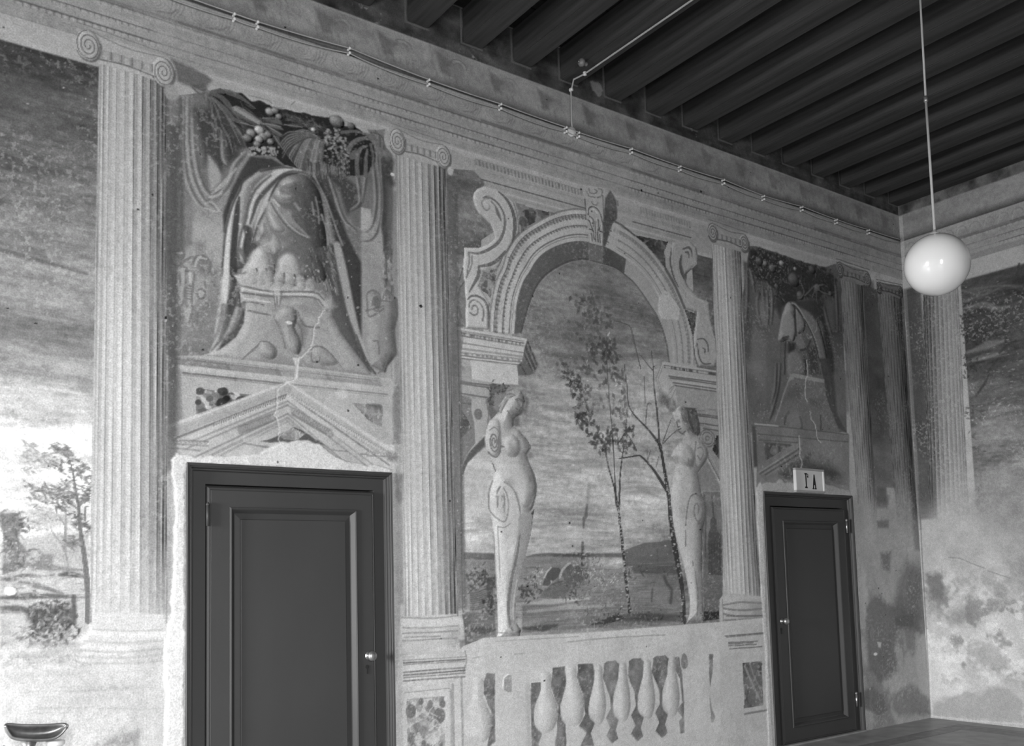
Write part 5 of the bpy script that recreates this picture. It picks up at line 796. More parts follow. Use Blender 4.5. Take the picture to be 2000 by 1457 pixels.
c.poly(Cc, [(800, 795), (870, 800), (930, 860), (930, 920), (880, 945), (800, 900)], .66, .7, .02, smooth=3, vol=(.05, .7)); c.poly(Cc, [(1225, 890), (1250, 840), (1310, 840), (1380, 890), (1440, 980), (1300, 990)], .64, .6, .03, smooth=3, vol=(.05, .7)); c.poly(Cc, [(990, 510), (1080, 520), (1110, 600), (1090, 680), (1140, 800), (1120, 900), (1040, 860), (980, 700), (915, 600)], .66, .7, .02, smooth=3, vol=(.05, .8))
c.lines(Cc, [[(640, 955), (700, 900), (770, 840), (800, 800)], [(1220, 870), (1250, 840), (1310, 840), (1380, 890), (1450, 970)], [(800, 795), (870, 800), (930, 860), (930, 920), (880, 940)], [(1225, 890), (1235, 960), (1290, 960), (1300, 910)], [(1400, 910), (1500, 1040)]], [.006, .014, .004], .42, a=.6, smooth=4)
c.ell(*c.P(Cc, [(1220, 520)])[0], .07, .05, .58, .6, .04)
# side ornaments
for p_, cl in ((p_troph, 0),):
    c.poly(Cc, [(70, 190), (170, 170), (250, 180), (260, 460), (220, 660), (190, 660), (160, 520), (90, 500), (60, 380)], .68, .9, .012, p_troph)
    c.lines(Cc, [[(75, 220), (80, 380), (110, 490), (160, 480), (170, 360)], [(100, 220), (105, 380), (130, 440)], [(130, 220), (135, 330)], [(180, 210), (240, 220), (250, 270), (230, 460), (240, 520), (210, 640)], [(185, 210), (185, 480), (200, 500)], [(145, 170), (190, 185), (180, 210)], [(90, 60), (140, 30), (170, 70), (150, 110), (120, 90)], [(240, 150), (270, 90), (340, 90), (390, 150), (370, 220), (330, 200)], [(60, 130), (110, 170), (180, 120), (240, 90)], [(280, 370), (330, 360), (340, 420), (300, 440), (275, 400)], [(330, 460), (370, 500), (290, 560), (280, 640)], [(380, 160), (400, 240), (440, 220)], [(340, 300), (350, 350)], [(400, 300), (430, 340)]], .013, .46, a=.7, smooth=4); c.lines(Cc, [[(190, y), (230, y + 6)] for y in range(330, 450, 22)], .008, .46, a=.65)
    for x, y, rx, rz, v in ((310, 150, .05, .06, .52), (300, 5, .03, .035, .45), (340, 170, .03, .05, .44), (420, 430, .04, .11, .46), (310, 640, .04, .10, .50), (130, 590, .025, .10, .46), (440, 230, .03, .03, .52)): c.ell(*c.P(Cc, [(x, y)])[0], rx, rz, v, .55, .04)
    c.lines(Cc, [[(260, 170), (290, 100), (350, 110)], [(110, 60), (150, 60)], [(300, 380), (330, 390)], [(215, 220), (215, 300)]], .012, .82, a=.6, smooth=3)
c.poly(Cc, [(1680, 380), (1740, 370), (1800, 400), (1850, 350), (1900, 400), (1940, 440), (1950, 560), (1920, 700), (1940, 900), (1860, 1000), (1840, 1060), (1720, 1000), (1690, 850), (1700, 600), (1690, 500)], rgt(.66, .60, 1.9, 2.0), .85, .015, p_urn, vol=(.08, .6))
c.lines(Cc, [[(1690, 470), (1690, 400), (1740, 370), (1790, 400), (1800, 460), (1780, 540), (1740, 520), (1740, 440), (1780, 420)], [(1800, 455), (1890, 465)], [(1820, 440), (1850, 370), (1880, 440)], [(1850, 370), (1850, 450)], [(1905, 470), (1930, 440), (1940, 620)], [(1740, 790), (1780, 800), (1790, 900)], [(1850, 900), (1840, 1010), (1780, 1060)], [(1680, 540), (1830, 500)], [(1845, 30), (1850, 270), (1840, 340)], [(1690, 480), (1700, 580), (1740, 580), (1830, 520)]], .012, .46, a=.65, smooth=4); c.poly(Cc, [(1745, 430), (1790, 430), (1800, 490), (1770, 530), (1740, 490)], .40, .7, .012); c.poly(Cc, [(1820, 270), (1880, 290), (1870, 350), (1840, 340)], .36, .6, .02); c.poly(Cc, [(1885, 330), (1910, 320), (1915, 400), (1890, 390)], .34, .6, .01); c.line(Cc, [(1850, 40), (1850, 280)], .02, .38, .6, .012); c.poly(Cc, [(1890, 480), (1920, 500), (1930, 640), (1890, 620)], .46, .5, .02)
for k in range(40): x, y = RNG.uniform(1820, 1960), RNG.uniform(0, 330); c.ell(*c.P(Cc, [(x, y)])[0], .006, .012, RNG.choice([.3, .4, .74]), .5, .006)
c.flakes(1.75, 2.75, 2.9, 3.9, 120, (.004, .012), .80, .7)

# --- ledge and pediment over the near door
c.poly(Dd, [(85, 65), (320, 60), (700, 100), (1200, 160), (1940, 260), (1940, 300), (1900, 390), (1900, 800), (40, 800), (40, 660), (160, 620), (160, 220), (130, 160)], lambda X, Z: (.72 * (1 + .2 * (fbm(X, Z, 7, 7, 5, 2) - .5))).astype(np.float32), 1, .006, p_ent1)
c.poly(Dd, [(40, 60), (100, 100), (150, 200), (160, 640), (40, 680)], .52, .8, .015); c.poly(Dd, [(1900, 390), (1945, 300), (1975, 340), (1975, 800), (1900, 800)], .55, .8, .01)
for y0, x0, wd, v, a in ((72, 90, .008, .5, .6), (90, 95, .012, .42, .7), (112, 100, .016, .44, .6), (130, 115, .010, .46, .6), (205, 160, .010, .42, .8), (220, 165, .007, .50, .6), (160, 140, .02, .84, .4)):
    for q in range(4): xa = x0 + q * 420; xb = min(xa + 440, 1900); c.line(Dd, [(xa, y0 + (xa - x0) * .107), (xb, y0 + (xb - x0) * .107)], wd, v, a * (1, .8, .5, .65)[q])
c.breccia(Dd, [(272, 335), (740, 385), (500, 480), (270, 565)], .4, p_br1, 75, .05, (.30, .62), .78); 
for x, y, r, v in ((520, 420, .022, .14), (480, 455, .032, .22), (495, 360, .028, .22), (470, 355, .02, .3), (300, 350, .02, .34), (285, 450, .018, .3), (380, 420, .02, .4)): c.ell(*c.P(Dd, [(x, y)])[0], r, r * .8, v, .9, .006, .5)
c.breccia(Dd, [(1560, 450), (1820, 475), (1815, 660), (1700, 600)], .5, None, 60, .045, (.46, .60), .66); c.poly(Dd, [(1690, 455), (1810, 475), (1810, 520), (1760, 500)], .38, .7, .012, rough=.01)
apx = (1030, 290); 
c.poly(Dd, [(20, 650), apx, (1960, 890), (1940, 930), (1870, 940), (1850, 880), (60, 790), (20, 740)], lambda X, Z: (.74 * (1 + .2 * (fbm(X, Z, 7, 7, 5, 1) - .5))).astype(np.float32), 1, .006, p_ped1)
def rake(d, wd, v, a, l0=0, r1=1):
    L0, R1 = np.array((20, 655)), np.array((1955, 880)); ap = np.array(apx); o = np.array((0, d))
    c.line(Dd, [L0 + (ap - L0) * l0 + o + (d * .9 * (1 - l0), 0), ap + o], wd, v, a, .005); c.line(Dd, [ap + o, ap + (R1 - ap) * r1 + o - (d * .9 * r1, 0)], wd, v, a * .9, .005)
for d, wd, v, a in ((8, .03, .86, .6), (45, .05, .62, .5), (92, .012, .40, .65), (125, .022, .80, .5), (150, .010, .5, .5), (182, .01, .46, .5), (255, .010, .48, .6), (290, .016, .5, .5), (318, .012, .5, .4)): rake(d, wd, v, a)
for (p0, p1, n, sg) in (((420, 630), (1030, 395), 30, 1), ((1045, 385), (1870, 880), 40, -1)):
    for k in range(n):
        t = k / n; x = p0[0] + (p1[0] - p0[0]) * t; y = p0[1] + (p1[1] - p0[1]) * t; c.line(Dd, [(x - 3 * sg, y + 13), (x + 8 * sg, y - 10)], .009, .34, .75 * (1 if sg > 0 else .6), .004); c.line(Dd, [(x + 7 * sg, y + 10), (x + 15 * sg, y - 8)], .012, .90, .6, .005)
for (p0, p1, n) in (((640, 680), (920, 570), 16), ((1080, 530), (1400, 720), 18)):
    for k in range(n): t = k / n; x = p0[0] + (p1[0] - p0[0]) * t; y = p0[1] + (p1[1] - p0[1]) * t; c.ell(*c.P(Dd, [(x, y)])[0], .018, .026, .48, .6, .008); c.ell(*c.P(Dd, [(x + 2, y - 2)])[0], .010, .016, .76, .6, .008)
c.poly(Dd, [(800, 780), (930, 740), (1080, 655), (1180, 700), (1340, 805), (1250, 800), (1080, 780), (960, 785)], .34, .9, .008, rough=.008); c.breccia(Dd, [(960, 720), (1080, 665), (1170, 710), (1120, 760), (1000, 760)], .5, None, 40, .03, (.5, .7), .74)
c.poly(Dd, [(650, 745), (900, 720), (780, 780), (650, 775)], .78, .6, .02)
for k in range(24): x = 70 + k * 12.5; c.line(Dd, [(x, 778 + k * .8), (x + 8, 764 + k * .8)], .008, .44, .7, .004); c.line(Dd, [(x + 6, 780 + k * .8), (x + 12, 768 + k * .8)], .009, .9, .6, .004)
for k in range(14): x = 1690 + k * 13; c.line(Dd, [(x, 868 + k * 1.2), (x + 8, 856 + k * 1.2)], .008, .40, .7, .004); c.line(Dd, [(x + 6, 870 + k), (x + 12, 858 + k)], .009, .9, .6, .004)
c.lines(Dd, [[(70, 762), (370, 778)], [(90, 795), (370, 812)], [(60, 830), (300, 850)], [(1690, 895), (1860, 898)], [(1640, 880), (1700, 885)], [(1400, 845), (1520, 860)], [(660, 790), (860, 825)], [(800, 815), (870, 820)]], .010, .5, a=.6)
c.poly(Dd, [(1855, 850), (1930, 870), (1950, 900), (1900, 940), (1860, 940)], .5, .7, .015)

# --- columns and their shadows
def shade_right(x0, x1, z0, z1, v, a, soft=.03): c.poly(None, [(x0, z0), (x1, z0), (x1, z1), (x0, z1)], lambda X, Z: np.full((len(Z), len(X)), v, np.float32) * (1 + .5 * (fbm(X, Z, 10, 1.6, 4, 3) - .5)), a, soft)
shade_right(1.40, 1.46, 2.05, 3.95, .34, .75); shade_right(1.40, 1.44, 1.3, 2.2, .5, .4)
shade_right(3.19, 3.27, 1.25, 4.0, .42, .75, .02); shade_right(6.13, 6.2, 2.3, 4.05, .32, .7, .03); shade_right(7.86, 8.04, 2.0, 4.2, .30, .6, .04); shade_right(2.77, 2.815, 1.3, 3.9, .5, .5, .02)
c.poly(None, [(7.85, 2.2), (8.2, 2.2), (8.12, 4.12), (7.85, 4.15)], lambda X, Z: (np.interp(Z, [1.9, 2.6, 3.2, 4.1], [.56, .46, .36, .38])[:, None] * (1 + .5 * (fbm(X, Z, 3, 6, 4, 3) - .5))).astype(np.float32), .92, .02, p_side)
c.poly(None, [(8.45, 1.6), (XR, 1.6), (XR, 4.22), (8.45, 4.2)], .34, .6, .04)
VOL = [((.995, 4.262, .062, .085), (1.375, 4.235, .062, .085)), ((2.822, 4.225, .062, .085), (3.165, 4.21, .06, .082)), ((5.765, 4.225, .062, .08), (6.155, 4.21, .062, .08)), ((7.50, 4.22, .06, .075), (7.93, 4.20, .06, .08)), ((8.13, 4.15, .05, .06), (8.5, 4.17, .04, .06))]
CD = [((1.045, 1.388, 4.185), (1.035, 1.412, 1.255), 12, .80, (.95, 1.75)), ((2.805, 3.178, 4.14), (2.818, 3.205, 1.19), 12, .80, None), ((5.742, 6.100, 4.13), (5.700, 6.145, 1.20), 13, .84, None), ((7.475, 7.845, 4.13), (7.60, 7.87, 1.30), 13, .66, (1.75, 2.3)), ((8.08, 8.50, 4.11), (8.22, XR, 1.30), 13, .58, (1.75, 2.4))]  # last two columns painted darker to stand in for weaker light there
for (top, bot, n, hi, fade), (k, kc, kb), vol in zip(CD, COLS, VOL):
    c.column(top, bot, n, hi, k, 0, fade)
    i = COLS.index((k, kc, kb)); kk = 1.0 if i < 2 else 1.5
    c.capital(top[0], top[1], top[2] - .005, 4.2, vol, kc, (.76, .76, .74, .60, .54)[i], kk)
c.ell(*c.P(W_ := (735, 230, .1002), [(1440, 1040)])[0], .022, .03, .86, .9, .01); c.ell(*c.P((120, 50, .12012), [(1790, 1090)])[0], .04, .045, .68, .9, .015); c.ell(*c.P((735, 230, .1002), [(315, 1105)])[0], .014, .012, .92, 1, .006)
c.poly((120, 50, .12012), [(1790, 540), (1998, 640), (2350, 790), (2450, 900), (2300, 1050), (2100, 1000), (1890, 900), (1850, 700)], .40, .75, .02, rough=.008)
# bases
c.poly(PXL, [(180, 1195), (322, 1200), (325, 1292), (150, 1296), (158, 1278), (165, 1255), (180, 1242)], .81, .95, .008, COLS[0][2])
for q in range(26): y = RNG.choice([1241, 1252, 1266, 1271, 1275, 1281, 1287, 1291]); x = RNG.uniform(170, 290); c.line(PXL, [(x, y - (x - 240) * .02), (x + RNG.uniform(20, 60), y - (x - 200) * .03 - 1)], [.002, .008, .002], RNG.choice([.6, .66, .9, .70]), .5, .005)
c.line(PXL, [(178, 1236), (250, 1240), (322, 1238)], .022, .90, .5, .012, smooth=3); c.lines(PXL, [[(182, 1229), (250, 1232), (322, 1230)], [(166, 1252), (240, 1256), (322, 1251)], [(155, 1270), (240, 1274), (322, 1266)], [(152, 1283), (240, 1285), (323, 1277)], [(152, 1294), (240, 1296), (324, 1290)]], .010, .64, a=.5, soft=.006, smooth=3); c.line(PXL, [(160, 1262), (240, 1266), (322, 1260)], .016, .88, .6, .01, smooth=3)
c.poly(PXL, [(265, 1262), (322, 1256), (323, 1296), (270, 1296)], .62, .4, .05)
c.poly(Z8, [(385, 735), (690, 720), (700, 735), (735, 780), (740, 900), (710, 920), (620, 935), (380, 945), (375, 745)], lambda X, Z: (.79 * (1 + .16 * (fbm(X, Z, 5, 12, 4, 2) - .5))).astype(np.float32), 1, .006, COLS[1][2])
c.lines(Z8, [[(390, 797), (560, 797), (700, 785)], [(385, 740), (560, 745), (690, 730)], [(390, 830), (700, 815)], [(400, 850), (600, 845)], [(390, 870), (690, 855)]], .010, .52, a=.6, smooth=3); c.line(Z8, [(395, 770), (560, 775), (710, 760)], .04, .86, .5, .03); c.poly(Z8, [(640, 800), (735, 790), (738, 900), (650, 900)], .60, .5, .06); c.poly(Z8, [(705, 870), (770, 850), (770, 880), (710, 920)], .52, .8, .01)
c.poly(Z9, [(300, 640), (330, 600), (545, 625), (555, 680), (560, 760), (320, 780), (300, 760)], lambda X, Z: (.75 * (1 + .16 * (fbm(X, Z, 5, 12, 4, 2) - .5))).astype(np.float32), 1, .008, COLS[2][2]); c.lines(Z9, [[(325, 690), (420, 700), (555, 690)], [(325, 720), (420, 735), (555, 730)], [(325, 670), (420, 655), (545, 660)], [(330, 755), (550, 745)]], .016, .46, a=.6, smooth=3); c.line(Z9, [(330, 640), (430, 625), (545, 640)], .05, .84, .5, .04); c.poly(Z9, [(480, 640), (556, 640), (560, 760), (490, 760)], .56, .5, .08)
c.line(Z9, [(318, 640), (322, 760)], .012, .52, .6)
# shadow side post beside the arch bay, worn edge
c.poly(Q, [(735, 0), (830, 0), (835, 280), (950, 270), (700, 400), (770, 340), (760, 120)], .42, .85, .008, rough=.006); c.line(PXL, [(893, 600), (900, 900), (903, 1180), (910, 1240)], .010, .36, .6); c.flakes(3.2, 3.35, 1.1, 2.6, 420, (.004, .01), .80, .7)

# --- balustrade, pedestals
c.poly(PXL, [(905, 1262), (945, 1246), (1015, 1242), (1180, 1233), (1345, 1219), (1415, 1214), (1505, 1205), (1514, 1457), (790, 1457), (786, 1296), (880, 1286)], lambda X, Z: (.80 * (1 + .16 * (fbm(X, Z, 4, 6, 5, 1) - .5))).astype(np.float32), 1, .006, p_rail)
c.lines(R_, [[(0, 165), (250, 145), (1080, 95)], [(0, 255), (400, 215), (900, 190)], [(0, 180), (300, 150)]], .010, .56, a=.6); c.line(R_, [(0, 205), (400, 175), (1100, 130)], .05, .86, .4, .03); c.lines(Q, [[(1100, 295), (1300, 280), (2000, 240)], [(850, 470), (920, 465)], [(1300, 430), (1420, 425)]], .008, .58, a=.5)
p_bal = []
def gap(F, pts, v=.42, nm=True): c.poly(F, pts, lambda X, Z: (v * (1 + .9 * (fbm(X, Z, 14, 14, 5, 3) - .5))).astype(np.float32), .9, .006, None, rough=.006)
def bal(F, pts, lb=None):
    k = c.part('painted_baluster', lb, p_rail); p_bal.append(k)
    pw = c.P(F, pts); x0, x1 = pw[:, 0].min(), pw[:, 0].max()
    c.poly(F, pts, lambda X, Z: (np.interp(X, [x0, x0 + (x1 - x0) * .35, x0 + (x1 - x0) * .65, x1], [.80, .86, .80, .64])[None, :] * (1 + .14 * (fbm(X, Z, 8, 8, 4, 1) - .5))).astype(np.float32), .9, .008, k, smooth=3, vol=(.09, .16))
gap(Q, [(1000, 640), (1090, 640), (1095, 1380), (1000, 1457), (1060, 1200), (1050, 1050), (970, 860), (970, 740)]); gap(Q, [(1480, 740), (1600, 740), (1560, 1000), (1560, 1200), (1600, 1300), (1560, 1457), (1490, 1457)]); gap(Q, [(1720, 580), (1860, 560), (1885, 640), (1880, 750), (1800, 1000), (1860, 1200), (1870, 1400), (1860, 1457), (1740, 1457), (1760, 1300), (1780, 1000), (1700, 780)])
gap(R_, [(90, 460), (230, 455), (250, 600), (200, 780), (190, 900), (250, 1010), (210, 1100), (240, 1224), (110, 1224), (170, 1100), (100, 1040), (160, 930), (140, 760), (80, 580)], .38)
for dx, dy, v in ((230, -25, .5), (462, -48, .46), (688, -75, .46)): gap(R_, [(100 + dx, 480 + dy), (140 + dx, 455 + dy), (210 + dx, 455 + dy), (245 + dx, 490 + dy), (235 + dx, 620 + dy), (185 + dx, 790 + dy), (190 + dx, 900 + dy), (245 + dx, 990 + dy), (210 + dx, 1100 + dy), (235 + dx, 1180 + dy), (180 + dx, 1224 + dy), (120 + dx, 1160 + dy), (160 + dx, 1080 + dy), (120 + dx, 990 + dy), (165 + dx, 900 + dy), (155 + dx, 780 + dy), (90 + dx, 620 + dy)], v)
gap(R_, [(980, 400), (1030, 390), (1055, 520), (1075, 760), (1075, 900), (1080, 1100), (1040, 1110), (1030, 990), (1060, 960), (1010, 890), (1060, 820), (1040, 600), (985, 500)], .48); gap(R_, [(1310, 370), (1350, 370), (1340, 560), (1315, 690), (1335, 880), (1365, 950), (1345, 1010), (1325, 1000), (1310, 560)], .52)
bal(Q, [(860, 690), (960, 690), (960, 850), (1010, 1000), (1060, 1130), (1055, 1230), (1000, 1370), (880, 1390), (790, 1340), (760, 1230), (770, 1080), (840, 900)]); bal(Q, [(1590, 640), (1700, 640), (1700, 800), (1760, 950), (1775, 1080), (1740, 1220), (1640, 1290), (1540, 1230), (1515, 1120), (1530, 980), (1590, 820)])
bal(R_, [(-30, 480), (70, 480), (80, 600), (140, 760), (150, 880), (110, 1010), (20, 1040), (-60, 980), (-70, 850), (-20, 640)])
for k in range(4):
    dx, dy = 228 * k, -25 * k; bal(R_, [(250 + dx, 480 + dy), (310 + dx, 480 + dy), (320 + dx, 600 + dy), (345 + dx, 760 + dy), (350 + dx, 880 + dy), (320 + dx, 1000 + dy), (270 + dx, 1020 + dy), (200 + dx, 960 + dy), (190 + dx, 860 + dy), (235 + dx, 640 + dy)])
c.poly(Q, [(1100, 700), (1475, 690), (1485, 1457), (1100, 1457)], .79, .7, .01); c.poly(Q, [(1430, 760), (1478, 760), (1485, 1457), (1440, 1457)], .66, .5, .03)
c.poly(Q, [(1180, 770), (1195, 690), (1240, 655), (1270, 660), (1275, 840), (1240, 845), (1200, 830)], .60, .95, .005); c.line(Q, [(1180, 790), (1190, 690), (1235, 650)], .012, .95, .8, .005, smooth=3); c.poly(R_, [(1048, 430), (1060, 370), (1080, 358), (1105, 390), (1112, 470), (1100, 500), (1070, 510), (1050, 480)], .52, .95, .008)
# near pedestal
c.poly(Q, [(95, 440), (700, 410), (780, 400), (790, 500), (740, 640), (715, 680), (730, 1457), (20, 1457), (5, 790), (95, 690)], lambda X, Z: (.79 * (1 + .14 * (fbm(X, Z, 5, 9, 4, 2) - .5))).astype(np.float32), 1, .006, p_pd1)
for y0, y1, wd, v, a in ((500, 460, .006, .5, .7), (528, 488, .010, .42, .85), (548, 508, .006, .5, .7), (628, 576, .010, .46, .8), (662, 606, .010, .42, .85), (688, 636, .008, .48, .8), (722, 675, .010, .46, .8)): c.line(Q, [(100, y0), (400, y0 - (y0 - y1) * .45), (770, y1)], wd, v, a, .004)
c.lines(Q, [[(140, 930), (545, 890)], [(115, 850), (600, 800)]], .008, .52, a=.6); c.lines(Q, [[(612, 820), (625, 1457)], [(632, 760), (650, 1457)]], .018, .5, a=.5); c.line(Q, [(580, 900), (585, 1457)], .05, .85, .4, .02); c.line(Q, [(730, 680), (745, 1457)], .014, .5, .6, .01)
c.line(Q, [(770, 400), (790, 500), (750, 620)], .012, .46, .5)
c.breccia(Q, [(135, 935), (545, 890), (552, 1457), (140, 1457)], .5, p_mp1, 130, .035, (.42, .66), .76)
for x, y, r, v in ((180, 1050, .036, .44), (490, 1100, .042, .44), (410, 1045, .024, .46), (290, 945, .018, .44), (525, 970, .022, .46), (390, 970, .020, .5), (310, 1260, .024, .52), (320, 1400, .018, .46), (500, 1420, .024, .44)): c.ell(*c.P(Q, [(x, y)])[0], r, r * 1.15, v, .9, .006)
for k in range(5): q_ = [(140 + RNG.uniform(0, 400), 1000 + 90 * k), (250 + RNG.uniform(0, 250), 1060 + 90 * k), (500, 1120 + 90 * k)]; c.line(Q, q_, [.004, .012, .004], .86, .6, .005, smooth=3)
c.poly(Q, [(300, 1300), (550, 1200), (552, 1400), (450, 1380)], .80, .5, .05)
# far pedestal
c.poly(R_, [(1440, 100), (1830, 80), (1870, 480), (1900, 1224), (1420, 1224), (1400, 330)], lambda X, Z: (.78 * (1 + .14 * (fbm(X, Z, 5, 9, 4, 3) - .5))).astype(np.float32), .9, .02, p_pd2)
c.lines(R_, [[(1460, 200), (1820, 170)], [(1470, 210), (1830, 178)], [(1490, 262), (1760, 250)], [(1490, 275), (1720, 262)], [(1490, 292), (1750, 278)], [(1500, 320), (1800, 300)], [(1640, 925), (1850, 890)], [(1470, 15), (1800, 10)]], .011, .46, a=.75)
c.breccia(R_, [(1620, 455), (1800, 432), (1815, 845), (1635, 870)], .45, p_mp2, 90, .06, (.34, .5), .64); c.line(R_, [(1640, 480), (1700, 620), (1780, 790)], .02, .72, .6, .01); c.line(R_, [(1690, 460), (1720, 560), (1800, 720)], .012, .7, .6, .01)

# --- far niche, ledge and pediment (dim, worn)
c.poly(S_, [(130, 60), (200, 60), (420, 130), (740, 240), (960, 290), (1080, 250), (1130, 440), (1180, 1457), (1200, 2100), (130, 2100), (60, 600)], lambda X, Z: (.46 * (1 + .5 * (fbm(X, Z, 3, 4, 5, 2) - .5))).astype(np.float32), 1, .01, p_nich2)
c.poly(S_, [(130, 100), (250, 80), (420, 140), (740, 245), (960, 300), (1090, 420), (1060, 640), (960, 560), (900, 640), (780, 620), (700, 640), (560, 680), (500, 700), (420, 560), (330, 460), (220, 420), (130, 280)], .27, .9, .03, p_garl2, rough=.02)
c.poly(S_, [(430, 560), (560, 680), (700, 640), (940, 640), (960, 900), (900, 900), (700, 740), (560, 670), (500, 740), (470, 850), (400, 700)], .26, .7, .05)
for k in range(260): x, y = RNG.uniform(150, 1050), RNG.uniform(110, 640); y = max(y, 100 + (x - 150) * .28); c.leaves(S_, [(x, y)], 1, .05, RNG.choice([.24, .42, .5, .34, .38]), .01, None, .6)
for x, y, v, r in ((485, 250, .82, .035), (305, 255, .66, .03), (632, 310, .76, .024), (680, 455, .66, .03), (385, 305, .52, .05), (265, 325, .6, .015), (180, 260, .6, .012), (690, 600, .50, .05), (620, 430, .48, .08), (240, 230, .46, .05), (820, 320, .46, .05), (430, 500, .46, .03), (880, 520, .54, .05), (1020, 580, .5, .03)): c.ell(*c.P(S_, [(x, y)])[0], r, r * .8, v, .85, r * .3, vol=(r, .8))
c.lines(S_, [[(840, 500), (780, 560), (740, 600)], [(870, 520), (940, 570), (1020, 590)], [(860, 500), (940, 480)], [(850, 540), (820, 620)], [(860, 540), (870, 640)], [(700, 470), (730, 560), (700, 620), (660, 630)]], .016, .54, a=.6, smooth=3)
c.folds(S_, [[(150, 300), (180, 420), (200, 560)], [(240, 600), (230, 700), (250, 850), (280, 940)], [(380, 500), (395, 650), (390, 800), (380, 920)], [(290, 520), (300, 700), (320, 900)], [(960, 720), (990, 850), (1040, 1020)], [(1080, 420), (1100, 700), (1110, 1000)], [(120, 280), (120, 600), (110, 900)], [(340, 560), (350, 750), (340, 950)]], .03, .30, .60, .02)
c.poly(S_, [(230, 660), (310, 640), (330, 800), (320, 940), (270, 940), (240, 820)], .60, .6, .04); c.poly(S_, [(980, 650), (1050, 680), (1060, 980), (1020, 960), (980, 800)], .54, .6, .04)
c.poly(S_, [(170, 900), (220, 950), (320, 1130), (330, 1457), (170, 1457), (150, 1200)], .58, .6, .05); c.flakes(6.2, 6.65, 2.4, 3.2, 300, (.006, .018), .66, .6)
c.poly(S_, [(560, 672), (630, 672), (700, 760), (790, 800), (880, 900), (930, 1050), (980, 1250), (1000, 1457), (900, 1457), (860, 1200), (800, 1000), (740, 880), (700, 1000), (740, 1200), (640, 1130), (600, 1100), (480, 1110), (440, 1090), (480, 880), (520, 730)], .56, .9, .02, p_cloth2)
c.poly(S_, [(560, 672), (520, 730), (480, 880), (450, 1080), (500, 1112), (560, 1080), (620, 1100), (642, 1000), (632, 850), (640, 760), (600, 690)], .66, .9, .012, p_cloth2, smooth=3, vol=(.08, .7)); c.poly(S_, [(640, 720), (700, 790), (745, 900), (725, 1000), (660, 1015), (640, 900)], .58, .9, .012, p_cloth2, smooth=3, vol=(.06, .7)); c.poly(S_, [(600, 680), (700, 735), (800, 785), (880, 880), (940, 1060), (990, 1300), (1000, 1457), (935, 1457), (880, 1250), (820, 1060), (740, 890), (660, 730)], .54, .9, .012, p_cloth2, smooth=2, vol=(.05, .8)); c.poly(S_, [(560, 1240), (640, 1200), (720, 1250), (760, 1360), (740, 1500), (560, 1500)], .54, .8, .03, p_torso2, smooth=3, vol=(.08, .7))
c.poly(S_, [(500, 820), (570, 780), (620, 850), (630, 1000), (600, 1090), (520, 1060), (480, 960)], .66, .8, .03, p_torso2); c.poly(S_, [(640, 780), (700, 820), (730, 950), (660, 1000), (640, 900)], .58, .7, .03, p_torso2); c.poly(S_, [(640, 1090), (730, 1080), (740, 1200), (680, 1200)], .56, .7, .03, p_torso2); c.poly(S_, [(580, 1240), (700, 1260), (730, 1457), (570, 1457)], .56, .7, .05, p_torso2)
c.lines(S_, [[(630, 720), (640, 900), (650, 1040)], [(560, 1050), (500, 1070)], [(590, 690), (640, 730), (720, 840), (790, 960), (840, 1080), (900, 1300), (920, 1457)], [(530, 1110), (520, 1300), (520, 1457)], [(480, 1110), (470, 1300), (440, 1457)], [(690, 1200), (760, 1180), (800, 1100)]], .022, .30, a=.7, smooth=4); c.lines(S_, [[(600, 680), (660, 720), (760, 880), (830, 1020), (890, 1200), (920, 1420)], [(540, 700), (490, 840), (450, 1080)], [(640, 700), (700, 780), (730, 850)], [(560, 690), (610, 690)], [(870, 900), (870, 970), (850, 1000)], [(780, 1070), (820, 1050)]], .014, .72, a=.6, smooth=4)
c.poly(S_, [(440, 1090), (500, 1110), (490, 1457), (340, 1457), (400, 1250)], .50, .7, .03, p_cloth2); c.poly(S_, [(560, 1110), (640, 1120), (630, 1200), (560, 1230)], .24, .8, .03); c.poly(S_, [(760, 1180), (860, 1160), (910, 1457), (800, 1457)], .28, .7, .05); c.poly(S_, [(930, 850), (1000, 1000), (1060, 1300), (1060, 1457), (1000, 1457), (960, 1150)], .24, .7, .04)
c.poly(U_, [(340, 0), (480, 0), (470, 300), (430, 520), (350, 660), (390, 400)], .46, .8, .03, p_cloth2); c.folds(U_, [[(460, 60), (440, 300), (380, 550), (340, 660)], [(420, 60), (410, 300), (370, 480)], [(880, 20), (920, 200), (980, 400), (1060, 700)], [(960, 60), (1000, 300), (1040, 600)]], .03, .27, .58, .02)
c.poly(U_, [(860, 0), (960, 0), (1020, 200), (1060, 600), (1160, 790), (1040, 720), (940, 420), (910, 230)], .36, .85, .02, p_cloth2); c.poly(U_, [(1020, 150), (1160, 140), (1180, 560), (1120, 600), (1050, 560)], .52, .7, .05)
c.poly(U_, [(570, 160), (730, 185), (915, 220), (920, 330), (960, 480), (1060, 730), (1080, 780), (160, 720), (340, 690), (470, 450), (520, 260)], .52, .9, .02, p_plin2)
c.poly(U_, [(560, 165), (620, 160), (915, 222), (915, 260), (600, 200), (520, 270)], .70, .8, .01); c.poly(U_, [(550, 290), (700, 300), (640, 460), (560, 420), (480, 470)], .40, .6, .05); c.poly(U_, [(760, 420), (900, 440), (880, 520), (780, 480)], .36, .6, .05); c.line(U_, [(530, 270), (490, 370), (440, 540), (400, 650)], .016, .72, .6, .012, smooth=3); c.lines(U_, [[(500, 690), (510, 620), (540, 570)], [(880, 600), (880, 750)], [(570, 760), (680, 740), (660, 620)]], .025, .34, a=.6, smooth=3); c.poly(U_, [(520, 580), (640, 560), (680, 700), (560, 740)], .60, .5, .05)
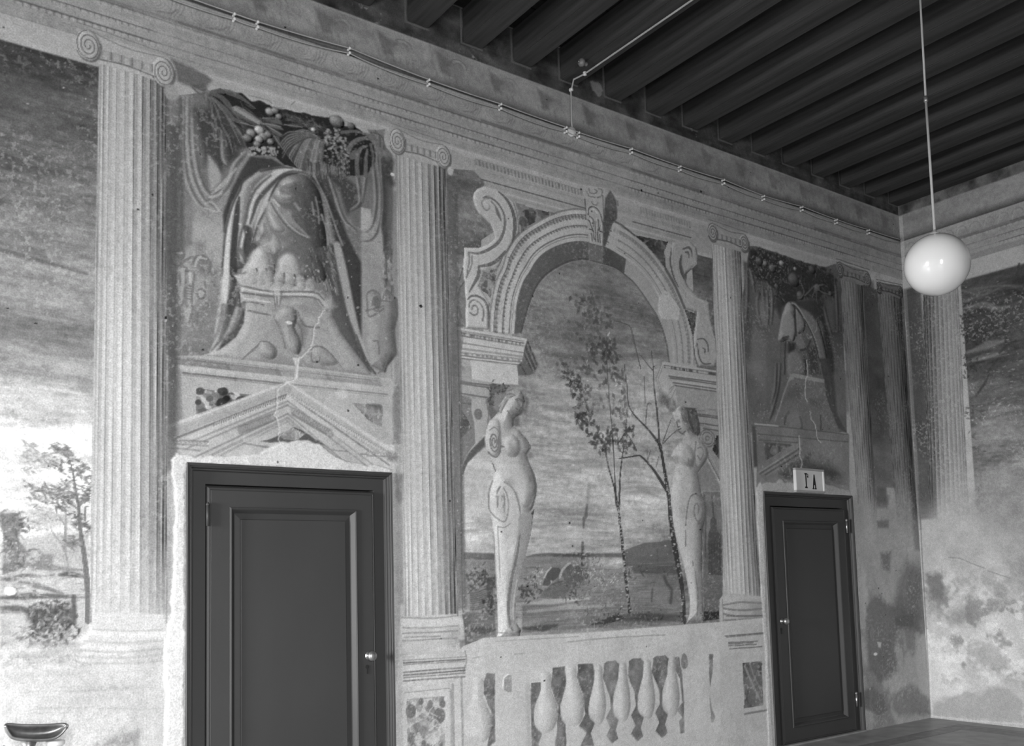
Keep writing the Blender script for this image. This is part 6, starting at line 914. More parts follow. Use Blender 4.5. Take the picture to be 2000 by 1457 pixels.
c.flakes(6.35, 7.1, 2.2, 3.2, 120, (.006, .016), .66, .6)
c.poly(U_, [(180, 685), (430, 715), (1180, 800), (1180, 1400), (200, 1400), (215, 790)], lambda X, Z: (.56 * (1 + .35 * (fbm(X, Z, 4, 4, 5, 2) - .5))).astype(np.float32), 1, .01, p_ent2); c.poly(U_, [(150, 700), (190, 720), (215, 1140), (180, 1140)], .34, .7, .02)
c.lines(U_, [[(190, 705), (440, 720), (1170, 800)], [(210, 795), (640, 835), (1170, 880)], [(230, 860), (640, 890)]], .012, .40, a=.6); c.line(U_, [(185, 690), (430, 714)], .016, .78, .7); c.breccia(U_, [(275, 885), (580, 915), (440, 990), (300, 1080)], .5, None, 60, .06, (.30, .56), .62); c.poly(U_, [(275, 880), (560, 900), (560, 925), (300, 910)], .36, .7, .015)
c.poly(U_, [(215, 1210), (650, 920), (740, 900), (1180, 1230), (1180, 1350), (860, 1290), (760, 1180), (680, 1090), (300, 1290)], lambda X, Z: (.52 * (1 + .4 * (fbm(X, Z, 5, 5, 5, 1) - .5))).astype(np.float32), .95, .015, p_ped2)
for d, v in ((0, .68), (26, .36), (50, .62), (80, .36), (105, .58)): c.line(U_, [(215 + d, 1210 + d * .2), (650, 930 + d)], .014, v, .6, .01)
c.poly(U_, [(440, 1220), (640, 1090), (760, 1010), (780, 1080), (1000, 1150), (1100, 1250), (900, 1260), (800, 1180), (680, 1150), (560, 1290)], .32, .7, .05, rough=.03); c.poly(U_, [(720, 920), (860, 900), (1100, 900), (1150, 1150), (1000, 1050), (820, 960)], .58, .5, .08); c.flakes(6.5, 7.4, 2.12, 2.6, 260, (.006, .02), .68, .55)

# --- lower right: washed-out plaster beyond the far door
c.poly(None, [(7.48, 0), (XR, 0), (XR, 1.9), (8.2, 2.1), (7.5, 2.0)], lambda X, Z: (.68 * (1 + .40 * (fbm(X, Z, 3, 3, 5, 4) - .5))).astype(np.float32), .55, .2)
m_ = c.win(7.49, XR, 0, 1.95); X = c.X[m_[1]]; Z = c.Z[m_[0]]; n_ = fbm(X, Z, 3.2, 2.2, 6, 3); c.put(m_, (np.clip((n_ - .55) * 9, 0, 1) * np.clip((1.7 - Z) * 1.6, 0, 1)[:, None]).astype(np.float32), .47, .55)
c.poly(Z9, [(1130, 640), (1200, 615), (1230, 660), (1400, 700), (1430, 820), (1300, 800), (1280, 900), (1300, 1040), (1200, 1100), (1130, 1040), (1120, 760)], .48, .8, .05, rough=.04); c.poly(Z9, [(1110, 1150), (1160, 1130), (1220, 1180), (1240, 1260), (1200, 1290), (1110, 1250)], .48, .8, .03, rough=.02); c.poly(Z9, [(1270, 1160), (1380, 1110), (1470, 1200), (1470, 1280), (1300, 1290), (1260, 1240)], .52, .7, .05, rough=.03)
c.poly(Z9, [(1340, 430), (1430, 480), (1445, 830), (1300, 790), (1250, 700)], .48, .6, .10, rough=.04); c.poly(Z9, [(1280, 740), (1380, 720), (1385, 790), (1285, 785)], .42, .6, .02); c.poly(Z9, [(1180, 200), (1245, 195), (1245, 240), (1185, 240)], .42, .6, .03); c.poly(Z9, [(1200, 380), (1260, 370), (1255, 490), (1210, 470)], .44, .6, .04, rough=.02); c.poly(Z9, [(1180, 875), (1205, 880), (1200, 910), (1188, 905)], .84, .9, .012); c.poly(Z9, [(1170, 60), (1250, 60), (1240, 110), (1180, 100)], .42, .5, .04)
c.ell(*c.P(Z9, [(1172, 944)])[0], .03, .014, .95, 1, .008); c.flakes(7.5, 8.5, .05, 1.9, 60, (.008, .03), .78, .5)
# --- bare plaster round the doors, cracks
c.poly(Dd, [(60, 930), (100, 870), (270, 900), (620, 905), (800, 880), (880, 830), (960, 785), (1080, 775), (1200, 770), (1300, 800), (1370, 860), (1440, 900), (1500, 940), (1870, 1000), (1900, 1035), (190, 945), (180, 1072), (165, 4000), (-10, 4000), (20, 2900), (5, 2560), (30, 2400), (70, 2200), (90, 1600), (100, 1300), (80, 1100)], lambda X, Z: (.86 * (1 + .06 * (fbm(X, Z, 14, 14, 4, 1) - .5))).astype(np.float32), .95, .012, p_patch1, rough=.012, h=.006)
c.line(PXL, [(321, 1245), (322, 1290), (324, 1320), (330, 1350), (328, 1400), (322, 1457)], .007, .97, .8, .004, smooth=3)
c.poly(PXL, [(765, 924), (778, 930), (782, 1200), (775, 1330), (772, 1330)], .66, .7, .01); c.poly(PXL, [(770, 925), (788, 925), (786, 975), (780, 985), (772, 970)], .46, .6, .02)
for q in range(40): x = RNG.uniform(385, 760); y = 905 + (x - 385) * .055; c.line(PXL, [(x, y - RNG.uniform(3, 16)), (x + RNG.normal(0, 3), y - RNG.uniform(0, 3))], .005, RNG.choice([.78, .95]), .5, .004)
c.poly(U_, [(270, 1392), (250, 1330), (300, 1300), (410, 1310), (450, 1270), (500, 1310), (600, 1310), (660, 1180), (720, 1175), (790, 1230), (880, 1240), (920, 1320), (1060, 1360), (1180, 1395), (1200, 1440)], .72, .95, .012, p_patch2, rough=.012, h=.004)
c.poly(U_, [(205, 1360), (250, 1300), (272, 1392), (272, 1500), (300, 2600), (380, 4200), (330, 4200), (300, 3200), (240, 2300), (215, 1700)], .82, .95, .012, p_patch2, rough=.012, h=.005)
for F, L, wd in ((Cc, [(1330, 540), (1290, 590), (1280, 640), (1250, 680), (1240, 780), (1220, 850), (1150, 920), (1120, 940), (1110, 1030), (1090, 1110), (1020, 1140), (940, 1200)], .007), (Dd, [(945, 345), (940, 440), (935, 520), (920, 550), (945, 600), (955, 700), (960, 790)], .006), (U_, [(730, 20), (740, 160), (720, 230), (715, 390), (740, 460)], .012), (U_, [(650, 820), (660, 960), (655, 1020), (680, 1090), (665, 1200)], .012), (U_, [(770, 560), (780, 640), (820, 700), (845, 840), (880, 890)], .010)):
    p = crom(c.P(F, L), 5); p = p + RNG.normal(0, .0025, p.shape); c.line(None, p, wd, .90, .75, .004, h=-.003)
c.poly(Cc, [(1070, 930), (1130, 930), (1120, 980), (1110, 1100), (1085, 1110), (1095, 1000)], .92, .8, .008); c.poly(Cc, [(1330, 430), (1400, 440), (1440, 500), (1390, 560), (1330, 540)], .80, .5, .03, rough=.02); c.ell(*c.P(Cc, [(1040, 640)])[0], .02, .010, .95, .9, .006); c.ell(*c.P(Cc, [(1480, 1230)])[0], .04, .03, .88, .6, .02)
# scattered losses over the whole wall
c.flakes(.6, 3.2, 1.2, 4.3, 22, (.003, .010), .90, .7); c.flakes(3.2, 8.5, 1.0, 4.3, 16, (.004, .012), .86, .7)
for q in range(90): x, z = RNG.uniform(.6, 8.5), RNG.uniform(.6, 4.9); c.ell(x, z, RNG.uniform(.003, .008), RNG.uniform(.003, .008), .12, .9, .003)
for x, y, r in ((1253, 372, .02), (1590 * 0 + 1369, 374, .018), (822, 509 * 0 + 598, .02), (700, 713, .012), (440, 184, .01)): X_, Z_ = wl(x, y); c.ell(X_, Z_, r * .6, r * .5, .10, .9, .004)
# paint rubbed off in specks, denser in patches
m_ = np.clip((fbm(Xg, Zg, 62, 62, 3, 3) - .57) * 7, 0, 1) * np.clip((fbm(Xg, Zg, 2.6, 2.6, 4, 0) - .42) * 4, .06, 1) * np.clip((4.7 - Zg) * 2, .25, 1)[:, None]
c.C += ((.84 - c.C) * m_ * np.where(c.C < .84, .36, 0)).astype(np.float32)
m_ = np.clip((fbm(Xg, Zg, 55, 38, 3, 1) - .58) * 7, 0, 1) * np.clip((fbm(Xg, Zg, 2.2, 2.2, 4, 5) - .44) * 4, .05, 1)
c.C *= (1 - .07 * m_).astype(np.float32)
# overall wear: broad unevenness and vertical streaks
c.C *= (1 + .10 * (fbm(Xg, Zg, 1.1, 1.1, 4, 4) - .5) + .07 * (fbm(Xg, Zg, 9, 1.4, 3, 1) - .5) + .12 * (fbm(Xg, Zg, 60, 60, 2, 5) - .5)).astype(np.float32)
# plaster outlines where the beams enter the wall
BX = [2.907 + .4226 * i for i in range(14)]; BX = [2.907, 3.338, 3.759, 4.187, 4.623, 5.054, 5.470, 5.899, 6.324, 6.733, 7.159, 7.582, 7.987, 8.395]
BEAMS = [BX[0] - .428 * k for k in range(18, 0, -1)] + BX; BW, BZ = .157, 5.058
for x in BX: c.line(None, [(x - .012, 5.29), (x - .010, BZ - .006), (x + BW, BZ - .006)], .014, .50, .8, .006)
c.H += (.003 * (fbm(Xg, Zg, 5, 5, 4, 3) - .5)).astype(np.float32)
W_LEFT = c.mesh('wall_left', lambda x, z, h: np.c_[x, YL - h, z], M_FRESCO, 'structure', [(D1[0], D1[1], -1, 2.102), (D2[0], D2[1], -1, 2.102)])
# ------------------------------------------------------------------ the end wall (its painting goes on round the corner)
ry = np.array(list(np.arange(YS, 3.55, .08)) + list(np.arange(3.56, YL, .0056)) + [YL]); rz = np.array(list(np.arange(0, 5.0, .0068)) + list(np.arange(5.005, ZC, .012)) + [ZC])
e = Canvas(ry, rz, .74, wr)
RW = (1850, 500, .37783)
q_strip = e.part('plaster_band', 'dark stained plaster band under the ceiling'); q_fr = e.part('painted_frieze', None); q_co = e.part('painted_cornice', None)
q_land = e.part('painted_landscape', 'painted stormy sky right of the corner column'); q_col = e.part('painted_column', 'painted fluted column behind the globe lamp'); q_cap = e.part('painted_capital', None, q_col)
q_bare = e.part('faded_plaster', 'faded and flaking lower plaster of the end wall'); q_tree = e.part('painted_foliage', 'painted dark foliage at the column edge', q_land)
Ye, Ze = e.X, e.Z
e.C *= (1 + .24 * (fbm(Ye, Ze, 1.8, 1.8, 5, 1) - .5) + .12 * (fbm(Ye, Ze, 14, 14, 3, 2) - .5)).astype(np.float32)
e.band(YS, 4.42, 1.7, 4.125, sky([(1.7, .62), (2.2, .57), (2.6, .50), (2.9, .43), (3.2, .39), (3.6, .36), (4.1, .31)], .5, 3, 2.2, 12), 1, .01, q_land)  # sky toned down in the pigment, making up for weaker light here
cornice(e, YS, YL, q_co, q_fr, q_strip, .95)
e.band(YS, YL, 4.955, 5.06, lambda X, Z: (.44 + .5 * (fbm(X, Z, 9, 9, 5, 1) - .5)).astype(np.float32), .8, .012, q_strip)
e.band(YS, YL, 4.30, 4.36, .56, .5, .01); e.band(YS, YL, 4.125, 4.30, .74, .7, .01, q_co); e.line(None, [(YS, 4.128), (YL, 4.128)], .012, .50, .7); e.flakes(3.7, 4.4, 4.13, 4.29, 300, (.004, .014), .84, .5)
for yy in np.arange(3.6, 4.95, .13):
    t = np.linspace(.3, 3.4, 10); e.line(None, np.c_[yy + .05 * np.cos(t), 4.60 + .05 * np.sin(t)], .010, .5, .4, .006); e.line(None, [(yy + .05, 4.56), (yy + .02, 4.66)], .012, .84, .25, .008)
# sky details
for pts, wd, v, a in (([(70, 180), (180, 185), (300, 160), (390, 160)], .02, .72, .5), ([(70, 280), (180, 250), (260, 275), (310, 265)], .04, .70, .6), ([(90, 500), (200, 460), (300, 440)], .06, .66, .6), ([(110, 545), (200, 520), (300, 500)], .03, .76, .7), ([(70, 240), (110, 230)], .04, .66, .6), ([(140, 330), (260, 320), (390, 300)], .12, .36, .5), ([(120, 600), (250, 580), (390, 590)], .08, .40, .45), ([(150, 740), (270, 720), (390, 700)], .06, .40, .5), ([(230, 780), (330, 790), (390, 780)], .05, .64, .5), ([(110, 680), (160, 660)], .05, .66, .5), ([(130, 120), (390, 60)], .10, .30, .4)):
    for k in range(5): e.line(RW, [(x + RNG.normal(0, 8), y + RNG.normal(0, 8)) for x, y in pts], [wd * .2, wd * .6, wd * .2], v, a * .38, .025, smooth=3)
e.lines(RW, [[(372, 40), (355, 115)], [(315, 220), (305, 300), (290, 405)], [(305, 400), (300, 470), (270, 500)], [(245, 545), (215, 600), (195, 660), (150, 720)]], [.020, .030, .022], .30, a=.8, soft=.010)
for pts, n, v in (([(100, 310), (120, 330), (90, 370), (80, 400), (120, 420), (140, 430), (100, 440), (95, 330)], 9, .27), ([(95, 520), (120, 540), (110, 580), (130, 590), (100, 560), (150, 560), (90, 620)], 7, .30), ([(120, 790), (150, 780), (170, 800), (140, 820), (110, 800), (180, 830), (130, 920), (160, 1000)], 7, .42), ([(165, 1220), (180, 1210), (185, 1260), (175, 1300), (190, 1320), (165, 1270), (200, 1250)], 9, .40)): e.leaves(RW, pts, n, .045, v, .025, None, .7, q_tree if v < .4 else None)
e.leaves(RW, [(260, 760), (290, 770), (240, 800), (130, 700), (110, 690), (160, 840), (200, 850)], 6, .03, .76, .03, None, .6); e.flakes(3.75, 4.4, 2.4, 4.1, 200, (.004, .014), .72, .6, 1.5)
# column, its shadow towards the corner
e.poly(None, [(4.80, 1.9), (5.0, 1.9), (5.0, 4.2), (4.82, 4.2)], lambda X, Z: (.32 * (1 + .6 * (fbm(X, Z, 8, 2, 4, 1) - .5))).astype(np.float32), .85, .03); e.band(4.965, 5.0, 1.8, 4.2, .56, .6, .012); e.band(4.96, 5.0, 4.3, 4.95, .86, .5, .012)
e.column((4.445, 4.80, 4.15), (4.50, 4.90, 1.55), 13, .64, q_col, 0, (1.75, 2.5))  # shaft pigment lowered too, in place of dimmer light
e.capital(4.46, 4.80, 4.09, 4.2, ((4.43, 4.21, .055, .075), (4.84, 4.20, .055, .08)), q_cap, .70, 1.4)
e.line(wr and RW, [(0, 1130), (60, 1110)], .01, .8, .3)
# worn lower half
e.poly(None, [(YS, 0), (YL, 0), (YL, 1.9), (4.3, 2.2), (YS, 1.9)], lambda X, Z: (np.interp(Z, [0, .3, .7, 1.2, 1.6, 2.2], [.78, .84, .90, .76, .70, .68])[:, None] * (1 + .42 * (fbm(X, Z, 4, 4, 6, 4) - .5))).astype(np.float32), .9, .35, q_bare)
X, Z = Ye, Ze; n_ = fbm(X, Z, 7, 7, 6, 2); n2_ = fbm(X, Z, 12, 12, 5, 4); lo_ = np.clip((1.55 - Z) * 2, 0, 1)[:, None] * np.clip((Z - .25) * 4, 0, 1)[:, None]; al_ = e.win(YS, YL, 0, ZC)
e.C += ((.50 - e.C) * np.clip((n_ - .54) * 9, 0, 1) * lo_ * .6).astype(np.float32); e.C += ((.96 - e.C) * np.clip((n2_ - .55) * 9, 0, 1) * lo_ * .6).astype(np.float32)
m3_ = np.clip((fbm(X, Z, 60, 60, 3, 1) - .56) * 8, 0, 1) * np.clip((fbm(X, Z, 3, 3, 4, 3) - .44) * 5, .05, 1) * np.clip((4.3 - Z) * 3, 0, 1)[:, None]; e.C += ((.76 - e.C) * m3_ * .45).astype(np.float32)
e.poly(Z9, [(1440, 500), (1540, 490), (1560, 660), (1480, 640)], .40, .7, .06, rough=.04); e.poly(Z9, [(1460, 520), (1540, 560), (1560, 700), (1700, 680), (1760, 760), (1600, 780), (1470, 720)], .54, .55, .08, rough=.05)
e.poly(Z9, [(1490, 1230), (1550, 1200), (1640, 1160), (1700, 1150), (1760, 1170), (1830, 1120), (1930, 1150), (1990, 1190), (1990, 1330), (1490, 1290)], .66, .75, .04, rough=.04); e.poly(Z9, [(1700, 860), (1850, 900), (1930, 1000), (1860, 1060), (1700, 1000)], .58, .5, .08, rough=.08)
e.lines(Z9, [[(1580, 405), (1640, 410), (1700, 435), (1780, 465)], [(1800, 480), (1920, 520)]], .012, .54, a=.5, smooth=3); e.line(Z9, [(1475, 950), (1480, 1200), (1488, 1285)], .02, .92, .5, .02); e.lines(Z9, [[(1490, 1290), (1700, 1315), (1990, 1335)]], .016, .86, a=.5)
e.line(Z9, [(1412, 0), (1436, 480), (1452, 760), (1478, 1280)], .010, .30, .5, .010)
e.C *= (1 + .12 * (fbm(Ye, Ze, 60, 60, 2, 5) - .5)).astype(np.float32); e.H += (.003 * (fbm(Ye, Ze, 5, 5, 4, 3) - .5)).astype(np.float32)
W_RIGHT = e.mesh('wall_right', lambda y, z, h: np.c_[XR - h, y, z], M_FRESCO, 'structure')
for o in W_RIGHT.values(): o.data.flip_normals()

# ------------------------------------------------------------------ the rest of the room shell
bm = bmesh.new(); xc, wd, z0, z1 = WINB[0]
for a in ((XW - .25, xc - wd / 2, 0, ZC), (xc + wd / 2, XR, 0, ZC), (xc - wd / 2, xc + wd / 2, 0, z0), (xc - wd / 2, xc + wd / 2, z1, ZC)): add_box(bm, a[0], a[1], YS - .3, YS, a[2], a[3])
bmo('wall_back', bm, M_WALL, kind='structure')
bm = bmesh.new(); ys = [YS] + sum([[yc - wd / 2, yc + wd / 2] for yc, wd, *_ in sorted(WINS)], []) + [YL]
for k in range(len(ys) - 1):
    if k % 2 == 0: add_box(bm, XW - .3, XW, ys[k], ys[k + 1], 0, ZC)
    else: add_box(bm, XW - .3, XW, ys[k], ys[k + 1], 0, WINS[0][2]); add_box(bm, XW - .3, XW, ys[k], ys[k + 1], WINS[0][3], ZC)
bmo('wall_window', bm, M_WALL, kind='structure')
box('floor', XW - .3, XR + .2, YS - .25, YL + .3, -.12, 0, M_FLOOR, kind='structure')
# dark border lines let into the floor
fl = bpy.data.objects['floor']
for (x0, x1, y0, y1) in ((-4.4, 8.10, 4.46, 4.475), (-4.4, 8.36, 4.61, 4.625), (8.10, 8.115, -2.7, 4.46), (8.35, 8.365, -2.7, 4.61)): box('floor_line', x0, x1, y0, y1, -.01, .0015, M_FLOOR_D, parent=fl)
for (x0, x1, y0, y1) in ((-4.4, 8.35, 4.475, 4.61), (8.115, 8.35, -2.7, 4.475)): box('floor_border', x0, x1, y0, y1, -.01, .001, mat('terrazzo_border', .18, .45, .3, (14, 14, 14), .03, 200, .4), parent=fl, label='darker mottled terrazzo border along the walls')
bm = bmesh.new(); add_box(bm, XW - .3, XR + .2, YS - .25, YL + .3, ZC + .03, ZC + .2); ceil = bmo('ceiling', bm, M_BOARD, kind='structure')
bw = .26; me0 = None
for k in range(int((YL - YS) / bw) + 1):
    y0 = YL - (k + 1) * bw
    if me0 is None: o = box('ceiling_board', XW, XR, 0, bw - .008, ZC, ZC + .028, M_BOARD, parent=ceil); me0 = o.data
    else: o = link('ceiling_board', me0, None, parent=ceil)
    o.location.y = y0
me0 = None
for x in BEAMS:
    if me0 is None:
        bm = bmesh.new(); add_box(bm, 0, BW, YS, YL - .002, BZ, ZC - .001, .006); o = bmo('ceiling_beam', bm, M_WOOD, parent=ceil); me0 = o.data
    else: o = link('ceiling_beam', me0, None, parent=ceil)
    o.location.x = x if x < 8.3 else 8.39

# ------------------------------------------------------------------ doors
def ring(bm, x0, x1, z0, z1, prof, bottom=False):
    """mitred moulding around an opening: prof = (inset, y); the bottom side only when asked for"""
    loops = []
    for i, y in prof:
        zb = z0 + i if bottom else z0
        loops.append([bm.verts.new(p) for p in ((x0 + i, y, zb), (x0 + i, y, z1 - i), (x1 - i, y, z1 - i), (x1 - i, y, zb))])
    for a, b in zip(loops, loops[1:]):
        for k in range(4 if bottom else 3): bm.faces.new([a[k], a[(k + 1) % 4], b[(k + 1) % 4], b[k]])
    return loops
def door(name, D, leaf, panel, knob, hinge_left, label, lintel=True):
    x0, x1, zt = D; lx0, lx1, lzt = leaf; px0, px1, pz0, pzt = panel
    r = empty(name, ((x0 + x1) / 2, YL, 0), label, None, 'structure')
    P = lambda o: keep(o, r)
    bm = bmesh.new(); Yb = YL - .008
    prof = [(0, YL + .16), (0, YL - .006), (.004, YL - .012), (.010, YL - .010), (.014, Yb - .002), (.020, Yb + .004), (.024, Yb + .003), (.030, Yb + .020), (.036, Yb + .020), (.041, Yb + .034), (.046, Yb + .036), (lx0 - x0 - .004, Yb + .036), (lx0 - x0 - .004, YL + .10)]
    ring(bm, x0, x1, 0.0, zt, prof); P(bmo('door_frame', bm, M_DOOR))
    yl = Yb + .016                                              # leaf face, proud of the frame
    bm = bmesh.new()
    rp = [(0, YL + .10), (0, yl + .012), (.003, yl + .005), (.008, yl + .001), (.014, yl), (.017, yl + .003), (.021, yl)]
    L = ring(bm, lx0, lx1, .012, lzt, rp, True)
    inner = L[-1]; q = [bm.verts.new(p) for p in ((px0, yl, pz0), (px0, yl, pzt), (px1, yl, pzt), (px1, yl, pz0))]
    for k in range(4): bm.faces.new([inner[k], inner[(k + 1) % 4], q[(k + 1) % 4], q[k]])
    P(bmo('door_leaf', bm, M_DOOR))
    bm = bmesh.new(); w_ = (px1 - px0) * .082
    L = ring(bm, px0, px1, pz0, pzt, [(-.002, yl - .001), (0, yl - .007), (.006, yl - .009), (.012, yl - .004), (.030, yl + .022), (.034, yl + .024), (w_, yl + .020), (w_ + .003, yl + .015), (w_ + .006, yl + .014)], True)
    bm.faces.new(L[-1][::-1]); P(bmo('door_panel', bm, M_DOOR))
    kx, kz = knob; bm = bmesh.new()
    lathe(bm, [(.024, 0), (.024, .004), (.012, .007), (.009, .022), (.012, .028), (.026, .036), (.030, .046), (.026, .058), (.012, .064), (0, .065)], (kx, yl - .001, kz), (0, -1, 0), 20)
    P(bmo('door_knob', bm, M_BRASS, True, label='pale metal knob'))
    bm = bmesh.new(); lathe(bm, [(.012, 0), (.012, .003), (0, .0035)], (kx - .01 * (1 if not hinge_left else 1), yl - .0005, kz - .065), (0, -1, 0), 12); add_box(bm, kx - .015, kx - .005, yl - .004, yl - .0005, kz - .105, kz - .065); P(bmo('keyhole', bm, M_INK, label='dark keyhole plate'))
    for hz in (lzt - .16, .28):
        hx = lx0 if hinge_left else lx1; bm = bmesh.new(); tube(bm, [(hx, yl - .010, hz - .055), (hx, yl - .010, hz + .055)], .009, 10); lathe(bm, [(.011, 0), (.011, .008), (.004, .018), (0, .02)], (hx, yl - .010, hz + .055), (0, 0, 1), 10); P(bmo('hinge', bm, M_BRASS if not hinge_left else M_DOOR, True))
    P(box('threshold', x0, x1, YL - .02, YL + .16, 0, .012, M_FLOOR)); P(box('door_backing', x0, x1, YL + .10, YL + .16, 0, zt, M_DOOR))
    return yl
door('door_1', D1, (1.621, 2.631, 1.977), (1.745, 2.508, .25, 1.866), (2.576, 1.005), True, 'near dark panelled door under the painted pediment')
door('door_2', D2, (6.354, 7.372, 1.979), (6.484, 7.250, .14, 1.862), (6.405, 1.022), False, 'far dark panelled door below the small room sign')

# ------------------------------------------------------------------ room sign over the far door
P3 = lambda px, py, Y: tuple(at_y(px, py, Y))
sg = empty('room_sign', (6.83, YL - .04, D2[2]), 'small framed white sign reading Iª A, standing on the far door frame', 'sign')
sx0, sx1, sz0, sz1, sy = 6.637, 7.04, 2.108, 2.318, YL - .035
bm = bmesh.new(); add_box(bm, sx0 + .012, sx1 - .012, sy + .010, sy + .022, sz0 + .012, sz1 - .012); keep(bmo('board', bm, M_SIGN), sg)
for nm, a in (('frame_rail', (sx0, sx1, sz0, sz0 + .018)), ('frame_rail', (sx0, sx1, sz1 - .018, sz1)), ('frame_stile', (sx0, sx0 + .018, sz0 + .018, sz1 - .018)), ('frame_stile', (sx1 - .018, sx1, sz0 + .018, sz1 - .018))):
    keep(box(nm, a[0], a[1], sy, sy + .030, a[2], a[3], M_SIGNF if nm == 'frame_rail' else M_SIGN, .003), sg)
def glyph(name, polys, ox, oz, w_, h_):
    bm = bmesh.new()
    for p in polys:
        f = bm.faces.new([bm.verts.new((ox + x * w_, sy + .0085, oz + z * h_)) for x, z in p]); g = bmesh.ops.extrude_face_region(bm, geom=[f]); bmesh.ops.translate(bm, verts=[v for v in g['geom'] if isinstance(v, bmesh.types.BMVert)], vec=(0, .0025, 0))
    keep(bmo(name, bm, M_INK), sg)
glyph('letter', [[(.0, 0), (1, 0), (1, .08), (.72, .12), (.72, .88), (1, .92), (1, 1), (0, 1), (0, .92), (.28, .88), (.28, .12), (0, .08)]], 6.770, 2.146, .034, .132)
glyph('letter', [[(0, 0), (.42, 0), (.42, .08), (.34, .10), (.38, .28), (.62, .28), (.66, .10), (.56, .08), (.56, 0), (1, 0), (1, .08), (.92, .10), (.62, 1), (.40, 1), (.08, .10), (0, .08)][:8] + [(.56, .08), (.56, 0), (1, 0), (1, .08), (.92, .10), (.62, 1), (.40, 1), (.08, .10), (0, .08)]], 6.874, 2.140, .056, .130)
glyph('letter', [[(0, .1), (.3, 0), (.6, .1), (.75, 0), (1, .05), (.85, .2), (.85, .8), (.6, 1), (.2, 1), (.05, .8), (.25, .75), (.4, .85), (.6, .75), (.6, .6), (.2, .55), (0, .35)]], 6.806, 2.238, .016, .034)

# ------------------------------------------------------------------ wires on the wall and along a beam
wc = empty('wall_wiring', (4.5, YL - .03, 4.68), 'pale electric wires strung on porcelain knobs along the painted cornice', 'wiring')
INS = [(455, 37), (500.5, 52.5), (679, 103), (834, 164), (974, 211), (1101.5, 256), (1126, 266), (1229, 297), (1324, 331), (1409, 357), (1487, 388), (1562, 409), (1629, 434), (1692, 454)]
ip = [wl(*q) for q in INS]; ip = [(ip[0][0] - 1.2, 4.69), (ip[0][0] - .6, 4.69)] + ip + [(8.5, 4.68)]
def sag(a, b, y, s, n=9): return [(a[0] + (b[0] - a[0]) * t, y, a[1] + (b[1] - a[1]) * t - s * 4 * t * (1 - t)) for t in np.linspace(0, 1, n)]
for dz, yy, s in ((.014, YL - .034, .004), (-.016, YL - .026, .014)):
    pts = []
    for a, b in zip(ip, ip[1:]): pts += sag((a[0], a[1] + dz), (b[0], b[1] + dz), yy, s * (b[0] - a[0]) / .6)[:-1]
    bm = bmesh.new(); tube(bm, pts + [(8.5, yy, 4.68 + dz)], .0042, 6); keep(bmo('wire', bm, M_WIRE, True), wc)
bm = bmesh.new()
for dz in (.014, -.016): lathe(bm, [(.008, 0), (.009, .006), (.006, .014), (.006, .022), (.0095, .028), (.009, .034), (.003, .037), (0, .038)], (0, 0, dz), (0, -1, 0), 14)
mk = None
for (x, z) in ip[2:-1]:
    if mk is None: o = bmo('porcelain_knob', bm, M_PORC, True); mk = o.data
    else: o = link('porcelain_knob', mk)
    o.location = (x, YL - .003, z); keep(o, wc)
jx, jz = wl(1114, 259); bm = bmesh.new(); lathe(bm, [(.036, 0), (.036, .018), (.030, .026), (.012, .030), (0, .031)], (jx, YL - .003, jz), (0, -1, 0), 20); keep(bmo('junction_box', bm, M_PORC, True, label='round white junction box'), wc)
cx = 4.275
cc = empty('ceiling_wiring', (cx, 4.6, BZ), 'pale wire rising up the wall and running under a ceiling beam', 'wiring')
bm = bmesh.new(); u = [wl(1113, 240), wl(1112.5, 200), wl(1111.5, 178)]
Yend = 1.2
tube(bm, [(jx, YL - .022, jz + .03), (u[0][0], YL - .02, u[0][1]), (u[1][0], YL - .02, u[1][1]), (u[2][0], YL - .02, u[2][1] + .0), (u[2][0] + .003, YL - .03, BZ - .055), (cx - .03, YL - .08, BZ - .022), (cx, YL - .16, BZ - .012), (cx + .004, 4.0, BZ - .012), (cx + .006, 3.0, BZ - .012), (cx + .008, Yend, BZ - .012)], .0065, 8); keep(bmo('wire', bm, M_WIRE, True), cc)
mk = None
for (x, y, z, ax) in ((u[2][0], YL - .012, u[2][1], (0, -1, 0)), (cx, YL - .17, BZ, (0, 0, -1)), (cx + .005, 3.62, BZ, (0, 0, -1)), (cx + .007, 2.3, BZ, (0, 0, -1))):
    bm = bmesh.new(); lathe(bm, [(.014, 0), (.015, .008), (.010, .014), (.015, .022), (.004, .027), (0, .028)], (x, y, z), ax, 14); keep(bmo('wire_clip', bm, M_PORC, True), cc)
# an old knob left on the side of that beam
d = ray(1146, 126); t = (4.187 - CAM[0]) / d[0]; kp = CAM + d * t
kn = empty('old_insulator', (4.187, kp[1], kp[2]), 'old grey insulator knob on the side of a ceiling beam, above the wire bend', 'insulator')
bm = bmesh.new(); lathe(bm, [(.014, 0), (.015, .01), (.010, .016), (.010, .03), (.026, .034), (.029, .05), (.022, .064), (0, .068)], (4.187, kp[1], kp[2]), (-1, 0, 0), 16); keep(bmo('knob', bm, mat('grey_porcelain', .20, .3, .1, spec=.5), True), kn)
bm = bmesh.new(); lathe(bm, [(.006, 0), (.006, .07), (.003, .078), (0, .079)], (4.187, kp[1], kp[2]), (-1, 0, 0), 8); keep(bmo('screw', bm, M_BRASS, True), kn)

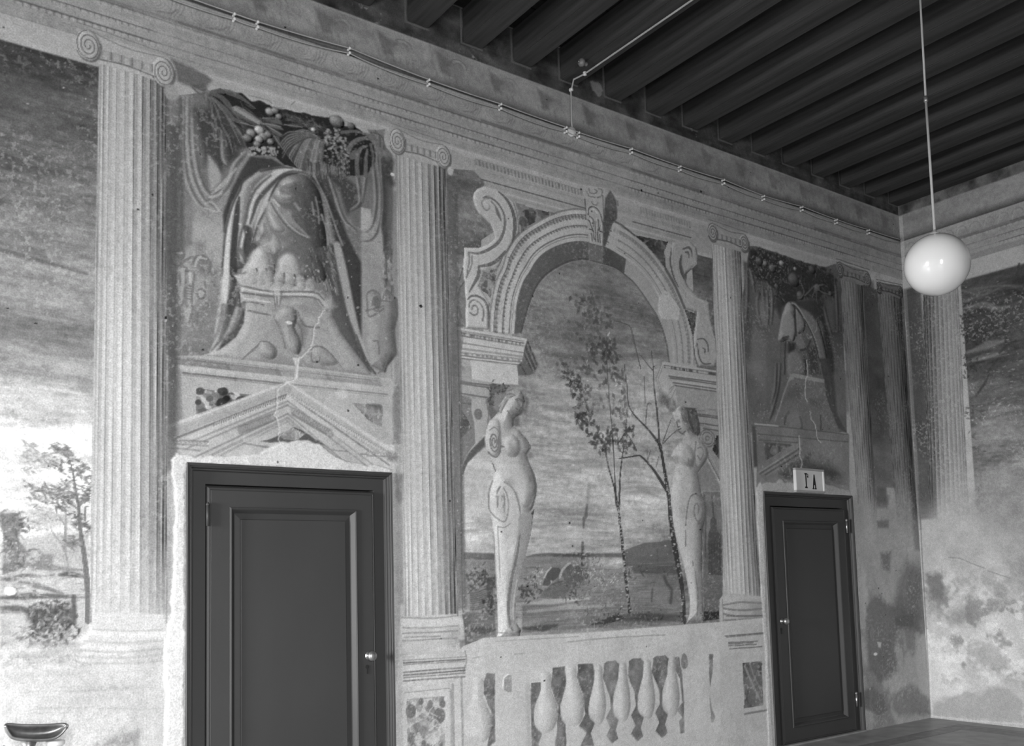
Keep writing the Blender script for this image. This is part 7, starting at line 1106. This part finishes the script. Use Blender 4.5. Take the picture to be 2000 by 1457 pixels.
# ------------------------------------------------------------------ globe lamp
gl = np.array((5.221, 2.833, 3.219)); RG = .182
lp = empty('pendant_lamp', (gl[0], gl[1], gl[2]), 'white glass globe lamp hanging on a long pale cord', 'lamp')
bm = bmesh.new(); bmesh.ops.create_uvsphere(bm, u_segments=64, v_segments=40, radius=RG); bmesh.ops.translate(bm, verts=bm.verts, vec=gl); keep(bmo('globe', bm, M_OPAL, True), lp)
bm = bmesh.new(); lathe(bm, [(.030, -.012), (.034, -.004), (.030, .008), (.014, .014), (.008, .03), (0, .032)], (gl[0], gl[1], gl[2] + RG), (0, 0, 1), 20); keep(bmo('gallery', bm, M_CORD, True), lp)
zj = gl[2] + 1.02
bm = bmesh.new(); tube(bm, [(gl[0], gl[1], gl[2] + RG + .02), (gl[0], gl[1], zj)], .0075, 10); keep(bmo('cord', bm, M_CORD, True), lp)
bm = bmesh.new(); tube(bm, [(gl[0], gl[1], zj), (gl[0] + .02, gl[1], ZC - .07)], .0062, 10); keep(bmo('cord', bm, M_CORD, True), lp)
bm = bmesh.new(); lathe(bm, [(.010, -.018), (.013, -.012), (.013, .012), (.010, .018)], (gl[0], gl[1], zj), (0, 0, 1), 14); keep(bmo('cord_joint', bm, M_BRASS, True), lp)
bm = bmesh.new(); lathe(bm, [(.02, -.09), (.05, -.06), (.06, -.02), (.06, 0)], (gl[0] + .02, gl[1], ZC), (0, 0, 1), 20); keep(bmo('ceiling_rose', bm, M_PORC, True), lp)

# ------------------------------------------------------------------ metal pan on a stand by the wall (lower left)
Yp = 4.62
back = [(10, 1415), (16, 1413.5), (40, 1415.5), (70, 1416), (100, 1415), (125, 1413), (133, 1414)]
front = [(11, 1417), (17, 1430), (28, 1441), (60, 1444.5), (95, 1444), (115, 1437), (131, 1420)]
bk = crom([at_y(x, y, Yp + .09) for x, y in back], 5); fr = crom([at_y(x, y, Yp) for x, y in front], 5); n = len(bk)
st = empty('pan_stand', (float(bk[:, 0].mean()), Yp + .05, 0), 'shallow dark metal pan on a stand against the wall below the landscape', 'pan')
vv, ff = [], []; m_ = 10
for j in range(m_ + 1):
    t = j / m_; dep = math.sin(math.pi * t) ** .7
    for i in range(n):
        s_ = math.sin(math.pi * i / (n - 1)) ** .6; p = bk[i] * (1 - t) + fr[i] * t
        vv.append(p + np.array((0, .055, -.030)) * dep * s_)
for j in range(m_):
    for i in range(n - 1): a = j * n + i; ff.append((a, a + 1, a + n + 1, a + n))
o = pyd('pan', vv, ff, M_PAN, True); md = o.modifiers.new('thickness', 'SOLIDIFY'); md.thickness = .006; md.offset = 1; keep(o, st)
bm = bmesh.new(); tube(bm, list(fr) , .0045, 8); keep(bmo('pan_rim', bm, M_PAN, True), st)
cxp = float(fr[:, 0].mean()) - .01
bm = bmesh.new(); zt = float(fr[:, 2].min()) - .012
lathe(bm, [(.13, 0), (.13, .02), (.05, .04), (.022, .08), (.018, zt - .10), (.030, zt - .07), (.022, zt - .045), (.026, zt - .02), (.034, zt + .006), (0, zt + .008)], (cxp, Yp + .05, 0), (0, 0, 1), 20); keep(bmo('post', bm, M_PAN, True), st)
q = at_y(18, 1457, Yp - .02); bm = bmesh.new(); tube(bm, [(q[0] - .02, Yp + .02, q[2] - .012), (cxp - .045, Yp + .04, zt - .035), (cxp, Yp + .05, zt - .045)], [.012, .013, .014], 8); keep(bmo('arm', bm, M_INK, True), st)
q = at_y(108, 1449, Yp + .06); bm = bmesh.new(); lathe(bm, [(.034, -.016), (.040, -.010), (.040, .004), (.030, .008), (0, .009)], (q[0], Yp + .06, q[2]), (0, 0, 1), 20); tube(bm, [(q[0], Yp + .06, q[2] - .012), (q[0] - .02, Yp + .055, q[2] - .05), (cxp, Yp + .05, zt - .07)], .009, 8); keep(bmo('white_disc', bm, M_PORC, True), st)

# ------------------------------------------------------------------ window casements (behind the camera, seen only in the globe)
for k, (yc, wd, z0, z1) in enumerate(WINS):
    wdw = empty('window_%d' % (k + 1), (XW - .1, yc, z0), 'tall casement window in the wall left of the camera', None, 'structure')
    for nm, a in (('frame', (yc - wd / 2, yc - wd / 2 + .05, z0, z1)), ('frame', (yc + wd / 2 - .05, yc + wd / 2, z0, z1)), ('frame', (yc - wd / 2 + .05, yc + wd / 2 - .05, z0, z0 + .05)), ('frame', (yc - wd / 2 + .05, yc + wd / 2 - .05, z1 - .05, z1)), ('mullion', (yc - .03, yc + .03, z0 + .05, z1 - .05))):
        keep(box(nm, XW + .0, XW + .04, a[0], a[1], a[2], a[3], M_WALL), wdw)

for xc, wd, z0, z1 in WINB:
    wdw = empty('window_2', (xc, YS - .1, z0), 'tall unseen casement window, placed behind the camera to brighten the fresco wall', None, 'structure')
    for nm, a in (('frame', (xc - wd / 2, xc - wd / 2 + .05, z0, z1)), ('frame', (xc + wd / 2 - .05, xc + wd / 2, z0, z1)), ('frame', (xc - wd / 2 + .05, xc + wd / 2 - .05, z0, z0 + .05)), ('frame', (xc - wd / 2 + .05, xc + wd / 2 - .05, z1 - .05, z1)), ('mullion', (xc - .03, xc + .03, z0 + .05, z1 - .05))):
        keep(box(nm, a[0], a[1], YS, YS + .04, a[2], a[3], M_WALL), wdw)
